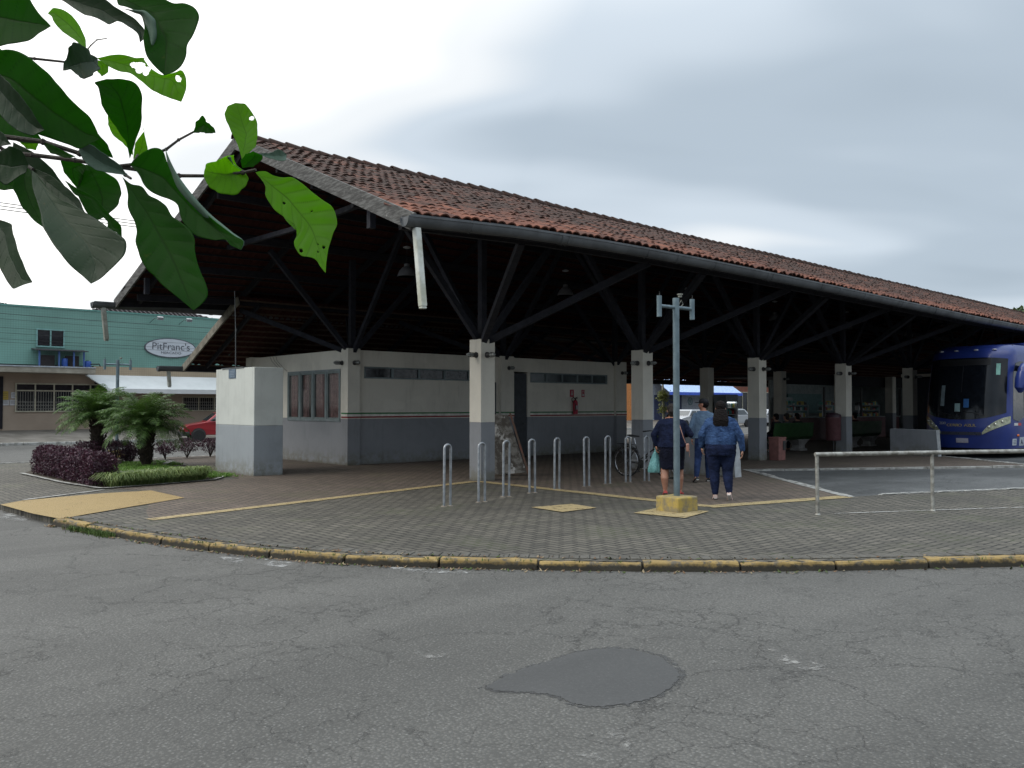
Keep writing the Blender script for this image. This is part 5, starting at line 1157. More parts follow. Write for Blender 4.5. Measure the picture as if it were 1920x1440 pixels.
# other frontages to the right, seen through the hall
def block(x0, x1, h, mt, label, y=FY, dep=9, wins=(), roofm=None):
    o_ = Vector(((x0+x1)/2, y, 0)); q = thing('shop_building', label, 'building', o_); b = MB(); b.box(x0, x1, y, y+dep, .2, h); b.build('wall', mt, q, off=o_)
    b = MB(); b.box(x0-.05, x1+.05, y-.15, y+dep, h, h+.16); b.build('roof', roofm or dk, q, off=o_)
    for (a, c, z0, z1, n) in wins: win_face(a, c, z0, z1, n, y, q, o_)
    return q, o_
M_OR = mat('orange_render', (.55, .22, .07), .8); M_BR = mat('red_brown_brick', (.20, .075, .05), .85, (.15, .055, .035), 3)
block(33.2, 43, 4.6, mat('grey_render', (.28, .28, .27), .85), 'low grey rendered shop beyond the office', wins=((35, 37, 1.2, 2.4, 2), (39, 41, 1.2, 2.4, 2)))
block(43.1, 56.2, 4.4, M_OR, 'orange rendered shop across the street', wins=((45, 48, 1.2, 2.6, 3), (50, 52, 1.2, 2.6, 2)))
q, o_ = block(56.3, 66.6, 3.62, mat('pale_blue_shop_wall', (.34, .37, .42), .8), 'pale blue shopfront with bright blue band and white sloping roof', roofm=mat('blue_white_fascia', (.48, .58, .72), .5))
b = MB(); b.add([(56.3, FY-1.8, 2.72), (66.6, FY-1.8, 2.72), (66.6, FY, 3.9), (56.3, FY, 3.9)], [(0, 1, 2, 3)]); b.add([(56.3, FY-1.8, 2.70), (66.6, FY-1.8, 2.70), (66.6, FY, 3.88), (56.3, FY, 3.88)], [(3, 2, 1, 0)]); b.build('canopy', mat('pale_blue_canopy', (.42, .55, .80), .5), q, off=o_)
b = MB(); b.box(56.3, 66.6, FY-1.86, FY-1.8, 2.50, 2.74); b.build('blue_band', mat('bright_blue_band', (.05, .12, .62), .5), q, off=o_)
b = MB(); b.box(56.5, 60.2, FY-.02, FY+.01, .3, 2.5); b.build('shutter', mat('navy_shutter', (.02, .03, .09), .6), q, off=o_)
ml = mat('shop_sign_ink', (.12, .22, .24), .6)
b = MB()
for k in range(16): a = 2*math.pi*k/16; b.beam((61.4+.30*math.cos(a), FY-.02, 2.0+.30*math.sin(a)), (61.4+.30*math.cos(a+.4), FY-.02, 2.0+.30*math.sin(a+.4)), .03, .09)
b.ell((61.4, FY-.02, 2.0), .14, .02, .16, 10); b.build('round_emblem', ml, q, off=o_)
text('lettering', 'M', .8, frame((63.0-o_.x, -.02, 2.05), (1, 0, 0)), mat('shop_sign_green', (.10, .28, .16), .6), q, .01); text('lettering', 'S', .8, frame((65.5-o_.x, -.02, 2.05), (1, 0, 0)), MATS['shop_sign_green'], q, .01)
block(66.8, 78, 4.6, M_BR, 'red brown shop with teal framed windows', wins=((67.6, 70.2, .9, 2.9, 3), (71, 74, .9, 2.9, 3)))
block(78.2, 100, 5.2, mat('dull_grey_render', (.22, .22, .22), .85), 'long grey rendered building far along the street', wins=((80, 84, 1.2, 2.8, 4), (88, 92, 1.2, 2.8, 4)))
block(100.5, 130, 6.5, mat('tan_render', (.26, .23, .19), .85), 'tall tan building at the far end of the street', y=30, dep=20)
# stepped wires across the street at the left
wr = mat('wire_black', (.02, .02, .02), .6)
pole = thing('utility_pole', 'concrete utility pole carrying wires, left of the view', 'utility pole', (-6, 43.5, 0)); b = MB(); b.lathe([(.18, -.1), (.11, 9.5)], n=10); b.build('pole', M_FSW, pole, smooth=True)
b = MB(); b.box(-.9, .9, -.06, .06, 8.9, 9.02); b.build('crossarm', M_WOOD, pole)
pole2 = thing('utility_pole', 'concrete utility pole carrying wires, beyond the office roof', 'utility pole', (34, 43.5, 0)); b = MB(); b.lathe([(.18, -.1), (.11, 9.5)], n=10); b.build('pole', M_FSW, pole2, smooth=True)
for k, (z, dy, sg_) in enumerate(((6.2, 0, .5), (6.0, .1, .55), (5.45, .0, .35), (5.25, .1, .4), (4.95, 0, .35), (4.8, .1, .35))):
    b = MB(); pts = [(-6+40*u, 43.4-dy, z-4*sg_*u*(1-u)-.25*u) for u in np.linspace(0, 1, 25)]; b.tube(pts, .007 if k else .011, 5)
    o = b.build('overhead_wire', wr); tag(o, 'thin black wire strung across the teal wall, number '+'one two three four five six'.split()[k]+' from the top', 'wire', 'overhead wires across the street')
for k, (z, dy) in enumerate(((14.2, 0), (13.9, .5), (13.6, 1.0))):
    b = MB(); pts = [(-10+90*u, 60-dy, z-1.5*4*u*(1-u)*.5+1.4*u) for u in np.linspace(0, 1, 25)]; b.tube(pts, .028, 5)
    o = b.build('overhead_wire', wr); tag(o, 'thin dark wire crossing the sky behind the leaves, the '+('upper', 'middle', 'lower')[k]+' of three', 'wire', 'overhead wires in the sky')
# ------------------------------------------------------------------ planting bed
def leafmat(name, c, c2, rough=.5, tr=.25, spec=.4):
    t = NT(name); a = t.attr('rnd'); k = t.mix(a[2], c2, c); k = t.mix(t.ramp(t.noise(3, 3), .4, .7, 0, .5), k, tuple(q*.6 for q in c2)); t.col(k); t.rough(rough); t.b.inputs['Specular IOR Level'].default_value = spec
    if tr:
        tb_ = t.n('ShaderNodeBsdfTranslucent'); t.l(t.mix(.5, k, (c[0]*1.3, c[1]*1.5, c[2]*.6)), tb_.inputs[0]); mx = t.n('ShaderNodeMixShader'); mx.inputs[0].default_value = tr
        t.l(t.b.outputs[0], mx.inputs[1]); t.l(tb_.outputs[0], mx.inputs[2]); t.l(mx.outputs[0], t.out.inputs[0])
    return t.m
def set_rnd(o, per, n):
    at = o.data.attributes.new('rnd', 'FLOAT', 'FACE'); v = np.repeat(rng.random(n), per)[:len(o.data.polygons)]; at.data.foreach_set('value', v)
def scatter(name, pts, size, m_, parent, asp=.45, jit=.35, up_bias=0):
    """one small folded leaf at every point"""
    P_ = np.array(pts); n = len(P_); a = rng.normal(size=(n, 3)); a[:, 2] += up_bias; a /= np.linalg.norm(a, axis=1)[:, None]; b_ = np.cross(a, rng.normal(size=(n, 3))); b_ /= np.linalg.norm(b_, axis=1)[:, None]
    s = size*(1+jit*rng.uniform(-1, 1, n))[:, None]; nn = np.cross(a, b_)
    V = np.stack([P_, P_+a*s*.5+b_*s*asp*.5+nn*s*.08, P_+a*s, P_+a*s*.5-b_*s*asp*.5+nn*s*.08], 1).reshape(-1, 3)
    me = bpy.data.meshes.new(name); F = (np.arange(n)[:, None]*4+np.arange(4)[None, :]).tolist(); me.from_pydata(V.tolist(), [], F); me.materials.append(m_); o = link(bpy.data.objects.new(name, me), parent); set_rnd(o, 1, n); return o
bed = [(5.02, 17.28), (4.84, 19.2), (4.80, 22.4), (6.1, 25.4), (8.9, 25.2), (8.35, 20.1), (7.9, 18.6), (7.35, 17.78), (6.0, 17.4)]
quad_sheet('planting_bed', bed, .016, M_SOIL)
strip('bed_edging', [(5.0, 17.24), (4.80, 19.2), (4.76, 22.4)], .10, .024, M_WCURB, .008); strip('bed_edging', [(4.98, 17.22), (6.0, 17.36), (7.35, 17.72), (7.95, 18.55)], .09, .026, M_WCURB, .008)
strip('bed_edging', [(8.3, 20.2), (7.3, 21.6), (6.6, 23.2)], .10, .025, M_WCURB, .008)
M_PUR = leafmat('purple_leaf', (.085, .022, .045), (.028, .014, .026), .45, .12); M_BRCH = mat('dark_twig', (.035, .025, .02), .9)
def hedge(x0, x1, y0, y1, h, n, label, size=.045):
    t = thing('hedge', label, 'hedge', ((x0+x1)/2, (y0+y1)/2, 0), 0); o_ = t.location.copy()
    pts = []
    while len(pts) < n:
        x, y, z = random.uniform(x0, x1), random.uniform(y0, y1), random.uniform(.04, h)
        f = min(x-x0, x1-x, y-y0, y1-y, h-z)
        top = h*(1+.10*noise.noise((x*2.2, y*2.2, 3)))-.10*max(0, 1-min(x-x0, x1-x, y-y0, y1-y)/.14)
        if z > top or (f > .16 and random.random() > .12): continue
        k = noise.noise((x*7, y*7, z*7))
        if k < -.25: continue
        pts.append((x+.05*noise.noise((y*5, z*5, 1))-o_.x, y+.05*noise.noise((x*5, z*5, 2))-o_.y, z+.03*random.random()))
    scatter('foliage', pts, size, M_PUR, t, .5, .5, .4)
    b = MB(); i = 0
    while i < 60:
        x, y = random.uniform(x0+.1, x1-.1)-o_.x, random.uniform(y0+.1, y1-.1)-o_.y; b.tube([(x, y, 0), (x+random.uniform(-.1, .1), y+random.uniform(-.1, .1), h*.5), (x+random.uniform(-.15, .15), y+random.uniform(-.15, .15), h*.93)], [.012, .008, .003], 4); i += 1
    b.build('stems', M_BRCH, t); return t
hedge(4.90, 5.45, 17.7, 22.2, .64, 30000, 'clipped purple hedge along the left edge of the planting bed')
hedge(6.5, 7.9, 24.3, 25.2, .60, 6000, 'dark purple hedge at the back of the bed, behind the palms')
shl = ['small purple shrub at the street edge, between the two palm trunks', 'open purple shrub at the street edge, just right of the near palm trunk', 'wider open purple shrub right of the near palm, at the street', 'small purple shrub at the street, left of the red car', 'purple shrub half hidden behind the cabinet block']
for k, (x, y, w, h) in enumerate([(8.0, 24.9, .30, .55), (9.2, 25.7, .34, .56), (9.95, 26.0, .42, .6), (10.7, 26.1, .36, .58), (12.35, 26.3, .36, .58)]):
    t = thing('shrub', shl[k], 'shrub', (x, y, 0), 0, 'small purple shrubs in a row at the street'); pts = []
    while len(pts) < 1500:
        v = Vector((random.gauss(0, 1), random.gauss(0, 1), random.gauss(0, 1))).normalized()*random.random()**.4; p = Vector((v.x*w, v.y*w, h*.62+v.z*h*.4))
        if noise.noise((p.x*9+k*5, p.y*9, p.z*9)) < -.08: continue
        pts.append(tuple(p))
    scatter('foliage', pts, .042, M_PUR, t, .5, .5, .3)
    b = MB()
    for _ in range(9):
        a = random.uniform(0, 6.3); b.tube([(0, 0, 0), (math.cos(a)*w*.3, math.sin(a)*w*.3, h*.4), (math.cos(a)*w*.8, math.sin(a)*w*.8, h*.85)], [.014, .009, .004], 5)
    b.build('stems', M_BRCH, t)
M_TURF = leafmat('bright_turf', (.14, .27, .035), (.08, .17, .025), .6, .2); M_LIR = leafmat('variegated_blade', (.27, .32, .12), (.07, .13, .035), .5, .2)
def tuftfield(name, label, spots, n, h, w, m_, spread, arch=1.0):
    b = MB(); cnt = 0
    for (x, y) in spots:
        for _ in range(n):
            a = random.uniform(0, 6.3); r_ = abs(random.gauss(0, spread)); px, py = x+r_*math.cos(a), y+r_*math.sin(a); d = a+random.uniform(-.6, .6); L = h*random.uniform(.6, 1.25); dx, dy = math.cos(d), math.sin(d)
            q = [(px, py, .015), (px+dx*L*.22*arch, py+dy*L*.22*arch, L*.55), (px+dx*L*.55*arch, py+dy*L*.55*arch, L*.66), (px+dx*L*.85*arch, py+dy*L*.85*arch, L*.42)]; ww = [w, w, w*.8, w*.1]
            vs = []
            for (ax_, ay_, az_), k in zip(q, ww): vs += [(ax_-dy*k, ay_+dx*k, az_), (ax_+dy*k, ay_-dx*k, az_)]
            b.add(vs, [(0, 1, 3, 2), (2, 3, 5, 4), (4, 5, 7, 6)]); cnt += 1
    o = b.build(name, m_, smooth=True); set_rnd(o, 3, cnt); tag(o, label, 'grass', kind='stuff'); return o
sp = []
for k in range(26):
    t_ = k/25; base_ = (5.25+1.95*t_, 17.50+.45*t_**1.5); sp += [base_, (base_[0]+random.uniform(-.05, .1), base_[1]+.22)]

tuftfield('border_grass', 'striped arching grass tufts edging the bed beside the ochre ramp', sp, 70, .36, .007, M_LIR, .06)
sp = [(random.uniform(5.95, 8.1), random.uniform(18.2, 22.5)) for _ in range(520)]; sp += [(random.uniform(6.9, 8.6), random.uniform(22.6, 24.6)) for _ in range(160)]
tuftfield('lawn_grass', 'short bright green grass growing round the near palm', sp, 16, .10, .006, M_TURF, .07, .6)
# loose kerb blocks in the bed
for k, (x, y, rz, c) in enumerate(((6.9, 23.6, .3, 'brown'), (8.5, 23.5, 1.1, 'pale'))):
    t = thing('stone_block', ('long brown concrete block lying in the grass beyond the near palm', 'pale broken slab lying at the back corner of the bed')[k], 'block', (x, y, 0), rz); b = MB(); b.box(-.45, .45, -.09, .09, 0, .17 if k == 0 else .07); b.build('block', M_MOUND if k == 0 else M_WCURB, t, bevel=.02)
# ------------------------------------------------------------------ pygmy date palms
M_FR = leafmat('palm_leaflet', (.12, .215, .055), (.025, .06, .015), .5, .18, .25); M_TRK = mat('rough_palm_trunk', (.045, .032, .022), .95, (.02, .014, .01), 14, bump=1, bscale=25)
def palm(loc, label, zc, nf, Lf, seed):
    rr = random.Random(seed); t = thing('palm_tree', label, 'palm', loc, 0, 'two low bushy palms in the bed')
    b = MB(); n = 14; pts = [(0, 0, -.02)]+[(.03*math.sin(k*.6), .02*math.cos(k*.5), zc*k/n) for k in range(1, n+1)]
    b.tube(pts, [.11+.09*(k/n) for k in range(n+1)], 12)
    for k in range(260):
        z = rr.uniform(.08, zc); a = rr.uniform(0, 6.3); r_ = .10+.09*z/zc; c, s_ = math.cos(a), math.sin(a); b.beam((r_*c, r_*s_, z), ((r_+.07)*c, (r_+.07)*s_, z+.09), .035, .018)
    b.build('trunk', M_TRK, t)
    b = MB(); st = MB(); cnt = 0
    for k in range(nf):
        az = 2.399*k+rr.uniform(-.2, .2); el = R(84)-R(84)*(k/nf)**.9+rr.uniform(-.08, .08); L = Lf*rr.uniform(.85, 1.1); p = Vector((0, 0, zc-.02)); c, s_ = math.cos(az), math.sin(az); pts = [p.copy()]; N = 26; tl = []
        droop = R(78)*(.75+.4*rr.random())
        for i in range(N):
            e_ = el-droop*(i/N)**1.35; d = Vector((c*math.cos(e_), s_*math.cos(e_), math.sin(e_))); p = p+d*L/N; pts.append(p.copy()); tl.append(d)
        st.tube(pts[::3]+[pts[-1]], [.012*(1-.8*i/9) for i in range(len(pts[::3])+1)], 5)
        sd_ = Vector((-s_, c, 0))
        for i in range(3, N):
            for s2 in (-1, 1):
                for hlf in (0, .5):
                    q = pts[i].lerp(pts[min(i+1, N)], hlf); d = tl[i]; f = i/N; ll = .30*math.sin(math.pi*min(1, .12+f*.9))**.6*rr.uniform(.8, 1.15)*(Lf/1.2); upv = sd_.cross(d)*-1
                    if upv.z < 0: upv = -upv
                    dr = (sd_*s2*.86+d*.5+upv*rr.uniform(-.12, .32)).normalized(); mid = q+dr*ll*.5; tip = q+(dr+Vector((0, 0, -.35))).normalized()*ll; wv = d*.0075*rr.uniform(.7, 1.5)
                    b.add([q-wv*.6, q+wv*.6, mid+wv, mid-wv, tip], [(0, 1, 2, 3), (3, 2, 4)]); cnt += 1
    o = b.build('fronds', M_FR, t, smooth=True); set_rnd(o, 2, cnt); st.build('frond_stems', mat('pale_frond_stem', (.10, .14, .05), .6), t, smooth=True)
    return t
palm((7.7, 22.9, 0), 'near bushy date palm with a thick dark trunk, right of the pair', 1.04, 66, 1.24, 3)
palm((7.15, 25.0, 0), 'farther bushy date palm left of the pair, behind the purple hedge', 1.28, 60, 1.16, 8)
# ------------------------------------------------------------------ trees
def tree(loc, label, h, cr, n, seed, size=.16, trunk=.16, crown_z=.6, m_=None, name='leafy_tree', group=None):
    rr = random.Random(seed); t = thing(name, label, 'tree', loc, 0, group); b = MB(); b.tube([(0, 0, -.2), (.05*h*.1, 0, h*.3), (0, .03*h, h*.6)], [trunk, trunk*.7, trunk*.4], 9); cl = []
    for k in range(11):
        a = 2.4*k; z = h*(.45+.4*rr.random()); r_ = cr*rr.uniform(.35, .85)*(1.15-abs(z/h-.62)); e_ = Vector((math.cos(a)*r_, math.sin(a)*r_, z)); b.tube([(0, .02*h, h*(.3+.02*k)), (e_.x*.5, e_.y*.5, (z+h*.35)/2), tuple(e_)], [trunk*.4, trunk*.22, trunk*.08], 6); cl.append((e_, cr*rr.uniform(.30, .5)))
    b.build('trunk', M_TRK, t, smooth=True); cl.append((Vector((0, 0, h*.86)), cr*.4)); pts = []
    while len(pts) < n:
        c, r_ = rr.choice(cl); v = Vector((rr.gauss(0, 1), rr.gauss(0, 1), rr.gauss(0, 1))).normalized()*rr.random()**.45; p = c+Vector((v.x*r_, v.y*r_, v.z*r_*.75))
        if noise.noise(p*1.6) > -.22: pts.append(tuple(p))
    scatter('crown', pts, size, m_ or M_CR, t, .55, .5, .3); return t
M_CR = leafmat('tree_leaf', (.075, .11, .035), (.03, .055, .018), .55, .15)
tree((88.5, 28.6, -.1), 'round topped tree rising beyond the far end of the station roof', 11.6, 2.9, 7000, 4, .35, .3)
tree((96, 25, -.1), 'taller tree farther right beyond the station roof', 13.0, 4.5, 8000, 6, .45, .35)
M_YG = leafmat('yellow_green_leaf', (.19, .20, .05), (.08, .10, .03), .5, .2)
t = thing('slender_tree', 'slender street tree with tufts of yellow green leaves behind the second pillar', 'tree', (33.55, 26.75, 0)); b = MB(); b.tube([(0, 0, 0), (.03, 0, 1.2), (-.02, 0, 2.6), (.02, 0, 3.6)], [.07, .06, .05, .03], 8); b.build('trunk', mat('pale_mottled_bark', (.30, .29, .25), .85, (.12, .12, .09), 18), t, smooth=True)
pts = []
for _ in range(1400): v = Vector((random.gauss(0, .11), random.gauss(0, .11), random.gauss(0, .12))); pts.append(tuple(Vector((0, 0, random.choice([2.05, 2.05, 2.0, 1.4]))) + v))
scatter('crown', pts, .10, M_YG, t, .35, .4, .6)
# ------------------------------------------------------------------ the big leaved tree that hangs into the view
LEAVES=[
([(0.301,1.780,2.255),(0.305,1.772,2.262),(0.309,1.764,2.269),(0.314,1.756,2.276),(0.318,1.747,2.283),(0.324,1.737,2.283),(0.332,1.727,2.282),(0.339,1.716,2.280),(0.346,1.706,2.278),(0.353,1.696,2.273),(0.360,1.686,2.267),(0.365,1.677,2.260),(0.368,1.671,2.249),(0.371,1.664,2.238),(0.375,1.657,2.228),(0.380,1.649,2.219),(0.384,1.641,2.210)],[(0.301,1.780,2.255),(0.306,1.771,2.252),(0.312,1.762,2.249),(0.317,1.754,2.246),(0.322,1.745,2.243),(0.328,1.736,2.240),(0.333,1.727,2.237),(0.338,1.719,2.234),(0.343,1.710,2.231),(0.348,1.701,2.228),(0.354,1.693,2.226),(0.359,1.684,2.223),(0.364,1.675,2.220),(0.369,1.667,2.218),(0.374,1.658,2.215),(0.379,1.650,2.212),(0.384,1.641,2.210)],[(0.301,1.780,2.255),(0.303,1.775,2.242),(0.304,1.769,2.230),(0.306,1.764,2.217),(0.308,1.759,2.205),(0.313,1.751,2.196),(0.319,1.741,2.189),(0.326,1.731,2.183),(0.334,1.720,2.183),(0.342,1.709,2.184),(0.349,1.698,2.184),(0.357,1.687,2.185),(0.364,1.676,2.186),(0.369,1.667,2.191),(0.373,1.660,2.199),(0.378,1.651,2.204),(0.384,1.641,2.210)],0.20,0.9,[],None),
([(0.499,1.858,2.264),(0.497,1.863,2.271),(0.494,1.869,2.277),(0.491,1.875,2.283),(0.488,1.881,2.289),(0.484,1.887,2.294),(0.480,1.894,2.299),(0.476,1.900,2.304),(0.473,1.907,2.309),(0.469,1.913,2.314),(0.466,1.919,2.320),(0.463,1.925,2.326),(0.460,1.930,2.333),(0.458,1.935,2.340),(0.457,1.939,2.348),(0.454,1.945,2.354),(0.450,1.951,2.359)],[(0.499,1.858,2.264),(0.498,1.862,2.272),(0.497,1.866,2.280),(0.495,1.871,2.288),(0.493,1.876,2.296),(0.490,1.882,2.303),(0.487,1.887,2.310),(0.484,1.893,2.316),(0.480,1.899,2.323),(0.477,1.906,2.330),(0.473,1.912,2.336),(0.469,1.919,2.342),(0.465,1.926,2.348),(0.461,1.932,2.353),(0.458,1.938,2.358),(0.454,1.945,2.359),(0.450,1.951,2.359)],[(0.499,1.858,2.264),(0.500,1.861,2.274),(0.500,1.863,2.284),(0.500,1.866,2.293),(0.498,1.871,2.303),(0.496,1.876,2.312),(0.494,1.881,2.321),(0.491,1.886,2.329),(0.488,1.892,2.337),(0.484,1.898,2.345),(0.480,1.906,2.352),(0.475,1.913,2.358),(0.470,1.921,2.363),(0.464,1.929,2.366),(0.458,1.938,2.368),(0.454,1.945,2.364),(0.450,1.951,2.359)],0.15,1.5,[],None),
([(0.417,1.768,2.320),(0.424,1.757,2.312),(0.432,1.746,2.304),(0.439,1.735,2.295),(0.445,1.724,2.286),(0.452,1.714,2.278),(0.460,1.703,2.270),(0.467,1.691,2.265),(0.475,1.679,2.259),(0.483,1.668,2.252),(0.489,1.657,2.245),(0.494,1.648,2.250),(0.501,1.637,2.247),(0.508,1.626,2.239),(0.514,1.615,2.231),(0.519,1.606,2.221),(0.520,1.601,2.207)],[(0.417,1.768,2.320),(0.425,1.756,2.315),(0.434,1.744,2.310),(0.442,1.732,2.305),(0.450,1.720,2.300),(0.458,1.708,2.293),(0.466,1.696,2.287),(0.474,1.684,2.282),(0.482,1.673,2.275),(0.489,1.662,2.266),(0.496,1.650,2.258),(0.502,1.640,2.256),(0.510,1.629,2.251),(0.516,1.618,2.241),(0.522,1.609,2.231),(0.524,1.602,2.219),(0.520,1.601,2.207)],[(0.417,1.768,2.320),(0.426,1.755,2.318),(0.436,1.742,2.317),(0.445,1.729,2.315),(0.454,1.716,2.313),(0.463,1.703,2.309),(0.472,1.690,2.305),(0.481,1.677,2.300),(0.489,1.666,2.291),(0.495,1.655,2.281),(0.503,1.644,2.272),(0.511,1.633,2.263),(0.518,1.621,2.254),(0.524,1.611,2.243),(0.529,1.602,2.231),(0.529,1.598,2.217),(0.520,1.601,2.207)],0.30,0.2,[],None),
([(0.483,1.618,2.287),(0.485,1.611,2.274),(0.487,1.603,2.262),(0.494,1.591,2.257),(0.501,1.580,2.251),(0.506,1.569,2.242),(0.512,1.559,2.233),(0.514,1.552,2.221),(0.515,1.545,2.208),(0.515,1.540,2.195),(0.513,1.537,2.182),(0.511,1.532,2.169),(0.511,1.528,2.156),(0.512,1.521,2.145),(0.516,1.512,2.134),(0.520,1.502,2.125),(0.526,1.492,2.117)],[(0.483,1.618,2.287),(0.489,1.606,2.280),(0.496,1.595,2.273),(0.503,1.583,2.265),(0.510,1.572,2.258),(0.516,1.560,2.251),(0.523,1.549,2.244),(0.526,1.540,2.233),(0.529,1.533,2.221),(0.531,1.525,2.208),(0.534,1.517,2.196),(0.535,1.511,2.184),(0.533,1.507,2.170),(0.532,1.503,2.157),(0.530,1.500,2.144),(0.528,1.496,2.130),(0.526,1.492,2.117)],[(0.483,1.618,2.287),(0.495,1.601,2.287),(0.508,1.584,2.285),(0.521,1.567,2.280),(0.533,1.550,2.273),(0.545,1.535,2.263),(0.556,1.519,2.253),(0.569,1.502,2.251),(0.579,1.487,2.242),(0.584,1.478,2.225),(0.580,1.476,2.205),(0.573,1.477,2.186),(0.564,1.480,2.169),(0.561,1.478,2.149),(0.553,1.479,2.131),(0.541,1.484,2.121),(0.526,1.492,2.117)],0.25,0.7,[],([(0.480,1.559,2.241),(0.487,1.553,2.238),(0.494,1.547,2.234),(0.501,1.541,2.231),(0.505,1.538,2.224),(0.508,1.536,2.214),(0.510,1.534,2.205),(0.511,1.533,2.195),(0.511,1.534,2.186),(0.511,1.534,2.176),(0.512,1.533,2.166)],[(0.477,1.551,2.238),(0.486,1.543,2.236),(0.495,1.535,2.235),(0.504,1.527,2.234),(0.511,1.521,2.227),(0.518,1.516,2.218),(0.519,1.515,2.206),(0.520,1.514,2.194),(0.519,1.516,2.183),(0.515,1.520,2.172),(0.510,1.525,2.163)])),
([(0.514,1.832,2.247),(0.508,1.833,2.248),(0.502,1.834,2.248),(0.497,1.835,2.250),(0.492,1.834,2.254),(0.488,1.834,2.257),(0.482,1.835,2.258),(0.476,1.836,2.259),(0.471,1.837,2.259),(0.466,1.837,2.253),(0.461,1.837,2.248),(0.457,1.837,2.242),(0.455,1.834,2.234),(0.453,1.832,2.226),(0.451,1.830,2.218),(0.450,1.827,2.210),(0.449,1.825,2.203)],[(0.514,1.832,2.247),(0.511,1.831,2.243),(0.507,1.830,2.239),(0.504,1.829,2.235),(0.501,1.827,2.233),(0.497,1.827,2.231),(0.492,1.828,2.229),(0.486,1.828,2.226),(0.481,1.829,2.224),(0.475,1.830,2.220),(0.470,1.830,2.218),(0.466,1.830,2.216),(0.462,1.829,2.214),(0.459,1.828,2.213),(0.456,1.826,2.211),(0.453,1.825,2.207),(0.449,1.825,2.203)],[(0.514,1.832,2.247),(0.513,1.829,2.238),(0.512,1.826,2.230),(0.511,1.823,2.221),(0.510,1.820,2.212),(0.506,1.820,2.206),(0.501,1.820,2.199),(0.497,1.820,2.193),(0.491,1.821,2.189),(0.485,1.823,2.187),(0.479,1.823,2.187),(0.474,1.824,2.191),(0.469,1.824,2.195),(0.465,1.823,2.199),(0.461,1.822,2.204),(0.455,1.823,2.203),(0.449,1.825,2.203)],0.30,0.4,[],None),
([(0.519,1.854,2.255),(0.530,1.841,2.257),(0.542,1.829,2.259),(0.553,1.816,2.259),(0.565,1.804,2.256),(0.576,1.792,2.251),(0.587,1.779,2.250),(0.592,1.772,2.235),(0.601,1.763,2.224),(0.611,1.752,2.215),(0.622,1.739,2.213),(0.633,1.727,2.216),(0.642,1.716,2.218),(0.647,1.710,2.203),(0.647,1.708,2.187),(0.643,1.710,2.171),(0.637,1.713,2.156)],[(0.519,1.854,2.255),(0.528,1.844,2.251),(0.537,1.833,2.248),(0.546,1.823,2.244),(0.555,1.813,2.240),(0.563,1.803,2.236),(0.572,1.793,2.230),(0.580,1.783,2.224),(0.589,1.774,2.218),(0.597,1.764,2.213),(0.606,1.754,2.210),(0.615,1.744,2.207),(0.623,1.733,2.203),(0.629,1.727,2.194),(0.631,1.722,2.182),(0.634,1.718,2.169),(0.637,1.713,2.156)],[(0.519,1.854,2.255),(0.526,1.846,2.247),(0.533,1.837,2.239),(0.540,1.828,2.232),(0.548,1.819,2.226),(0.556,1.810,2.222),(0.565,1.800,2.220),(0.572,1.791,2.214),(0.578,1.783,2.206),(0.585,1.775,2.198),(0.591,1.767,2.189),(0.598,1.759,2.181),(0.605,1.750,2.175),(0.613,1.741,2.169),(0.621,1.732,2.164),(0.629,1.723,2.160),(0.637,1.713,2.156)],0.15,1.9,[(0.578,1.783,2.232,0.0107),(0.588,1.774,2.225,0.0089),(0.569,1.790,2.236,0.0054),(0.637,1.732,2.208,0.0054),(0.589,1.772,2.245,0.0036)],None),
([(0.288,1.755,2.147),(0.301,1.742,2.154),(0.313,1.729,2.160),(0.326,1.716,2.165),(0.340,1.702,2.167),(0.353,1.689,2.164),(0.365,1.676,2.156),(0.376,1.665,2.145),(0.387,1.655,2.132),(0.397,1.645,2.119),(0.405,1.636,2.105),(0.414,1.627,2.090),(0.423,1.618,2.076),(0.433,1.608,2.062),(0.443,1.598,2.049),(0.448,1.593,2.032),(0.451,1.589,2.014)],[(0.288,1.755,2.147),(0.297,1.745,2.142),(0.307,1.735,2.137),(0.317,1.725,2.131),(0.329,1.713,2.127),(0.341,1.701,2.120),(0.352,1.690,2.109),(0.362,1.680,2.097),(0.372,1.669,2.085),(0.383,1.659,2.074),(0.393,1.648,2.062),(0.404,1.638,2.052),(0.414,1.627,2.042),(0.425,1.616,2.031),(0.436,1.605,2.022),(0.444,1.596,2.019),(0.451,1.589,2.014)],[(0.288,1.755,2.147),(0.294,1.749,2.131),(0.300,1.742,2.114),(0.307,1.735,2.098),(0.318,1.724,2.087),(0.328,1.714,2.076),(0.338,1.704,2.062),(0.347,1.694,2.049),(0.358,1.684,2.038),(0.369,1.672,2.028),(0.381,1.661,2.019),(0.393,1.648,2.013),(0.406,1.636,2.007),(0.418,1.623,2.001),(0.430,1.611,1.995),(0.441,1.600,2.005),(0.451,1.589,2.014)],0.25,0.5,[],None),
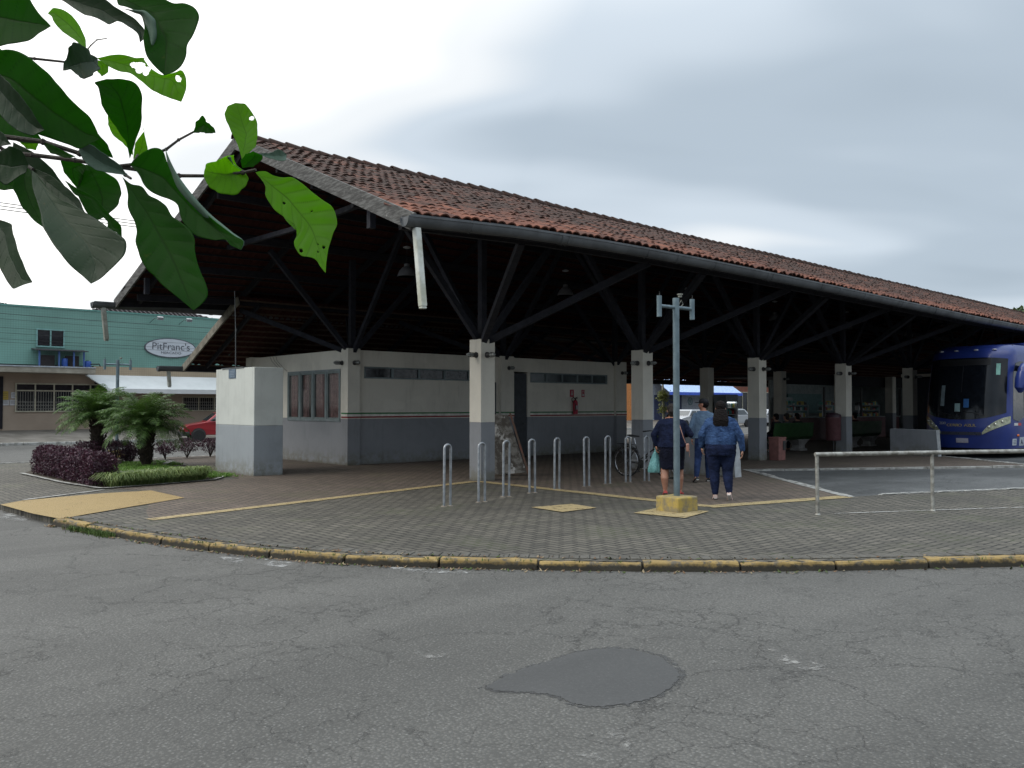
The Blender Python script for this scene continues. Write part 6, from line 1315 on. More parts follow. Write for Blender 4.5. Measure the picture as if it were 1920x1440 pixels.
([(0.300,1.706,2.105),(0.305,1.699,2.111),(0.311,1.693,2.117),(0.316,1.686,2.122),(0.321,1.680,2.117),(0.327,1.674,2.110),(0.332,1.668,2.103),(0.337,1.662,2.096),(0.341,1.657,2.088),(0.346,1.651,2.080),(0.350,1.646,2.073),(0.354,1.641,2.064),(0.358,1.637,2.055),(0.361,1.632,2.046),(0.364,1.628,2.038),(0.368,1.624,2.029),(0.371,1.619,2.020)],[(0.300,1.706,2.105),(0.304,1.700,2.104),(0.308,1.695,2.102),(0.312,1.690,2.100),(0.317,1.685,2.093),(0.321,1.680,2.086),(0.325,1.674,2.078),(0.330,1.669,2.071),(0.334,1.663,2.063),(0.339,1.658,2.055),(0.344,1.652,2.049),(0.348,1.647,2.042),(0.353,1.641,2.034),(0.358,1.636,2.029),(0.363,1.630,2.024),(0.367,1.624,2.022),(0.371,1.619,2.020)],[(0.300,1.706,2.105),(0.303,1.702,2.096),(0.306,1.698,2.087),(0.309,1.694,2.079),(0.312,1.690,2.070),(0.315,1.686,2.061),(0.319,1.681,2.053),(0.323,1.676,2.046),(0.328,1.670,2.038),(0.332,1.665,2.031),(0.337,1.659,2.025),(0.343,1.653,2.019),(0.348,1.646,2.014),(0.355,1.639,2.011),(0.361,1.632,2.010),(0.366,1.625,2.015),(0.371,1.619,2.020)],0.35,0.4,[],None),
([(0.536,1.700,2.020),(0.534,1.699,2.030),(0.531,1.697,2.041),(0.528,1.696,2.051),(0.522,1.698,2.060),(0.517,1.699,2.069),(0.512,1.700,2.078),(0.506,1.701,2.087),(0.501,1.702,2.096),(0.496,1.703,2.105),(0.491,1.704,2.114),(0.488,1.702,2.124),(0.485,1.701,2.134),(0.481,1.701,2.144),(0.475,1.703,2.151),(0.481,1.694,2.154),(0.488,1.684,2.156)],[(0.536,1.700,2.020),(0.535,1.698,2.029),(0.533,1.695,2.038),(0.532,1.693,2.048),(0.531,1.690,2.057),(0.529,1.688,2.066),(0.528,1.686,2.076),(0.525,1.684,2.085),(0.523,1.683,2.094),(0.520,1.682,2.103),(0.517,1.681,2.111),(0.514,1.679,2.120),(0.510,1.679,2.128),(0.505,1.680,2.135),(0.499,1.682,2.142),(0.494,1.683,2.149),(0.488,1.684,2.156)],[(0.536,1.700,2.020),(0.539,1.694,2.032),(0.541,1.689,2.043),(0.543,1.683,2.055),(0.546,1.676,2.066),(0.549,1.670,2.078),(0.549,1.666,2.090),(0.548,1.663,2.102),(0.548,1.659,2.114),(0.548,1.656,2.126),(0.545,1.655,2.138),(0.539,1.656,2.148),(0.530,1.661,2.155),(0.520,1.666,2.157),(0.509,1.672,2.158),(0.499,1.678,2.157),(0.488,1.684,2.156)],0.20,1.0,[],None),
([(0.567,1.778,2.049),(0.564,1.781,2.054),(0.561,1.784,2.060),(0.558,1.786,2.065),(0.554,1.789,2.070),(0.551,1.792,2.075),(0.547,1.796,2.079),(0.543,1.799,2.083),(0.539,1.802,2.087),(0.536,1.805,2.092),(0.533,1.807,2.099),(0.531,1.808,2.105),(0.529,1.810,2.111),(0.529,1.810,2.117),(0.528,1.810,2.124),(0.528,1.810,2.131),(0.528,1.810,2.138)],[(0.567,1.778,2.049),(0.565,1.780,2.055),(0.563,1.781,2.061),(0.561,1.783,2.067),(0.559,1.785,2.073),(0.557,1.786,2.079),(0.554,1.789,2.084),(0.551,1.791,2.089),(0.548,1.794,2.094),(0.545,1.796,2.100),(0.543,1.798,2.106),(0.540,1.801,2.112),(0.537,1.803,2.118),(0.535,1.804,2.124),(0.533,1.806,2.129),(0.530,1.808,2.133),(0.528,1.810,2.138)],[(0.567,1.778,2.049),(0.567,1.779,2.056),(0.566,1.779,2.063),(0.565,1.780,2.070),(0.564,1.780,2.076),(0.564,1.780,2.083),(0.562,1.782,2.089),(0.559,1.784,2.096),(0.557,1.786,2.102),(0.554,1.788,2.108),(0.552,1.790,2.114),(0.548,1.793,2.119),(0.545,1.796,2.124),(0.542,1.798,2.130),(0.538,1.802,2.134),(0.533,1.806,2.136),(0.528,1.810,2.138)],0.10,1.3,[],None),
([(0.561,1.758,2.037),(0.561,1.757,2.041),(0.562,1.757,2.046),(0.562,1.756,2.051),(0.562,1.756,2.055),(0.563,1.755,2.060),(0.563,1.755,2.065),(0.564,1.754,2.069),(0.566,1.752,2.073),(0.568,1.750,2.077),(0.570,1.748,2.080),(0.572,1.746,2.084),(0.574,1.744,2.088),(0.576,1.742,2.091),(0.575,1.743,2.096),(0.574,1.744,2.100),(0.573,1.745,2.105)],[(0.561,1.758,2.037),(0.563,1.756,2.040),(0.565,1.754,2.043),(0.567,1.752,2.046),(0.570,1.750,2.049),(0.571,1.748,2.054),(0.573,1.747,2.058),(0.573,1.746,2.063),(0.573,1.746,2.067),(0.574,1.745,2.072),(0.575,1.744,2.076),(0.575,1.744,2.081),(0.576,1.743,2.085),(0.576,1.742,2.090),(0.575,1.743,2.095),(0.574,1.744,2.100),(0.573,1.745,2.105)],[(0.561,1.758,2.037),(0.565,1.754,2.038),(0.569,1.751,2.040),(0.573,1.747,2.042),(0.577,1.744,2.043),(0.580,1.741,2.047),(0.582,1.738,2.051),(0.582,1.738,2.056),(0.581,1.739,2.062),(0.580,1.740,2.067),(0.579,1.740,2.072),(0.578,1.741,2.078),(0.577,1.742,2.083),(0.576,1.742,2.088),(0.575,1.743,2.094),(0.574,1.744,2.099),(0.573,1.745,2.105)],0.10,1.3,[],None),
([(0.500,1.679,2.010),(0.497,1.678,2.017),(0.493,1.678,2.025),(0.490,1.677,2.032),(0.485,1.678,2.038),(0.480,1.679,2.043),(0.475,1.680,2.049),(0.470,1.681,2.055),(0.466,1.681,2.061),(0.459,1.683,2.064),(0.453,1.685,2.067),(0.446,1.688,2.070),(0.440,1.690,2.072),(0.433,1.693,2.071),(0.426,1.696,2.070),(0.419,1.698,2.067),(0.415,1.700,2.060)],[(0.500,1.679,2.010),(0.495,1.680,2.014),(0.490,1.681,2.019),(0.485,1.682,2.023),(0.480,1.683,2.027),(0.474,1.684,2.032),(0.469,1.686,2.036),(0.463,1.687,2.040),(0.458,1.688,2.045),(0.452,1.691,2.047),(0.446,1.692,2.051),(0.441,1.692,2.056),(0.435,1.695,2.058),(0.429,1.697,2.058),(0.422,1.699,2.058),(0.418,1.700,2.060),(0.415,1.700,2.060)],[(0.500,1.679,2.010),(0.494,1.681,2.011),(0.487,1.684,2.013),(0.480,1.686,2.014),(0.474,1.688,2.017),(0.468,1.690,2.020),(0.463,1.692,2.024),(0.456,1.694,2.026),(0.450,1.696,2.028),(0.444,1.698,2.031),(0.439,1.698,2.035),(0.437,1.697,2.042),(0.431,1.699,2.043),(0.424,1.701,2.044),(0.419,1.703,2.046),(0.417,1.701,2.053),(0.415,1.700,2.060)],0.35,0.9,[],None),
([(0.511,1.631,1.969),(0.507,1.632,1.975),(0.504,1.633,1.980),(0.500,1.634,1.986),(0.496,1.636,1.990),(0.491,1.639,1.994),(0.486,1.641,1.997),(0.482,1.644,2.001),(0.477,1.646,2.005),(0.472,1.649,2.008),(0.467,1.651,2.012),(0.463,1.653,2.016),(0.458,1.656,2.019),(0.452,1.659,2.020),(0.447,1.662,2.020),(0.441,1.666,2.020),(0.438,1.667,2.014)],[(0.511,1.631,1.969),(0.506,1.633,1.972),(0.502,1.635,1.975),(0.497,1.637,1.978),(0.492,1.640,1.981),(0.487,1.643,1.983),(0.482,1.646,1.985),(0.477,1.649,1.987),(0.472,1.651,1.990),(0.467,1.654,1.994),(0.462,1.656,1.997),(0.458,1.658,2.001),(0.453,1.660,2.005),(0.449,1.663,2.008),(0.444,1.665,2.011),(0.440,1.667,2.014),(0.438,1.667,2.014)],[(0.511,1.631,1.969),(0.505,1.634,1.970),(0.500,1.637,1.971),(0.494,1.640,1.971),(0.489,1.644,1.972),(0.483,1.647,1.972),(0.478,1.650,1.973),(0.472,1.653,1.974),(0.467,1.656,1.975),(0.462,1.659,1.979),(0.457,1.661,1.982),(0.452,1.663,1.986),(0.449,1.665,1.991),(0.445,1.666,1.996),(0.442,1.667,2.002),(0.439,1.668,2.007),(0.438,1.667,2.014)],0.40,-1.0,[],None),
([(0.725,1.613,2.013),(0.719,1.615,2.015),(0.714,1.616,2.017),(0.709,1.618,2.020),(0.705,1.617,2.025),(0.702,1.616,2.031),(0.699,1.615,2.036),(0.694,1.617,2.034),(0.688,1.619,2.032),(0.682,1.621,2.029),(0.677,1.622,2.026),(0.671,1.624,2.024),(0.665,1.626,2.021),(0.660,1.628,2.019),(0.654,1.629,2.016),(0.652,1.628,2.009),(0.650,1.626,2.002)],[(0.725,1.613,2.013),(0.720,1.614,2.011),(0.716,1.615,2.009),(0.711,1.616,2.007),(0.706,1.617,2.006),(0.702,1.618,2.004),(0.697,1.619,2.002),(0.692,1.619,2.000),(0.688,1.620,1.999),(0.683,1.621,1.999),(0.678,1.622,2.000),(0.674,1.623,2.000),(0.669,1.623,2.000),(0.664,1.624,2.001),(0.660,1.625,2.001),(0.655,1.626,2.002),(0.650,1.626,2.002)],[(0.725,1.613,2.013),(0.727,1.608,2.003),(0.729,1.604,1.994),(0.725,1.604,1.984),(0.721,1.605,1.975),(0.714,1.608,1.969),(0.708,1.610,1.963),(0.700,1.614,1.958),(0.692,1.618,1.959),(0.684,1.621,1.959),(0.676,1.625,1.961),(0.669,1.628,1.966),(0.662,1.631,1.970),(0.657,1.631,1.977),(0.653,1.631,1.985),(0.650,1.630,1.993),(0.650,1.626,2.002)],0.25,1.3,[],([(0.686,1.605,2.030),(0.688,1.603,2.027),(0.690,1.601,2.024),(0.692,1.599,2.021),(0.694,1.597,2.018),(0.697,1.595,2.016),(0.699,1.593,2.013),(0.702,1.591,2.011),(0.704,1.589,2.009),(0.707,1.587,2.007),(0.710,1.584,2.005)],[(0.683,1.597,2.028),(0.686,1.594,2.030),(0.688,1.592,2.029),(0.689,1.591,2.024),(0.690,1.590,2.020),(0.692,1.589,2.015),(0.694,1.587,2.013),(0.697,1.584,2.010),(0.700,1.582,2.008),(0.703,1.579,2.005),(0.706,1.577,2.003)])),
([(0.721,1.616,2.035),(0.721,1.620,2.043),(0.720,1.623,2.052),(0.719,1.627,2.061),(0.718,1.631,2.069),(0.716,1.636,2.078),(0.714,1.640,2.086),(0.712,1.645,2.094),(0.711,1.650,2.102),(0.709,1.654,2.111),(0.707,1.659,2.119),(0.706,1.663,2.128),(0.706,1.666,2.136),(0.709,1.666,2.145),(0.713,1.666,2.153),(0.720,1.663,2.157),(0.726,1.660,2.161)],[(0.721,1.616,2.035),(0.723,1.617,2.043),(0.725,1.619,2.051),(0.726,1.621,2.059),(0.728,1.622,2.067),(0.730,1.624,2.075),(0.731,1.626,2.083),(0.733,1.627,2.091),(0.733,1.630,2.099),(0.732,1.634,2.106),(0.731,1.638,2.114),(0.730,1.642,2.122),(0.730,1.645,2.130),(0.729,1.649,2.138),(0.728,1.653,2.146),(0.727,1.657,2.154),(0.726,1.660,2.161)],[(0.721,1.616,2.035),(0.727,1.614,2.042),(0.733,1.612,2.049),(0.739,1.609,2.057),(0.745,1.607,2.064),(0.747,1.609,2.074),(0.749,1.610,2.084),(0.750,1.611,2.094),(0.751,1.614,2.104),(0.752,1.616,2.114),(0.751,1.620,2.124),(0.748,1.625,2.133),(0.746,1.631,2.141),(0.742,1.637,2.150),(0.738,1.643,2.157),(0.732,1.652,2.159),(0.726,1.660,2.161)],0.12,1.5,[(0.742,1.621,2.123,0.0049)],None),
([(0.705,1.578,2.008),(0.704,1.577,2.011),(0.703,1.576,2.013),(0.702,1.575,2.016),(0.701,1.574,2.018),(0.700,1.573,2.021),(0.701,1.571,2.023),(0.701,1.569,2.024),(0.702,1.566,2.026),(0.703,1.564,2.028),(0.704,1.562,2.030),(0.704,1.559,2.032),(0.706,1.556,2.032),(0.707,1.553,2.033),(0.709,1.550,2.033),(0.710,1.547,2.034),(0.711,1.544,2.034)],[(0.705,1.578,2.008),(0.706,1.575,2.010),(0.707,1.573,2.011),(0.708,1.570,2.012),(0.709,1.568,2.013),(0.709,1.565,2.015),(0.711,1.562,2.017),(0.712,1.559,2.019),(0.714,1.556,2.021),(0.715,1.553,2.023),(0.716,1.551,2.026),(0.716,1.549,2.029),(0.716,1.547,2.030),(0.715,1.547,2.031),(0.714,1.546,2.032),(0.713,1.545,2.033),(0.711,1.544,2.034)],[(0.705,1.578,2.008),(0.708,1.574,2.008),(0.710,1.570,2.009),(0.713,1.565,2.009),(0.716,1.561,2.009),(0.719,1.557,2.009),(0.721,1.554,2.012),(0.723,1.550,2.014),(0.725,1.546,2.017),(0.727,1.543,2.019),(0.728,1.540,2.022),(0.728,1.538,2.026),(0.726,1.538,2.029),(0.722,1.540,2.030),(0.719,1.541,2.032),(0.715,1.543,2.033),(0.711,1.544,2.034)],0.20,0.9,[],None),
([(0.748,1.605,2.051),(0.752,1.604,2.051),(0.756,1.604,2.052),(0.760,1.604,2.053),(0.764,1.604,2.054),(0.768,1.604,2.054),(0.772,1.604,2.055),(0.776,1.603,2.057),(0.780,1.603,2.059),(0.783,1.603,2.062),(0.787,1.603,2.064),(0.791,1.603,2.065),(0.795,1.603,2.064),(0.799,1.603,2.063),(0.802,1.603,2.062),(0.806,1.603,2.061),(0.810,1.603,2.060)],[(0.748,1.605,2.051),(0.753,1.604,2.050),(0.757,1.604,2.050),(0.761,1.604,2.050),(0.765,1.604,2.050),(0.769,1.603,2.050),(0.773,1.603,2.050),(0.777,1.603,2.051),(0.781,1.603,2.051),(0.785,1.602,2.052),(0.789,1.602,2.053),(0.793,1.602,2.054),(0.797,1.601,2.053),(0.801,1.601,2.054),(0.804,1.602,2.056),(0.807,1.603,2.058),(0.810,1.603,2.060)],[(0.748,1.605,2.051),(0.753,1.604,2.049),(0.757,1.604,2.048),(0.761,1.604,2.047),(0.765,1.604,2.046),(0.769,1.603,2.045),(0.774,1.603,2.044),(0.778,1.602,2.044),(0.782,1.602,2.043),(0.787,1.601,2.042),(0.791,1.601,2.042),(0.796,1.600,2.042),(0.800,1.599,2.043),(0.804,1.599,2.045),(0.806,1.601,2.050),(0.808,1.602,2.055),(0.810,1.603,2.060)],0.30,-1.0,[],None),
([(0.715,1.542,1.994),(0.726,1.524,1.994),(0.736,1.508,1.984),(0.747,1.490,1.978),(0.758,1.472,1.976),(0.766,1.456,1.965),(0.774,1.442,1.952),(0.782,1.427,1.938),(0.790,1.412,1.926),(0.798,1.397,1.914),(0.801,1.387,1.896),(0.799,1.380,1.879),(0.791,1.380,1.861),(0.783,1.379,1.843),(0.777,1.377,1.825),(0.772,1.373,1.806),(0.768,1.369,1.788)],[(0.715,1.542,1.994),(0.721,1.529,1.983),(0.727,1.516,1.972),(0.733,1.503,1.961),(0.739,1.489,1.950),(0.745,1.476,1.939),(0.749,1.464,1.927),(0.754,1.453,1.914),(0.758,1.441,1.901),(0.762,1.430,1.889),(0.765,1.419,1.875),(0.766,1.410,1.861),(0.767,1.402,1.846),(0.768,1.393,1.832),(0.768,1.385,1.817),(0.768,1.377,1.802),(0.768,1.369,1.788)],[(0.715,1.542,1.994),(0.721,1.530,1.980),(0.725,1.518,1.964),(0.723,1.512,1.946),(0.726,1.502,1.930),(0.730,1.490,1.915),(0.737,1.476,1.904),(0.744,1.462,1.893),(0.751,1.448,1.882),(0.751,1.441,1.865),(0.745,1.438,1.848),(0.745,1.430,1.833),(0.750,1.418,1.820),(0.754,1.405,1.818),(0.761,1.391,1.813),(0.764,1.380,1.800),(0.768,1.369,1.788)],0.20,2.3,[(0.759,1.443,1.836,0.0041),(0.773,1.428,1.909,0.0020),(0.790,1.415,1.842,0.0037),(0.734,1.462,1.924,0.0020),(0.782,1.422,1.848,0.0016),(0.782,1.422,1.834,0.0020)],None),
([(0.763,1.529,1.921),(0.764,1.525,1.919),(0.765,1.521,1.916),(0.765,1.518,1.914),(0.766,1.514,1.912),(0.767,1.510,1.910),(0.768,1.506,1.907),(0.769,1.502,1.905),(0.769,1.498,1.903),(0.770,1.494,1.901),(0.771,1.490,1.899),(0.771,1.487,1.896),(0.770,1.484,1.892),(0.769,1.482,1.889),(0.769,1.479,1.885),(0.768,1.476,1.882),(0.767,1.474,1.879)],[(0.763,1.529,1.921),(0.763,1.526,1.918),(0.764,1.522,1.915),(0.764,1.519,1.913),(0.765,1.515,1.910),(0.765,1.512,1.908),(0.765,1.508,1.905),(0.766,1.504,1.903),(0.767,1.500,1.901),(0.767,1.496,1.898),(0.768,1.493,1.896),(0.768,1.489,1.893),(0.768,1.486,1.890),(0.767,1.483,1.887),(0.767,1.480,1.884),(0.767,1.477,1.881),(0.767,1.474,1.879)],[(0.763,1.529,1.921),(0.763,1.526,1.918),(0.763,1.523,1.915),(0.763,1.520,1.912),(0.763,1.517,1.909),(0.763,1.513,1.906),(0.763,1.510,1.903),(0.764,1.506,1.900),(0.764,1.503,1.898),(0.764,1.499,1.895),(0.765,1.496,1.893),(0.765,1.492,1.890),(0.765,1.488,1.888),(0.766,1.485,1.885),(0.766,1.481,1.883),(0.767,1.477,1.881),(0.767,1.474,1.879)],0.20,3.0,[],None),
([(0.517,1.638,1.992),(0.525,1.623,1.979),(0.531,1.609,1.965),(0.535,1.598,1.948),(0.542,1.584,1.934),(0.552,1.568,1.925),(0.562,1.551,1.918),(0.569,1.537,1.908),(0.570,1.528,1.890),(0.573,1.517,1.873),(0.579,1.504,1.859),(0.586,1.490,1.847),(0.595,1.474,1.841),(0.605,1.457,1.837),(0.615,1.440,1.837),(0.620,1.427,1.825),(0.629,1.411,1.819)],[(0.517,1.638,1.992),(0.526,1.621,1.985),(0.536,1.605,1.978),(0.545,1.589,1.970),(0.553,1.574,1.961),(0.559,1.561,1.947),(0.565,1.547,1.934),(0.571,1.534,1.921),(0.577,1.521,1.908),(0.583,1.508,1.896),(0.590,1.494,1.885),(0.596,1.480,1.873),(0.603,1.466,1.862),(0.610,1.452,1.851),(0.616,1.438,1.840),(0.623,1.425,1.829),(0.629,1.411,1.819)],[(0.517,1.638,1.992),(0.527,1.621,2.003),(0.537,1.603,2.010),(0.549,1.583,2.013),(0.558,1.567,2.006),(0.561,1.557,1.986),(0.566,1.546,1.966),(0.572,1.532,1.949),(0.579,1.518,1.932),(0.586,1.504,1.915),(0.593,1.491,1.898),(0.600,1.476,1.883),(0.609,1.461,1.869),(0.618,1.445,1.856),(0.627,1.429,1.843),(0.636,1.413,1.832),(0.629,1.411,1.819)],0.30,1.0,[],([(0.543,1.532,2.002),(0.546,1.530,1.979),(0.552,1.525,1.958),(0.559,1.520,1.936),(0.569,1.511,1.918),(0.581,1.501,1.901),(0.594,1.491,1.884),(0.607,1.480,1.868),(0.619,1.469,1.852),(0.631,1.460,1.835),(0.645,1.447,1.825)],[(0.540,1.524,2.000),(0.547,1.518,1.978),(0.556,1.511,1.956),(0.566,1.502,1.937),(0.578,1.493,1.918),(0.590,1.483,1.900),(0.603,1.472,1.883),(0.617,1.460,1.868),(0.631,1.448,1.853),(0.646,1.436,1.838),(0.642,1.440,1.823)])),
([(0.494,1.606,1.959),(0.497,1.594,1.941),(0.498,1.583,1.922),(0.496,1.576,1.902),(0.498,1.565,1.885),(0.502,1.552,1.868),(0.502,1.543,1.850),(0.498,1.537,1.831),(0.499,1.526,1.813),(0.501,1.515,1.796),(0.505,1.502,1.781),(0.512,1.486,1.768),(0.518,1.471,1.754),(0.525,1.455,1.742),(0.532,1.440,1.731),(0.540,1.424,1.719),(0.547,1.408,1.708)],[(0.494,1.606,1.959),(0.499,1.592,1.943),(0.504,1.578,1.927),(0.508,1.565,1.912),(0.513,1.551,1.896),(0.517,1.538,1.880),(0.521,1.526,1.864),(0.524,1.513,1.848),(0.527,1.501,1.833),(0.531,1.488,1.817),(0.534,1.476,1.802),(0.537,1.464,1.786),(0.539,1.453,1.770),(0.541,1.441,1.755),(0.543,1.430,1.739),(0.545,1.419,1.724),(0.547,1.408,1.708)],[(0.494,1.606,1.959),(0.504,1.588,1.944),(0.516,1.567,1.937),(0.523,1.551,1.920),(0.533,1.533,1.910),(0.542,1.516,1.896),(0.547,1.502,1.877),(0.556,1.484,1.864),(0.565,1.467,1.850),(0.569,1.454,1.832),(0.567,1.447,1.812),(0.566,1.437,1.791),(0.568,1.427,1.772),(0.571,1.414,1.753),(0.571,1.405,1.734),(0.561,1.404,1.719),(0.547,1.408,1.708)],0.20,1.1,[],None),
([(0.354,1.623,1.949),(0.353,1.616,1.934),(0.353,1.609,1.918),(0.354,1.600,1.903),(0.357,1.590,1.889),(0.359,1.580,1.875),(0.361,1.570,1.860),(0.362,1.561,1.846),(0.364,1.551,1.832),(0.368,1.540,1.819),(0.372,1.529,1.806),(0.376,1.518,1.794),(0.380,1.506,1.783),(0.385,1.493,1.771),(0.391,1.481,1.761),(0.397,1.467,1.752),(0.402,1.454,1.743)],[(0.354,1.623,1.949),(0.359,1.611,1.936),(0.363,1.600,1.922),(0.367,1.588,1.909),(0.371,1.576,1.895),(0.376,1.565,1.882),(0.380,1.553,1.869),(0.385,1.541,1.857),(0.390,1.528,1.845),(0.395,1.516,1.834),(0.400,1.503,1.822),(0.405,1.491,1.811),(0.408,1.480,1.798),(0.410,1.471,1.784),(0.411,1.463,1.770),(0.406,1.458,1.756),(0.402,1.454,1.743)],[(0.354,1.623,1.949),(0.363,1.608,1.933),(0.371,1.593,1.916),(0.379,1.578,1.900),(0.389,1.561,1.888),(0.401,1.543,1.878),(0.411,1.525,1.867),(0.422,1.508,1.855),(0.432,1.491,1.843),(0.441,1.475,1.830),(0.451,1.458,1.818),(0.459,1.444,1.805),(0.456,1.439,1.785),(0.444,1.441,1.771),(0.431,1.445,1.760),(0.417,1.449,1.750),(0.402,1.454,1.743)],0.25,0.1,[],None),
([(0.398,1.850,2.010),(0.391,1.851,2.004),(0.384,1.852,1.998),(0.377,1.853,1.991),(0.375,1.851,1.981),(0.374,1.847,1.971),(0.373,1.843,1.960),(0.375,1.836,1.951),(0.378,1.830,1.941),(0.380,1.823,1.931),(0.382,1.816,1.922),(0.386,1.808,1.914),(0.390,1.800,1.906),(0.394,1.792,1.898),(0.398,1.783,1.891),(0.403,1.774,1.885),(0.408,1.765,1.879)],[(0.398,1.850,2.010),(0.395,1.847,2.003),(0.392,1.845,1.996),(0.389,1.843,1.988),(0.389,1.839,1.979),(0.389,1.834,1.970),(0.389,1.829,1.961),(0.391,1.823,1.952),(0.392,1.817,1.943),(0.394,1.811,1.934),(0.395,1.805,1.925),(0.398,1.798,1.917),(0.400,1.791,1.909),(0.402,1.785,1.901),(0.404,1.778,1.893),(0.406,1.771,1.886),(0.408,1.765,1.879)],[(0.398,1.850,2.010),(0.399,1.844,2.002),(0.400,1.838,1.994),(0.401,1.832,1.986),(0.403,1.827,1.978),(0.404,1.821,1.969),(0.405,1.815,1.961),(0.406,1.809,1.953),(0.407,1.804,1.945),(0.407,1.799,1.937),(0.408,1.793,1.929),(0.409,1.788,1.920),(0.410,1.782,1.912),(0.410,1.778,1.904),(0.409,1.773,1.896),(0.409,1.769,1.888),(0.408,1.765,1.879)],0.20,0.5,[],None),
([(0.492,1.819,2.026),(0.489,1.819,2.018),(0.486,1.818,2.010),(0.483,1.818,2.002),(0.480,1.818,1.993),(0.477,1.817,1.985),(0.474,1.817,1.977),(0.473,1.814,1.969),(0.475,1.810,1.961),(0.477,1.805,1.953),(0.479,1.800,1.945),(0.481,1.795,1.937),(0.483,1.790,1.930),(0.486,1.785,1.922),(0.489,1.779,1.916),(0.494,1.771,1.912),(0.499,1.764,1.908)],[(0.492,1.819,2.026),(0.494,1.814,2.019),(0.496,1.809,2.013),(0.498,1.805,2.006),(0.499,1.800,2.000),(0.501,1.796,1.993),(0.502,1.791,1.985),(0.504,1.787,1.977),(0.505,1.783,1.968),(0.507,1.778,1.958),(0.507,1.776,1.949),(0.506,1.773,1.939),(0.505,1.771,1.931),(0.504,1.769,1.923),(0.502,1.767,1.917),(0.500,1.766,1.912),(0.499,1.764,1.908)],[(0.492,1.819,2.026),(0.499,1.810,2.021),(0.506,1.801,2.016),(0.512,1.792,2.011),(0.519,1.783,2.006),(0.525,1.774,2.000),(0.531,1.766,1.994),(0.534,1.760,1.985),(0.536,1.756,1.974),(0.537,1.752,1.963),(0.534,1.751,1.952),(0.532,1.750,1.941),(0.527,1.751,1.932),(0.521,1.753,1.924),(0.515,1.756,1.917),(0.507,1.760,1.912),(0.499,1.764,1.908)],0.15,0.7,[],None),
([(0.490,1.808,2.021),(0.484,1.813,2.024),(0.479,1.817,2.026),(0.474,1.821,2.029),(0.469,1.826,2.031),(0.464,1.831,2.030),(0.458,1.836,2.030),(0.453,1.840,2.030),(0.454,1.840,2.024),(0.456,1.838,2.017),(0.458,1.837,2.010),(0.460,1.835,2.004),(0.463,1.832,1.998),(0.467,1.829,1.992),(0.470,1.826,1.986),(0.474,1.824,1.981),(0.477,1.821,1.975)],[(0.490,1.808,2.021),(0.487,1.811,2.021),(0.484,1.813,2.020),(0.481,1.815,2.020),(0.479,1.818,2.020),(0.476,1.820,2.018),(0.473,1.823,2.016),(0.470,1.826,2.015),(0.470,1.826,2.010),(0.470,1.826,2.006),(0.471,1.825,2.001),(0.472,1.825,1.996),(0.473,1.824,1.992),(0.474,1.823,1.988),(0.475,1.822,1.983),(0.476,1.821,1.979),(0.477,1.821,1.975)],[(0.490,1.808,2.021),(0.489,1.808,2.018),(0.489,1.809,2.015),(0.489,1.809,2.012),(0.488,1.810,2.009),(0.488,1.810,2.006),(0.487,1.811,2.003),(0.487,1.811,2.000),(0.486,1.812,1.997),(0.485,1.813,1.994),(0.484,1.814,1.991),(0.484,1.815,1.988),(0.482,1.816,1.986),(0.481,1.817,1.983),(0.480,1.818,1.980),(0.479,1.819,1.978),(0.477,1.821,1.975)],0.15,1.0,[],None),
([(0.374,1.738,1.983),(0.379,1.728,1.978),(0.385,1.719,1.974),(0.391,1.709,1.969),(0.396,1.699,1.965),(0.401,1.690,1.960),(0.406,1.681,1.953),(0.410,1.672,1.947),(0.415,1.663,1.940),(0.419,1.654,1.934),(0.423,1.646,1.927),(0.427,1.638,1.919),(0.431,1.630,1.912),(0.433,1.624,1.903),(0.434,1.618,1.894),(0.436,1.611,1.885),(0.438,1.605,1.875)],[(0.374,1.738,1.983),(0.378,1.730,1.976),(0.382,1.721,1.970),(0.386,1.713,1.963),(0.390,1.704,1.957),(0.395,1.696,1.950),(0.399,1.687,1.944),(0.404,1.678,1.937),(0.408,1.670,1.931),(0.412,1.661,1.924),(0.417,1.652,1.918),(0.421,1.644,1.911),(0.425,1.635,1.905),(0.428,1.628,1.897),(0.431,1.620,1.890),(0.434,1.613,1.883),(0.438,1.605,1.875)],[(0.374,1.738,1.983),(0.377,1.731,1.974),(0.379,1.724,1.965),(0.382,1.717,1.957),(0.385,1.710,1.948),(0.389,1.701,1.941),(0.393,1.693,1.934),(0.397,1.684,1.927),(0.401,1.676,1.921),(0.405,1.668,1.914),(0.410,1.659,1.909),(0.415,1.650,1.903),(0.419,1.641,1.897),(0.424,1.632,1.892),(0.429,1.623,1.886),(0.433,1.614,1.881),(0.438,1.605,1.875)],0.20,0.3,[],None),
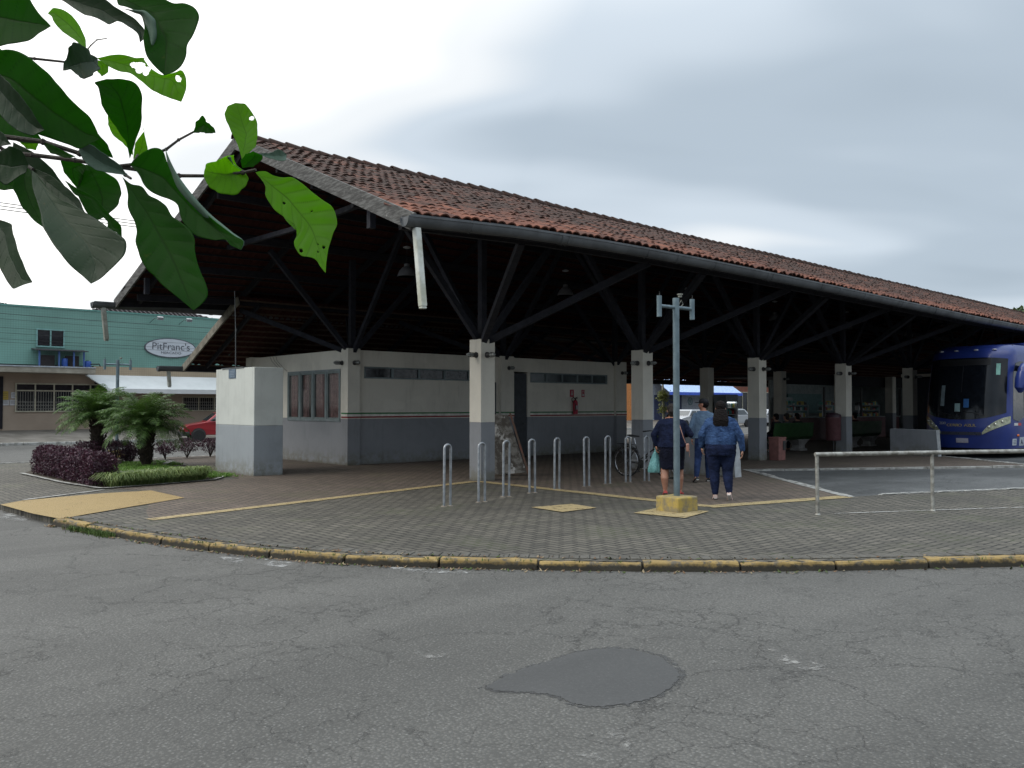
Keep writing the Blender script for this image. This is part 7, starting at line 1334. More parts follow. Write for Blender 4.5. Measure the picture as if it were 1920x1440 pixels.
([(0.414,1.664,1.951),(0.420,1.656,1.945),(0.425,1.648,1.939),(0.431,1.640,1.933),(0.436,1.631,1.928),(0.442,1.623,1.923),(0.448,1.615,1.918),(0.453,1.607,1.912),(0.457,1.601,1.904),(0.461,1.594,1.896),(0.465,1.587,1.888),(0.469,1.580,1.881),(0.474,1.573,1.874),(0.479,1.566,1.867),(0.481,1.560,1.859),(0.480,1.558,1.849),(0.479,1.556,1.840)],[(0.414,1.664,1.951),(0.419,1.656,1.943),(0.423,1.649,1.936),(0.428,1.642,1.929),(0.434,1.634,1.923),(0.440,1.625,1.919),(0.446,1.616,1.915),(0.451,1.609,1.908),(0.454,1.603,1.900),(0.458,1.597,1.891),(0.463,1.590,1.884),(0.467,1.583,1.876),(0.469,1.578,1.868),(0.471,1.573,1.860),(0.476,1.566,1.856),(0.478,1.561,1.849),(0.479,1.556,1.840)],[(0.414,1.664,1.951),(0.418,1.657,1.942),(0.422,1.651,1.933),(0.426,1.644,1.924),(0.431,1.636,1.919),(0.438,1.627,1.916),(0.444,1.618,1.912),(0.449,1.611,1.904),(0.452,1.605,1.895),(0.456,1.599,1.887),(0.460,1.592,1.879),(0.465,1.585,1.871),(0.465,1.582,1.862),(0.464,1.580,1.852),(0.470,1.571,1.853),(0.475,1.563,1.848),(0.479,1.556,1.840)],0.30,0.7,[],None),
([(0.304,1.720,1.985),(0.308,1.716,1.986),(0.313,1.712,1.987),(0.317,1.708,1.988),(0.321,1.704,1.989),(0.325,1.701,1.991),(0.329,1.697,1.994),(0.333,1.693,1.996),(0.337,1.690,1.998),(0.341,1.686,1.998),(0.346,1.683,1.996),(0.350,1.679,1.994),(0.353,1.676,1.992),(0.355,1.675,1.986),(0.356,1.674,1.981),(0.358,1.672,1.975),(0.359,1.671,1.970)],[(0.304,1.720,1.985),(0.307,1.717,1.982),(0.310,1.714,1.979),(0.313,1.712,1.976),(0.316,1.709,1.972),(0.319,1.707,1.970),(0.324,1.703,1.969),(0.328,1.699,1.968),(0.333,1.695,1.967),(0.337,1.691,1.965),(0.342,1.687,1.966),(0.347,1.683,1.967),(0.351,1.679,1.968),(0.354,1.676,1.968),(0.357,1.674,1.968),(0.358,1.673,1.969),(0.359,1.671,1.970)],[(0.304,1.720,1.985),(0.306,1.718,1.978),(0.308,1.717,1.970),(0.310,1.716,1.963),(0.311,1.714,1.955),(0.313,1.713,1.948),(0.318,1.709,1.944),(0.323,1.704,1.940),(0.328,1.700,1.936),(0.334,1.695,1.932),(0.339,1.691,1.936),(0.343,1.686,1.940),(0.348,1.682,1.945),(0.352,1.678,1.950),(0.357,1.674,1.955),(0.358,1.673,1.962),(0.359,1.671,1.970)],0.20,0.3,[],None),
([(0.319,1.737,1.882),(0.324,1.726,1.878),(0.329,1.714,1.874),(0.335,1.703,1.870),(0.340,1.692,1.865),(0.340,1.686,1.856),(0.340,1.679,1.846),(0.341,1.672,1.837),(0.342,1.665,1.827),(0.343,1.657,1.818),(0.345,1.650,1.809),(0.346,1.642,1.801),(0.348,1.635,1.792),(0.349,1.627,1.783),(0.350,1.620,1.774),(0.351,1.612,1.766),(0.353,1.605,1.757)],[(0.319,1.737,1.882),(0.321,1.728,1.874),(0.324,1.720,1.866),(0.326,1.711,1.858),(0.329,1.702,1.850),(0.329,1.696,1.840),(0.330,1.689,1.830),(0.330,1.682,1.819),(0.331,1.675,1.809),(0.333,1.668,1.800),(0.335,1.659,1.791),(0.337,1.651,1.781),(0.340,1.642,1.773),(0.342,1.634,1.765),(0.346,1.624,1.762),(0.349,1.614,1.760),(0.353,1.605,1.757)],[(0.319,1.737,1.882),(0.319,1.731,1.870),(0.319,1.725,1.859),(0.318,1.719,1.847),(0.318,1.713,1.836),(0.318,1.706,1.824),(0.319,1.699,1.813),(0.319,1.693,1.802),(0.320,1.686,1.791),(0.322,1.678,1.781),(0.325,1.669,1.772),(0.328,1.659,1.762),(0.332,1.650,1.753),(0.335,1.640,1.747),(0.341,1.628,1.750),(0.347,1.616,1.754),(0.353,1.605,1.757)],0.20,0.3,[],None),
([(0.636,1.649,2.078),(0.638,1.647,2.083),(0.639,1.645,2.087),(0.640,1.643,2.091),(0.641,1.641,2.096),(0.643,1.639,2.099),(0.646,1.635,2.102),(0.648,1.632,2.105),(0.651,1.629,2.108),(0.653,1.627,2.104),(0.655,1.624,2.099),(0.656,1.622,2.095),(0.659,1.619,2.092),(0.662,1.616,2.088),(0.664,1.613,2.085),(0.665,1.611,2.080),(0.665,1.611,2.075)],[(0.636,1.649,2.078),(0.638,1.647,2.080),(0.639,1.645,2.082),(0.641,1.643,2.084),(0.643,1.640,2.086),(0.644,1.638,2.088),(0.647,1.635,2.089),(0.649,1.632,2.090),(0.651,1.629,2.092),(0.653,1.627,2.089),(0.655,1.625,2.087),(0.656,1.622,2.085),(0.659,1.620,2.083),(0.661,1.617,2.081),(0.663,1.614,2.079),(0.664,1.612,2.078),(0.665,1.611,2.075)],[(0.636,1.649,2.078),(0.638,1.647,2.078),(0.640,1.645,2.078),(0.642,1.642,2.077),(0.644,1.640,2.077),(0.646,1.637,2.076),(0.647,1.635,2.076),(0.649,1.632,2.076),(0.651,1.630,2.075),(0.653,1.628,2.075),(0.655,1.625,2.074),(0.656,1.623,2.074),(0.658,1.620,2.074),(0.660,1.618,2.074),(0.662,1.615,2.074),(0.663,1.613,2.075),(0.665,1.611,2.075)],0.30,0.9,[],None),
([(0.383,1.913,2.087),(0.386,1.911,2.086),(0.388,1.909,2.086),(0.391,1.906,2.085),(0.394,1.904,2.084),(0.396,1.902,2.083),(0.399,1.900,2.083),(0.401,1.897,2.082),(0.404,1.895,2.081),(0.407,1.893,2.081),(0.409,1.891,2.081),(0.412,1.888,2.082),(0.414,1.886,2.082),(0.417,1.884,2.082),(0.419,1.881,2.081),(0.422,1.879,2.080),(0.424,1.877,2.078)],[(0.383,1.913,2.087),(0.386,1.911,2.085),(0.388,1.909,2.082),(0.391,1.907,2.080),(0.393,1.905,2.077),(0.396,1.902,2.075),(0.399,1.900,2.073),(0.402,1.898,2.070),(0.404,1.895,2.069),(0.408,1.892,2.068),(0.411,1.889,2.068),(0.414,1.887,2.068),(0.416,1.885,2.071),(0.418,1.883,2.073),(0.420,1.881,2.075),(0.422,1.879,2.077),(0.424,1.877,2.078)],[(0.383,1.913,2.087),(0.386,1.911,2.083),(0.388,1.909,2.079),(0.391,1.907,2.074),(0.393,1.905,2.070),(0.396,1.903,2.066),(0.399,1.900,2.063),(0.402,1.898,2.059),(0.405,1.895,2.056),(0.409,1.892,2.056),(0.413,1.888,2.055),(0.417,1.885,2.054),(0.418,1.883,2.059),(0.420,1.882,2.064),(0.421,1.880,2.069),(0.423,1.879,2.074),(0.424,1.877,2.078)],0.10,1.3,[],None),
([(0.405,1.789,2.046),(0.407,1.785,2.044),(0.410,1.781,2.043),(0.413,1.776,2.041),(0.416,1.772,2.040),(0.419,1.768,2.038),(0.422,1.764,2.036),(0.424,1.760,2.033),(0.427,1.756,2.031),(0.429,1.753,2.029),(0.432,1.749,2.026),(0.435,1.745,2.024),(0.437,1.741,2.022),(0.440,1.737,2.019),(0.443,1.733,2.017),(0.445,1.729,2.015),(0.448,1.725,2.012)],[(0.405,1.789,2.046),(0.407,1.785,2.043),(0.410,1.781,2.041),(0.412,1.778,2.038),(0.414,1.774,2.035),(0.417,1.770,2.032),(0.419,1.767,2.029),(0.422,1.762,2.027),(0.425,1.758,2.025),(0.428,1.754,2.023),(0.431,1.750,2.021),(0.434,1.746,2.019),(0.436,1.742,2.017),(0.439,1.738,2.015),(0.442,1.734,2.014),(0.445,1.729,2.013),(0.448,1.725,2.012)],[(0.405,1.789,2.046),(0.407,1.786,2.042),(0.409,1.782,2.038),(0.411,1.779,2.034),(0.413,1.776,2.030),(0.415,1.772,2.026),(0.417,1.769,2.022),(0.420,1.764,2.020),(0.423,1.760,2.019),(0.426,1.756,2.017),(0.429,1.752,2.015),(0.432,1.747,2.013),(0.435,1.743,2.011),(0.438,1.738,2.011),(0.442,1.734,2.011),(0.445,1.730,2.012),(0.448,1.725,2.012)],0.10,0.8,[],None),
([(0.520,1.853,2.251),(0.520,1.853,2.249),(0.520,1.854,2.247),(0.520,1.854,2.244),(0.520,1.854,2.242),(0.520,1.854,2.239),(0.519,1.854,2.237),(0.519,1.854,2.235),(0.519,1.855,2.232),(0.519,1.855,2.230),(0.520,1.854,2.228),(0.521,1.853,2.226),(0.522,1.852,2.225),(0.524,1.851,2.223),(0.525,1.850,2.221),(0.526,1.849,2.219),(0.527,1.848,2.218)],[(0.520,1.853,2.251),(0.521,1.852,2.250),(0.522,1.851,2.248),(0.524,1.850,2.246),(0.525,1.849,2.244),(0.526,1.848,2.242),(0.527,1.847,2.240),(0.528,1.847,2.239),(0.528,1.847,2.236),(0.528,1.847,2.233),(0.528,1.847,2.230),(0.529,1.846,2.227),(0.529,1.846,2.225),(0.529,1.847,2.223),(0.528,1.847,2.221),(0.528,1.848,2.220),(0.527,1.848,2.218)],[(0.520,1.853,2.251),(0.523,1.851,2.250),(0.525,1.849,2.249),(0.527,1.847,2.248),(0.530,1.845,2.246),(0.532,1.843,2.245),(0.535,1.841,2.244),(0.537,1.839,2.242),(0.537,1.839,2.239),(0.537,1.839,2.235),(0.537,1.839,2.232),(0.537,1.839,2.228),(0.536,1.840,2.226),(0.534,1.842,2.224),(0.532,1.844,2.222),(0.529,1.846,2.220),(0.527,1.848,2.218)],0.10,1.2,[],None),
([(0.293,1.860,2.072),(0.297,1.855,2.072),(0.302,1.849,2.071),(0.306,1.843,2.071),(0.311,1.838,2.070),(0.315,1.832,2.070),(0.320,1.826,2.070),(0.324,1.821,2.068),(0.328,1.816,2.064),(0.332,1.811,2.061),(0.336,1.806,2.058),(0.340,1.801,2.055),(0.344,1.796,2.051),(0.347,1.792,2.046),(0.349,1.788,2.040),(0.351,1.785,2.035),(0.354,1.781,2.029)],[(0.293,1.860,2.072),(0.297,1.855,2.069),(0.300,1.850,2.067),(0.304,1.845,2.064),(0.308,1.840,2.061),(0.312,1.835,2.059),(0.316,1.830,2.056),(0.320,1.826,2.053),(0.324,1.821,2.050),(0.328,1.815,2.047),(0.332,1.810,2.045),(0.336,1.805,2.042),(0.340,1.799,2.039),(0.344,1.795,2.036),(0.347,1.790,2.034),(0.350,1.786,2.031),(0.354,1.781,2.029)],[(0.293,1.860,2.072),(0.296,1.856,2.067),(0.299,1.852,2.062),(0.302,1.847,2.057),(0.305,1.843,2.052),(0.309,1.839,2.048),(0.312,1.834,2.043),(0.315,1.830,2.038),(0.319,1.825,2.035),(0.323,1.820,2.033),(0.328,1.814,2.031),(0.332,1.809,2.029),(0.336,1.803,2.027),(0.341,1.798,2.026),(0.345,1.792,2.027),(0.349,1.787,2.028),(0.354,1.781,2.029)],0.20,0.4,[],None),
([(0.286,1.937,2.348),(0.292,1.932,2.349),(0.297,1.927,2.350),(0.303,1.922,2.351),(0.308,1.917,2.353),(0.314,1.912,2.354),(0.319,1.907,2.355),(0.325,1.902,2.356),(0.330,1.897,2.355),(0.336,1.893,2.355),(0.341,1.888,2.354),(0.347,1.883,2.353),(0.353,1.878,2.352),(0.358,1.873,2.351),(0.362,1.870,2.345),(0.366,1.867,2.340),(0.370,1.863,2.335)],[(0.286,1.937,2.348),(0.291,1.932,2.346),(0.296,1.928,2.344),(0.301,1.923,2.342),(0.306,1.919,2.340),(0.311,1.915,2.338),(0.317,1.910,2.336),(0.322,1.905,2.337),(0.328,1.900,2.337),(0.334,1.895,2.337),(0.339,1.890,2.337),(0.345,1.885,2.337),(0.351,1.880,2.337),(0.356,1.875,2.337),(0.361,1.871,2.337),(0.365,1.867,2.336),(0.370,1.863,2.335)],[(0.286,1.937,2.348),(0.291,1.933,2.342),(0.295,1.929,2.337),(0.300,1.925,2.332),(0.305,1.921,2.327),(0.309,1.917,2.322),(0.314,1.913,2.318),(0.320,1.908,2.319),(0.325,1.903,2.319),(0.331,1.898,2.320),(0.337,1.893,2.320),(0.343,1.887,2.321),(0.349,1.882,2.322),(0.354,1.877,2.324),(0.359,1.873,2.328),(0.365,1.868,2.331),(0.370,1.863,2.335)],0.20,0.6,[],None),
([(0.319,1.941,2.150),(0.327,1.932,2.149),(0.335,1.924,2.149),(0.343,1.915,2.149),(0.351,1.906,2.148),(0.358,1.899,2.143),(0.365,1.891,2.137),(0.372,1.883,2.132),(0.379,1.876,2.127),(0.385,1.869,2.120),(0.391,1.862,2.112),(0.396,1.856,2.104),(0.402,1.850,2.096),(0.406,1.844,2.087),(0.410,1.840,2.077),(0.414,1.835,2.067),(0.418,1.830,2.057)],[(0.319,1.941,2.150),(0.325,1.935,2.144),(0.330,1.928,2.139),(0.336,1.922,2.133),(0.341,1.916,2.127),(0.348,1.909,2.121),(0.354,1.901,2.114),(0.361,1.894,2.108),(0.368,1.886,2.102),(0.374,1.879,2.095),(0.381,1.872,2.089),(0.387,1.865,2.083),(0.394,1.857,2.077),(0.400,1.850,2.071),(0.406,1.844,2.066),(0.412,1.837,2.062),(0.418,1.830,2.057)],[(0.319,1.941,2.150),(0.322,1.937,2.139),(0.325,1.933,2.128),(0.329,1.929,2.117),(0.332,1.925,2.107),(0.338,1.918,2.099),(0.344,1.911,2.091),(0.350,1.904,2.084),(0.357,1.897,2.077),(0.363,1.890,2.069),(0.371,1.882,2.065),(0.379,1.873,2.062),(0.386,1.865,2.058),(0.394,1.856,2.055),(0.402,1.848,2.055),(0.410,1.839,2.056),(0.418,1.830,2.057)],0.20,0.5,[],None),
([(0.312,1.971,2.240),(0.318,1.964,2.244),(0.324,1.957,2.249),(0.330,1.949,2.253),(0.337,1.942,2.257),(0.343,1.935,2.258),(0.350,1.927,2.254),(0.357,1.920,2.250),(0.363,1.912,2.246),(0.369,1.906,2.239),(0.374,1.900,2.232),(0.379,1.894,2.224),(0.384,1.888,2.217),(0.388,1.883,2.209),(0.391,1.879,2.199),(0.394,1.875,2.190),(0.397,1.872,2.180)],[(0.312,1.971,2.240),(0.316,1.966,2.237),(0.320,1.961,2.234),(0.324,1.955,2.232),(0.328,1.950,2.229),(0.334,1.944,2.225),(0.340,1.937,2.221),(0.347,1.929,2.216),(0.353,1.922,2.212),(0.359,1.915,2.206),(0.365,1.909,2.201),(0.371,1.902,2.197),(0.377,1.895,2.193),(0.383,1.888,2.189),(0.388,1.883,2.186),(0.392,1.877,2.183),(0.397,1.872,2.180)],[(0.312,1.971,2.240),(0.314,1.968,2.230),(0.316,1.965,2.220),(0.318,1.962,2.210),(0.320,1.959,2.200),(0.324,1.954,2.192),(0.330,1.947,2.187),(0.337,1.939,2.182),(0.343,1.932,2.178),(0.350,1.925,2.173),(0.357,1.917,2.170),(0.364,1.909,2.169),(0.371,1.902,2.169),(0.378,1.894,2.169),(0.384,1.886,2.172),(0.390,1.879,2.176),(0.397,1.872,2.180)],0.20,0.3,[],None),
([(0.388,1.936,2.076),(0.394,1.929,2.071),(0.400,1.923,2.067),(0.406,1.916,2.063),(0.411,1.909,2.058),(0.417,1.903,2.054),(0.422,1.897,2.048),(0.427,1.891,2.042),(0.432,1.885,2.036),(0.437,1.879,2.030),(0.442,1.874,2.023),(0.446,1.868,2.017),(0.450,1.864,2.009),(0.453,1.859,2.001),(0.457,1.855,1.993),(0.460,1.850,1.986),(0.464,1.846,1.978)],[(0.388,1.936,2.076),(0.391,1.932,2.068),(0.394,1.928,2.060),(0.397,1.924,2.052),(0.400,1.920,2.045),(0.405,1.914,2.038),(0.410,1.908,2.031),(0.415,1.902,2.024),(0.420,1.896,2.017),(0.425,1.891,2.009),(0.431,1.884,2.004),(0.437,1.877,1.998),(0.442,1.871,1.992),(0.448,1.865,1.986),(0.453,1.859,1.983),(0.458,1.852,1.980),(0.464,1.846,1.978)],[(0.388,1.936,2.076),(0.388,1.935,2.065),(0.388,1.934,2.053),(0.388,1.933,2.042),(0.388,1.931,2.031),(0.393,1.926,2.022),(0.398,1.920,2.014),(0.403,1.914,2.006),(0.408,1.908,1.997),(0.413,1.902,1.989),(0.420,1.894,1.984),(0.428,1.886,1.979),(0.435,1.878,1.975),(0.442,1.871,1.970),(0.449,1.862,1.973),(0.456,1.854,1.975),(0.464,1.846,1.978)],0.20,0.4,[],None),
([(0.339,1.955,2.013),(0.343,1.950,2.015),(0.346,1.945,2.017),(0.350,1.940,2.019),(0.354,1.935,2.021),(0.358,1.929,2.023),(0.362,1.925,2.022),(0.365,1.920,2.018),(0.368,1.916,2.014),(0.371,1.911,2.009),(0.375,1.907,2.005),(0.378,1.903,2.001),(0.380,1.899,1.995),(0.382,1.896,1.990),(0.384,1.893,1.984),(0.385,1.890,1.978),(0.387,1.887,1.973)],[(0.339,1.955,2.013),(0.341,1.951,2.011),(0.344,1.948,2.009),(0.346,1.944,2.007),(0.349,1.940,2.005),(0.351,1.936,2.003),(0.354,1.932,2.001),(0.358,1.927,1.998),(0.362,1.922,1.995),(0.365,1.918,1.992),(0.369,1.913,1.989),(0.372,1.908,1.986),(0.375,1.904,1.983),(0.378,1.900,1.980),(0.381,1.895,1.978),(0.384,1.891,1.975),(0.387,1.887,1.973)],[(0.339,1.955,2.013),(0.340,1.953,2.007),(0.341,1.950,2.001),(0.342,1.948,1.995),(0.343,1.946,1.989),(0.344,1.943,1.983),(0.347,1.939,1.979),(0.351,1.934,1.978),(0.355,1.929,1.976),(0.359,1.924,1.974),(0.363,1.918,1.972),(0.367,1.913,1.971),(0.371,1.908,1.970),(0.375,1.903,1.971),(0.379,1.898,1.972),(0.383,1.892,1.972),(0.387,1.887,1.973)],0.20,0.5,[],None),
]
TWIGS=[
([(0.036,2.482,2.256),(0.301,1.879,2.076),(0.342,1.817,2.050),(0.407,1.787,2.046),(0.462,1.752,2.027),(0.517,1.717,2.005),(0.541,1.696,2.009)],0.0055),
([(0.310,1.927,2.042),(0.402,1.845,2.033),(0.461,1.780,2.020),(0.522,1.713,2.004),(0.614,1.659,1.993),(0.671,1.635,1.998),(0.718,1.606,2.007),(0.733,1.579,2.010)],0.0045),
([(0.541,1.696,2.011),(0.595,1.674,2.044),(0.616,1.668,2.065),(0.643,1.657,2.085)],0.003),
([(0.330,1.955,2.244),(0.417,1.905,2.242),(0.468,1.873,2.239),(0.498,1.859,2.255)],0.003),
([(0.497,1.860,2.261),(0.509,1.862,2.281),(0.518,1.853,2.292),(0.533,1.840,2.295)],0.0014),
([(0.517,1.717,2.005),(0.524,1.686,1.984),(0.525,1.658,1.972)],0.0035),
([(0.301,1.879,2.076),(0.358,1.805,2.016),(0.377,1.722,1.975)],0.004),
([(0.036,2.482,2.256),(0.209,2.126,2.330),(0.303,1.910,2.305),(0.409,1.775,2.342),(0.479,1.621,2.290)],0.006),
([(0.541,1.696,2.011),(0.554,1.711,2.033)],0.003),
([(0.036,2.482,2.256),(0.250,2.091,2.286),(0.330,1.955,2.244)],0.005),
]
# root [0.03580199 2.48224149 2.25581222]


M_BARK = mat('dark_twig_bark', (.055, .045, .035), .8, (.03, .025, .02), 40, bump=.5, bscale=120)
TO = Vector((-1.1, 3.4, ZR)); TR = thing('broadleaf_tree', 'tree with large glossy leaves hanging into the upper left of the view', 'tree', TO)
b = MB(); b.tube([TO, TO+Vector((.05, 0, .9)), TO+Vector((.15, -.08, 1.7)), TO+Vector((.45, -.3, 2.15)), (-.35, 2.9, 2.25), (.036, 2.482, 2.256)], [.12, .10, .085, .05, .02, .0085], 12)
b.tube([TO+Vector((.15, -.08, 1.7)), TO+Vector((.1, .1, 2.6)), TO+Vector((-.1, .3, 3.6))], [.075, .06, .03], 10); b.build('trunk', M_BARK, TR, smooth=True, off=TO)
b = MB()
for pts, r_ in TWIGS:
    P_ = [Vector(p) for p in pts]
    P2 = smooth_pts3 = P_
    b.tube(P_, [r_*(1-.45*i/len(P_)) for i in range(len(P_))], 8)
    for p in P_[1:-1]: b.ell(p, r_*1.25, r_*1.25, r_*1.25, 6)
b.build('twigs', M_BARK, TR, smooth=True, off=TO)
def big_leaf_mat(name, face, back, tr, glow, spec=.22):
    t = NT(name); a = t.attr('vein'); ed = t.attr('edge')
    k = t.mix(t.ramp(t.noise(14, 4), .35, .7), face, tuple(q*.72 for q in face)); k = t.mix(t.ma('MULTIPLY', a[2], .5), k, back)
    k = t.mix(t.ramp(t.noise(42, 3, .7), .68, .74, 0, .5), k, (.09, .07, .02))
    t.col(k); t.rough(.5); t.b.inputs['Specular IOR Level'].default_value = spec
    t.bump(t.ma('ADD', t.ma('MULTIPLY', a[2], -1.0), t.ma('MULTIPLY', t.noise(60, 2), .4)), .35, .002)
    tl = t.n('ShaderNodeBsdfTranslucent'); g_ = t.mix(t.ma('MULTIPLY', a[2], .75), glow, tuple(q*.35 for q in glow)); g_ = t.mix(t.ramp(t.noise(9, 3), .4, .7, 0, .35), g_, tuple(q*.6 for q in glow)); t.l(g_, tl.inputs[0])
    mx = t.n('ShaderNodeMixShader'); mx.inputs[0].default_value = tr; t.l(t.b.outputs[0], mx.inputs[1]); t.l(tl.outputs[0], mx.inputs[2]); t.l(mx.outputs[0], t.out.inputs[0]); return t.m
M_LA = big_leaf_mat('old_dark_leaf', (.016, .042, .013), (.03, .06, .025), .45, (.075, .19, .02), .32)
M_LBl = big_leaf_mat('mature_green_leaf', (.012, .046, .006), (.025, .065, .01), .6, (.12, .36, .012), .08)
M_LC2 = big_leaf_mat('young_bright_leaf', (.07, .16, .015), (.08, .16, .02), .62, (.38, .70, .02), .12)
M_PALE = big_leaf_mat('pale_leaf_back', (.085, .14, .10), (.12, .17, .12), .15, (.10, .2, .04))
def crv(P, t):
    n = len(P)-1; x = min(max(t, 0), 1)*n; i = min(int(x), n-1); f = x-i; p0, p1, p2, p3 = P[max(i-1, 0)], P[i], P[i+1], P[min(i+2, n)]
    return .5*((2*p1)+(p2-p0)*f+(2*p0-5*p1+4*p2-p3)*f*f+(3*p1-p0-3*p2+p3)*f**3)
def big_leaf(Lp, Mp, Rp, fold, kind, holes, roll, seed):
    """blade between a left margin, a midrib and a right margin, folded and rippled across"""
    rr = random.Random(seed); Lp, Mp, Rp = [[Vector(p) for p in q] for q in (Lp, Mp, Rp)]; NL, NW = (64, 14) if not holes else (120, 34); V = []; vein = []
    ph = rr.uniform(0, 6); bow = rr.uniform(-.12, .12)
    for i in range(NL+1):
        u = i/NL; m_, l_, r_ = crv(Mp, u), crv(Lp, u), crv(Rp, u); tg = (crv(Mp, min(u+.03, 1))-crv(Mp, max(u-.03, 0))).normalized(); sd_ = (r_-l_); w = sd_.length
        nn = sd_.normalized().cross(tg) if w > 1e-5 else Vector((0, 0, 1)); nn = nn.normalized() if nn.length > 1e-6 else Vector((0, 0, 1))
        if nn.dot(Vector((0, 0, CH))-m_) < 0: nn = -nn
        for j in range(-NW, NW+1):
            v = j/NW; e_ = (r_ if v > 0 else l_); a = abs(v); q = m_.lerp(e_, a)
            h = fold*w*.62*(a**1.3)+w*.03*math.sin(u*9+ph+(2 if v < 0 else 0))*a*a+w*.012*math.sin(u*23+ph*2+(1 if v < 0 else 0))*a**3+bow*w*math.sin(math.pi*u)
            if kind > .9: h += w*(.010 if kind > 1.8 else .004)*math.cos((u*9.5-a*1.1)*2*math.pi)*min(1, a*2)
            V.append(q+nn*h); sv = abs(((u*9.5-a*1.1) % 1)-.5)*2; vein.append(min(1, max(1-a*18/(1.3-u), 0)+(max(0, (1-sv*8)*.7) if a > .04 else 0)))
    K = 2*NW+1; F = []; MI = []
    for i in range(NL):
        for j in range(K-1):
            c = (V[i*K+j]+V[(i+1)*K+j+1])*.5
            if any((c-Vector(h[:3])).cross((Vector(h[:3])-Vector((0, 0, CH))).normalized()).length < h[3]*(1+.22*math.sin(3*math.atan2(c.z-h[2], c.x-h[0]))) for h in holes): continue
            F.append((i*K+j, i*K+j+1, (i+1)*K+j+1, (i+1)*K+j)); MI.append(0)
    if roll:
        A, B_ = [[Vector(p) for p in q] for q in roll]; b0 = len(V); n = 30; q = 6
        for i in range(n+1):
            a, c = crv(A, i/n), crv(B_, i/n); w = (c-a).length; nn = (Vector((0, 0, CH))-a).normalized()
            for k in range(q+1): V.append(a.lerp(c, k/q)+nn*(w*.35*math.sin(math.pi*k/q))); vein.append(0)
        for i in range(n):
            for k in range(q): F.append((b0+i*(q+1)+k, b0+i*(q+1)+k+1, b0+(i+1)*(q+1)+k+1, b0+(i+1)*(q+1)+k)); MI.append(1)
    me = bpy.data.meshes.new('leaf'); me.from_pydata([tuple(v-TO) for v in V], [], F)
    me.materials.append(M_PALE if kind < 0 else M_LA if kind < .42 else (M_LBl if kind < 1.2 else M_LC2)); me.materials.append(M_PALE); me.polygons.foreach_set('material_index', MI)
    at = me.attributes.new('vein', 'FLOAT', 'POINT'); at.data.foreach_set('value', vein); me.polygons.foreach_set('use_smooth', [True]*len(F))
    o = link(bpy.data.objects.new('leaf', me), TR); s2 = o.modifiers.new('thickness', 'SOLIDIFY'); s2.thickness = .0006; s2.offset = 0
    return o
for k, a in enumerate(LEAVES): big_leaf(*a, seed=100+k)
# crown leaves beyond the picture edge so that the tree is whole
cp = []
for k in range(260):
    v = Vector((random.gauss(0, .75), random.gauss(0, .6), random.gauss(0, .45))); p = Vector((-1.5, 4.0, 3.9))+v
    if p.x*0+1 and (p-Vector((0, 0, CH))).normalized().dot(fw) < .80: cp.append(tuple(p-TO))
if cp: o = scatter('crown', cp, .24, M_CR, TR, .45, .2, -.3)
# ------------------------------------------------------------------ people
def skin_m(name, c): 
    if name in MATS: return MATS[name]
    t = NT(name); t.col(t.mix(t.ramp(t.noise(9, 3), .35, .7), c, tuple(q*.82 for q in c))); t.rough(.5); t.b.inputs['Subsurface Weight'].default_value = .08; MATS[name] = t.m; return t.m
def cloth(name, c, c2=None, sc=7, b_=.5):
    if name in MATS: return MATS[name]
    t = NT(name); n = t.noise(sc, 5, .6, dist=.4); t.col(t.mix(t.ramp(n, .35, .68), c2 or tuple(q*.6 for q in c), c)); t.rough(.9); t.b.inputs['Specular IOR Level'].default_value = .15
    mp = t.n('ShaderNodeMapping'); mp.inputs['Scale'].default_value = (1, 1, 2.4); t.l(t.tc.outputs['Object'], mp.inputs[0]); t.bump(t.noise(13, 3, .5, mp.outputs[0], .8), b_, .03); MATS[name] = t.m; return t.m
def rings(b, rs, n=20):
    """stack of horizontal ellipses (x, y, z, rx, ry)"""
    vs = [(x+rx*math.cos(2*math.pi*k/n), y+ry*math.sin(2*math.pi*k/n), z) for x, y, z, rx, ry in rs for k in range(n)]
    b.add(vs, [(i*n+k, i*n+(k+1) % n, (i+1)*n+(k+1) % n, (i+1)*n+k) for i in range(len(rs)-1) for k in range(n)]+[tuple(range(n))[::-1], tuple((len(rs)-1)*n+k for k in range(n))])
def limb(b, pts, rs, n=12):
    P_ = [Vector(p) for p in pts]; b.tube(P_, rs, n)
    for p, r_ in zip(P_, rs): b.ell(p, r_*.985, r_*.985, r_*.985, 10)
def hand(b, w, d, side, fwd, curl=.6, s=1.0):
    """palm from wrist w along d, five bent fingers; thumb leaves the side of the palm"""
    w, d, side, fwd = Vector(w), Vector(d).normalized(), Vector(side).normalized(), Vector(fwd).normalized()
    c = w+d*.05*s; mt = Matrix((side, d, side.cross(d))).transposed()
    b.ell(c, .040*s, .052*s, .018*s, 10, mt)
    for k, (o, L) in enumerate(((-.03, .066), (-.01, .076), (.011, .072), (.03, .056))):
        p = c+side*o*s+d*.042*s; q = p+(d+fwd*curl*.5).normalized()*L*.5*s; r_ = q+(d*(1-curl)+fwd*curl).normalized()*L*.5*s; b.tube([p, q, r_], [.0095*s, .009*s, .0075*s], 8); b.ell(r_, .0075*s, .0075*s, .0075*s, 6)
    p = w+d*.03*s-side*.034*s; q = p+(d*.6-side*.7+fwd*.3).normalized()*.035*s; b.tube([p, q, q+(d*.8+fwd*.5).normalized()*.03*s], [.012*s, .0105*s, .009*s], 8)
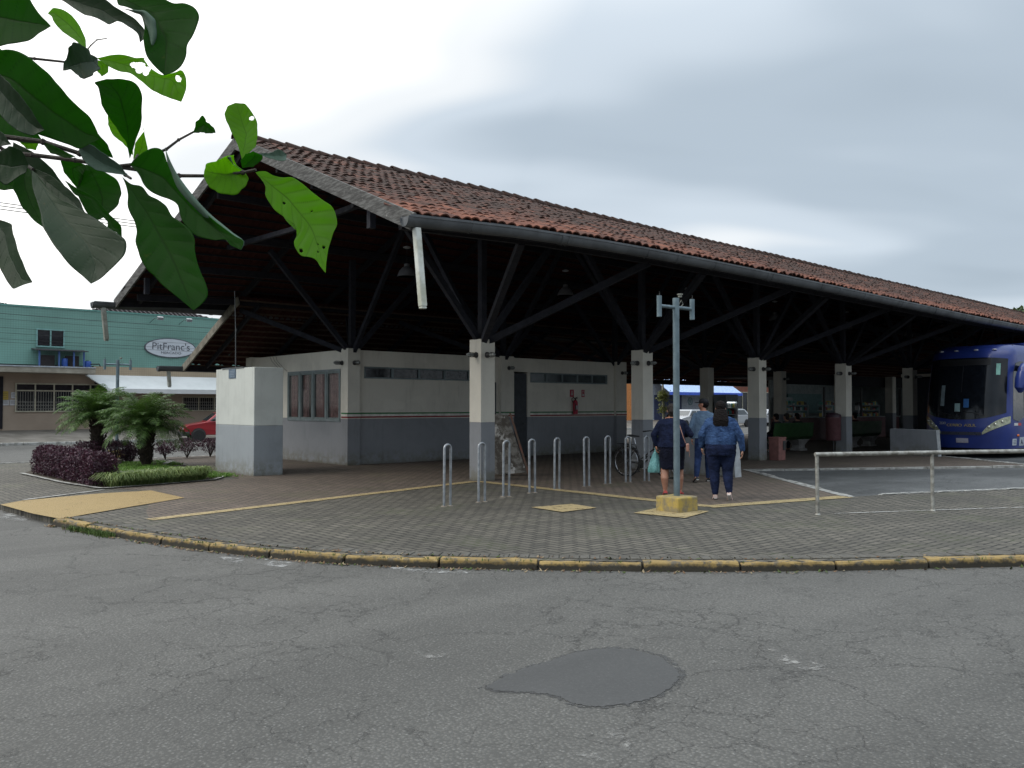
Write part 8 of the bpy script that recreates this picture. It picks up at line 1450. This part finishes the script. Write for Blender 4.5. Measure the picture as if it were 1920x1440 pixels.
def head(b, c, s=1.0, yaw=0):
    c = Vector(c); m_ = Matrix.Rotation(yaw, 3, 'Z')
    def E_(o, rx, ry, rz, n=14): b.ell(c+m_ @ Vector(o)*s, rx*s, ry*s, rz*s, n, m_)
    E_((0, -.008, .028), .074, .092, .088, 18); E_((0, .018, -.035), .058, .066, .070, 16); E_((0, .052, -.088), .026, .022, .022)
    E_((0, .092, -.012), .012, .022, .026, 8); E_((0, .082, -.048), .026, .016, .012, 8)
    for s_ in (-1, 1): E_((s_*.076, -.005, -.008), .010, .020, .030, 8); E_((s_*.034, .062, -.022), .022, .018, .02, 8)
def eyes(par, c, s, yaw, m_):
    m2 = Matrix.Rotation(yaw, 3, 'Z'); b = MB()
    for s_ in (-1, 1): b.ell(Vector(c)+m2 @ Vector((s_*.032, .080, .012))*s, .011*s, .008*s, .007*s, 8)
    b.build('eyes', m_, par, smooth=True)
def remesh(o, v, disp=0, sc=.12, smooth_=4):
    m_ = o.modifiers.new('remesh', 'REMESH'); m_.mode = 'VOXEL'; m_.voxel_size = v; m_.use_smooth_shade = True
    s_ = o.modifiers.new('smooth', 'SMOOTH'); s_.factor = .5; s_.iterations = smooth_
    if disp:
        tx = bpy.data.textures.get('cloth_folds') or bpy.data.textures.new('cloth_folds', 'CLOUDS'); tx.noise_scale = sc; tx.noise_depth = 2
        d = o.modifiers.new('folds', 'DISPLACE'); d.texture = tx; d.strength = disp; d.mid_level = .5; d.texture_coords = 'LOCAL'
def walker(name, label, loc, rz, skin, torso, arms, legs, headc, hs, hyaw, parts, shoes, group=None):
    t = thing('person', label, 'person', loc, rz); b = MB()
    rings(b, [(x, y, z, rx*.93, ry*.93) for x, y, z, rx, ry in torso])
    limb(b, [(0, headc[1]-.02, torso[-1][2]-.03), (headc[0], headc[1]-.01, headc[2]-.09)], [.058, .052]); head(b, headc, hs, hyaw)
    for A in arms: limb(b, A['pts'], A['r']); hand(b, A['pts'][-1], A.get('hd', (0, 0.1, -1)), A.get('side', (0, 1, 0)), A.get('fwd', (A['s']*-1, 0, 0)), A.get('curl', .5), .98)
    for Lg in legs:
        limb(b, Lg['pts'], Lg['r'])
        f = Vector(Lg['pts'][-1]); d = Vector(Lg.get('toe', (0, 1, -.1))).normalized(); b.tube([f+Vector((0, 0, -.02))-d*.04, f+d*.07+Vector((0, 0, -.035)), f+d*.16+Vector((0, 0, -.045))], [.038, .036, .022], 10)
    o = b.build('body', skin, t, smooth=True); remesh(o, .008, smooth_=2)
    return t
def garment(t, name, m_, fn, v=.012, disp=.02, sc=.1):
    b = MB(); fn(b); o = b.build(name, m_, t, smooth=True); remesh(o, v, disp, sc); return o
def shoe(t, f, d, m_, sole, L=.25, heel=0, nm='shoe'):
    f, d = Vector(f), Vector(d).normalized(); b = MB(); side = d.cross(Vector((0, 0, 1))).normalized(); u_ = side.cross(d)
    q = [(-.05, .034, .030, .05), (-.02, .036, .046, .05), (.04, .042, .040, .035), (.10, .046, .030, .025), (.16, .042, .022, .02), (.195, .022, .014, .015)]; n = 12; vs = []
    for a, w_, h_, z_ in q:
        for k in range(n): th = 2*math.pi*k/n; vs.append(f+d*a+side*w_*math.cos(th)+u_*(z_-.055+max(h_*math.sin(th), -.02)+.0))
    b.add(vs, [(i*n+k, i*n+(k+1) % n, (i+1)*n+(k+1) % n, (i+1)*n+k) for i in range(len(q)-1) for k in range(n)]+[tuple(range(n))[::-1], tuple((len(q)-1)*n+k for k in range(n))]); s_ = b.build(nm, m_, t, smooth=True)
    b = MB(); b.tube([f+d*-.05+u_*-.028, f+d*.17+u_*-.052], [.03, .028], 8, flat=.35); b.build('sole', sole, s_); return s_
def face_dir(x, y): return math.atan2(y, x)-math.pi/2
SK1 = skin_m('tan_skin', (.40, .20, .13)); SK2 = skin_m('light_brown_skin', (.42, .23, .16)); eye_m = mat('eye_dark', (.03, .02, .02), .2)
# --- woman with the teal bag
W1 = (12.1, 9.46); tr1 = [(0, 0, .72, .20, .17), (0, 0, .86, .225, .185), (0, .0, 1.0, .215, .18), (0, 0, 1.14, .22, .17), (0, -.01, 1.25, .215, .145), (0, -.015, 1.32, .175, .105), (0, -.01, 1.365, .09, .075)]
aL = dict(s=-1, pts=[(-.18, -.01, 1.25), (-.31, -.04, 1.05), (-.27, .03, .87)], r=[.062, .047, .030], hd=(0, .1, -1), side=(0, 1, 0), fwd=(1, 0, 0), curl=.85)
aR = dict(s=1, pts=[(.18, -.01, 1.25), (.325, -.02, 1.06), (.22, .20, 1.04)], r=[.062, .047, .030], hd=(-.5, .8, .05), side=(0, 0, 1), fwd=(-1, 0, 0), curl=.8)
lL = dict(pts=[(-.11, 0, .78), (-.125, -.01, .47), (-.125, -.06, .30), (-.115, -.03, .085)], r=[.115, .070, .068, .036], toe=(-.1, 1, -.25)); lR = dict(pts=[(.11, 0, .78), (.125, .06, .45), (.13, .05, .29), (.135, .09, .075)], r=[.115, .070, .068, .036], toe=(.15, 1, -.1))
p = walker('', 'woman in a navy cardigan and knee length skirt carrying a teal bag', (*W1, 0), face_dir(.80, .60), SK1, tr1, [aL, aR], [lL, lR], (0, .01, 1.475), 1.0, .15, None, None)
NV = cloth('navy_cardigan', (.014, .021, .055), (.007, .010, .026)); NB = cloth('black_navy_skirt', (.010, .012, .026), (.005, .006, .014))
def jk(tr, arms, hem, add=.012, armadd=.012, top=1.37):
    def fn(b):
        rings(b, [(x, y, z, rx+add, ry+add) for x, y, z, rx, ry in tr if z >= hem-.01][:-1]+[(0, -.01, top-.02, .10, .085)])
        for A in arms: P_ = [Vector(q) for q in A['pts']]; P_[-1] = P_[1].lerp(P_[2], .93); limb(b, P_, [A['r'][0]+armadd, A['r'][1]+armadd, A['r'][2]+armadd*1.1])
    return fn
garment(p, 'cardigan', NV, jk([(0, 0, .84, .225, .19)]+tr1[1:], [aL, aR], .83, .016, .012), disp=.016)
garment(p, 'skirt', NB, lambda b: rings(b, [(0, .02, .455, .205, .165), (0, .01, .60, .215, .18), (0, 0, .78, .225, .185), (0, 0, .93, .215, .18)]), disp=.018)
HR = cloth('dark_greying_hair', (.05, .042, .038), (.018, .015, .014), 60, .8)
def cap_hair(b, c, s=1.0, yaw=0, low=-.06, back=.0):
    c = Vector(c); m_ = Matrix.Rotation(yaw, 3, 'Z'); b.ell(c+m_ @ Vector((0, -.022, .040))*s, .084*s, .096*s, .088*s, 16, m_); b.ell(c+m_ @ Vector((0, -.05, -.02+low*.3))*s, .074*s, .06*s, .075*s, 14, m_)
garment(p, 'hair', HR, lambda b: (cap_hair(b, (0, .01, 1.475), 1, .15), b.ell((0.0, -.10, 1.47), .045, .04, .045, 12)), v=.007, disp=.008, sc=.02); eyes(p, (0, .01, 1.475), 1, .15, eye_m)
CO = mat('coral_shoe', (.45, .06, .05), .5); CS = mat('dark_sole', (.03, .025, .025), .7)
shoe(p, (-.115, -.035, .055), (-.1, 1, -.30), CO, CS); shoe(p, (.135, .085, .052), (.18, 1, -.02), CO, CS)
PS = mat('pink_leather', (.42, .22, .17), .5)
ob = thing('shoulder_bag', 'small pink fringed shoulder bag hanging at the right hip of the woman in navy', 'bag', (*W1, 0), face_dir(.80, .60))
b = MB(); b.tube([(.06, -.10, 1.385), (.13, -.165, 1.25), (.19, -.20, 1.05), (.235, -.15, .92)], .010, 6, flat=.5); b.tube([(.06, -.10, 1.385), (.08, .0, 1.40), (.1, .12, 1.32)], .010, 6, flat=.5); b.build('strap', PS, ob, smooth=True)
b = MB(); b.obox((.27, -.10, .84), (.028, 0, 0), (0, .085, 0), (0, 0, .07)); b.build('pouch', PS, ob, bevel=.02)
b = MB()
for k in range(7): b.beam((.30, -.17+.024*k, .79), (.302, -.17+.024*k, .70-.012*(k % 3)), .014, .006)
b.build('fringe', PS, ob)
bg = thing('carrier_bag', 'translucent teal plastic carrier bag held in the left hand of the woman in navy', 'bag', (*W1, 0), face_dir(.80, .60))
tq = NT('teal_plastic'); tq.col(tq.mix(tq.ramp(tq.noise(14, 5, .7, dist=1.2), .35, .65), (.09, .27, .27), (.18, .42, .42))); tq.rough(.35); mp = tq.n('ShaderNodeMapping'); mp.inputs['Scale'].default_value = (1.6, 1.6, .35); tq.l(tq.tc.outputs['Object'], mp.inputs[0]); tq.bump(tq.noise(22, 4, .6, mp.outputs[0], 1.0), .9, .03)
b = MB(); n = 20; vs = []; RG = [(.79, .012, .012), (.76, .02, .03), (.70, .05, .035), (.60, .08, .055), (.50, .10, .07), (.43, .108, .075), (.395, .098, .06), (.385, .06, .03)]
for i, (z, rx, ry) in enumerate(RG):
    for k in range(n):
        a = 2*math.pi*k/n; f = 1+.10*math.sin(5*a+i*.6)+.06*math.sin(9*a+1); vs.append((-.285-(.79-z)*.05+rx*f*math.cos(a), .03+ry*f*math.sin(a), z))
b.add(vs, [(i*n+k, i*n+(k+1) % n, (i+1)*n+(k+1) % n, (i+1)*n+k) for i in range(len(RG)-1) for k in range(n)]+[tuple(range(n)), tuple((len(RG)-1)*n+k for k in range(n))]); b.build('sack', tq.m, bg, smooth=True)
b = MB(); b.tube([(-.285, .02, .77), (-.30, .03, .82), (-.27, .045, .835), (-.265, .04, .78)], .007, 6); b.build('handles', tq.m, bg, smooth=True)
# --- woman in denim
W2 = (12.12, 8.46); tr2 = [(0, 0, .74, .215, .19), (0, -.01, .86, .245, .215), (0, 0, 1.0, .235, .19), (0, 0, 1.16, .225, .17), (0, -.01, 1.28, .215, .145), (0, -.015, 1.36, .175, .105), (0, -.01, 1.405, .09, .075)]
bL = dict(s=-1, pts=[(-.185, -.01, 1.285), (-.31, -.02, 1.07), (-.315, .06, .87)], r=[.064, .05, .031], hd=(.15, .35, -1), side=(0, 1, 0), fwd=(1, 0, 0), curl=.55)
bR = dict(s=1, pts=[(.185, -.01, 1.285), (.315, -.06, 1.06), (.345, -.05, .83)], r=[.064, .05, .031], hd=(-.05, .1, -1), side=(0, 1, 0), fwd=(-1, 0, 0), curl=.55)
mL = dict(pts=[(-.115, 0, .80), (-.105, .04, .46), (-.10, .03, .29), (-.095, .03, .085)], r=[.13, .080, .072, .042], toe=(-.05, 1, -.15)); mR = dict(pts=[(.115, 0, .80), (.105, .02, .47), (.115, -.06, .31), (.13, -.12, .13)], r=[.13, .080, .070, .042], toe=(.12, 1, -.75))
p = walker('', 'long haired woman in a denim jacket and dark jeans, walking away, seen from behind', (*W2, 0), face_dir(.82, .58), SK2, tr2, [bL, bR], [mL, mR], (0, .01, 1.515), 1.03, 0, None, None)
DJ = cloth('blue_denim', (.045, .09, .20), (.018, .038, .095), 9, .7); JN = cloth('navy_jeans', (.014, .022, .060), (.007, .011, .03), 9, .6)
garment(p, 'denim_jacket', DJ, jk([(0, 0, .93, .235, .20)]+tr2[2:], [bL, bR], .92, .018, .015, 1.41), disp=.022, sc=.09)
b = MB(); n = 22; b.add([((.237+.022)*math.cos(2*math.pi*k/n), (.195+.022)*math.sin(2*math.pi*k/n), z) for z in (.925, .965) for k in range(n)], [(k, (k+1) % n, n+(k+1) % n, n+k) for k in range(n)]); b.build('waistband', DJ, p, smooth=True)
def pants(tr, legs, add=.012, hem=.0):
    def fn(b):
        rings(b, [(x, y, z, rx+add, ry+add) for x, y, z, rx, ry in tr[:3]])
        for Lg in legs: q = [Vector(v) for v in Lg['pts']]; q[-1] = q[-2].lerp(q[-1], .93); limb(b, q, [r_+add for r_ in Lg['r']])
    return fn
garment(p, 'jeans', JN, pants(tr2, [mL, mR], .008), disp=.014, sc=.07)
BH = cloth('long_black_hair', (.014, .011, .011), (.006, .005, .005), 80, 1.0)
garment(p, 'hair', BH, lambda b: (cap_hair(b, (0, .01, 1.515), 1.04), rings(b, [(.01, -.14, 1.185, .05, .014), (.01, -.15, 1.205, .095, .024), (.0, -.155, 1.25, .122, .032), (0, -.15, 1.33, .130, .045), (0, -.105, 1.42, .115, .055), (0, -.06, 1.50, .092, .07)])), v=.008, disp=.012, sc=.025); eyes(p, (0, .01, 1.515), 1, 0, eye_m)
PK = mat('pale_pink_sneaker', (.55, .42, .38), .6); PSo = mat('white_sole', (.55, .53, .50), .6)
shoe(p, (-.095, .025, .055), (-.05, 1, -.12), PK, PSo); shoe(p, (.13, -.125, .10), (.14, 1, -.72), PK, PSo)
# --- man in a cap
W3 = (14.62, 10.62); tr3 = [(0, 0, .80, .165, .125), (0, 0, .92, .17, .13), (0, 0, 1.05, .17, .125), (0, 0, 1.22, .185, .13), (0, 0, 1.33, .185, .115), (0, -.005, 1.41, .15, .09), (0, 0, 1.47, .075, .065)]
cL = dict(s=-1, pts=[(-.165, 0, 1.355), (-.25, -.05, 1.13), (-.235, .04, .90)], r=[.055, .043, .029], hd=(0, .25, -1), side=(0, 1, 0), fwd=(1, 0, 0), curl=.6)
cR = dict(s=1, pts=[(.165, 0, 1.355), (.25, .05, 1.13), (.25, .16, .93)], r=[.055, .043, .029], hd=(0, .3, -1), side=(0, 1, 0), fwd=(-1, 0, 0), curl=.6)
nL = dict(pts=[(-.09, 0, .84), (-.115, .02, .48), (-.13, -.08, .30), (-.145, -.14, .12)], r=[.085, .062, .055, .038], toe=(-.35, 1, -.35)); nR = dict(pts=[(.09, 0, .84), (.09, .16, .50), (.09, .17, .3), (.09, .2, .08)], r=[.085, .062, .055, .038], toe=(0, 1, 0))
p = walker('', 'man in a black cap, light blue shirt and jeans, glancing left', (*W3, 0), face_dir(.80, .58), skin_m('ruddy_skin', (.42, .19, .12)), tr3, [cL, cR], [nL, nR], (0, .02, 1.585), 1.04, 1.15, None, None)
SB = cloth('light_blue_shirt', (.16, .235, .33), (.10, .155, .235)); garment(p, 'shirt', SB, jk([(0, 0, .90, .18, .14)]+tr3[1:], [cL, cR], .89, .014, .012, 1.48), disp=.014)
garment(p, 'jeans', cloth('blue_jeans', (.025, .045, .12), (.012, .022, .06)), pants(tr3, [nL, nR], .010), disp=.012)
garment(p, 'hair', BH, lambda b: b.ell(Vector((0, .02, 1.60))+Matrix.Rotation(1.15, 3, 'Z') @ Vector((0, -.035, -.01)), .082, .078, .075, 14), v=.008, disp=.004); eyes(p, (0, .02, 1.585), 1.04, 1.15, eye_m)
ct = thing('cap', 'black peaked cap on the head of the man in the light blue shirt', 'cap', (*W3, 0), face_dir(.80, .58)); b = MB(); m2 = Matrix.Rotation(1.15, 3, 'Z')
b.ell(Vector((0, .02, 1.645))+m2 @ Vector((0, -.006, 0)), .088, .103, .072, 18, m2); c_ = b.build('crown', mat('black_cap', (.012, .012, .016), .8), ct, smooth=True)
b = MB(); b.ell(Vector((0, .02, 1.632))+m2 @ Vector((0, .115, .0)), .07, .075, .010, 14, m2); b.build('peak', MATS['black_cap'], ct, smooth=True)
BSh = mat('black_trainer', (.015, .015, .017), .5); shoe(p, (-.145, -.145, .085), (-.45, 1, -.38), BSh, PSo); shoe(p, (.09, .2, .055), (0, 1, 0), BSh, PSo)
# --- people seated on the benches, seen from behind in the dark
def sitter(loc, rz, label, c, hairc, s=1.0):
    tr = [(0, 0, .46, .18, .15), (0, -.01, .6, .175, .13), (0, 0, .8, .185, .125), (0, 0, .95, .195, .115), (0, 0, 1.02, .16, .09), (0, 0, 1.06, .08, .07)]
    t = thing('person', label, 'person', loc, rz, 'people waiting on the green benches'); b = MB(); rings(b, [(x, y, z, rx*.9, ry*.9) for x, y, z, rx, ry in tr]); limb(b, [(0, 0, 1.03), (0, .02, 1.1)], [.055, .05]); head(b, (0, .03, 1.19), 1.0, random.uniform(-.5, .5))
    A = [dict(s=s_, pts=[(s_*.19, 0, .97), (s_*.25, .03, .72), (s_*.14, .26, .62)], r=[.055, .043, .03], hd=(-s_*.4, .9, -.1), side=(1, 0, 0), fwd=(0, 0, -1)) for s_ in (-1, 1)]; Lg = [dict(pts=[(s_*.10, .03, .54), (s_*.12, .44, .52), (s_*.12, .46, .3), (s_*.12, .48, .08)], r=[.085, .065, .055, .04]) for s_ in (-1, 1)]
    for a in A: limb(b, a['pts'], a['r']); hand(b, a['pts'][-1], a['hd'], a['side'], a['fwd'])
    for l in Lg: limb(b, l['pts'], l['r']); f = Vector(l['pts'][-1]); b.tube([f+Vector((0, -.05, -.035)), f+Vector((0, .16, -.045))], [.04, .028], 8)
    o = b.build('body', SK2, t, smooth=True); remesh(o, .012, smooth_=2); garment(t, 'top', c, jk(tr, A, .46, .014, .012, 1.06), v=.016, disp=.012)
    garment(t, 'trousers', JN, lambda b: [rings(b, [(x, y, z, rx+.01, ry+.01) for x, y, z, rx, ry in tr[:2]])]+[limb(b, l['pts'], [r_+.012 for r_ in l['r']]) for l in Lg], v=.016, disp=0)
    garment(t, 'hair', hairc, lambda b: cap_hair(b, (0, .03, 1.19), 1.02), v=.011, disp=.008, sc=.02); return t
DKc = cloth('charcoal_jumper', (.03, .03, .035)); MRc = cloth('maroon_jumper', (.09, .025, .03)); GRc = cloth('grey_jumper', (.09, .09, .095))
sitter((26.3, 16.1, 0), 0, 'person in a dark jumper at the left end of the bench behind the drum bin', DKc, BH); sitter((26.95, 16.1, 0), .1, 'person in grey seated in the middle of the bench behind the drum bin', GRc, HR); sitter((27.65, 16.1, 0), -.1, 'person in black seated at the right end of the bench behind the drum bin', DKc, BH)
sitter((21.4, 16.8, 0), 0, 'person seated on the bench behind the second free pillar', MRc, BH); sitter((31.8, 16.1, 0), 0, 'person in maroon seated on the bench behind the fifth pillar', MRc, BH)
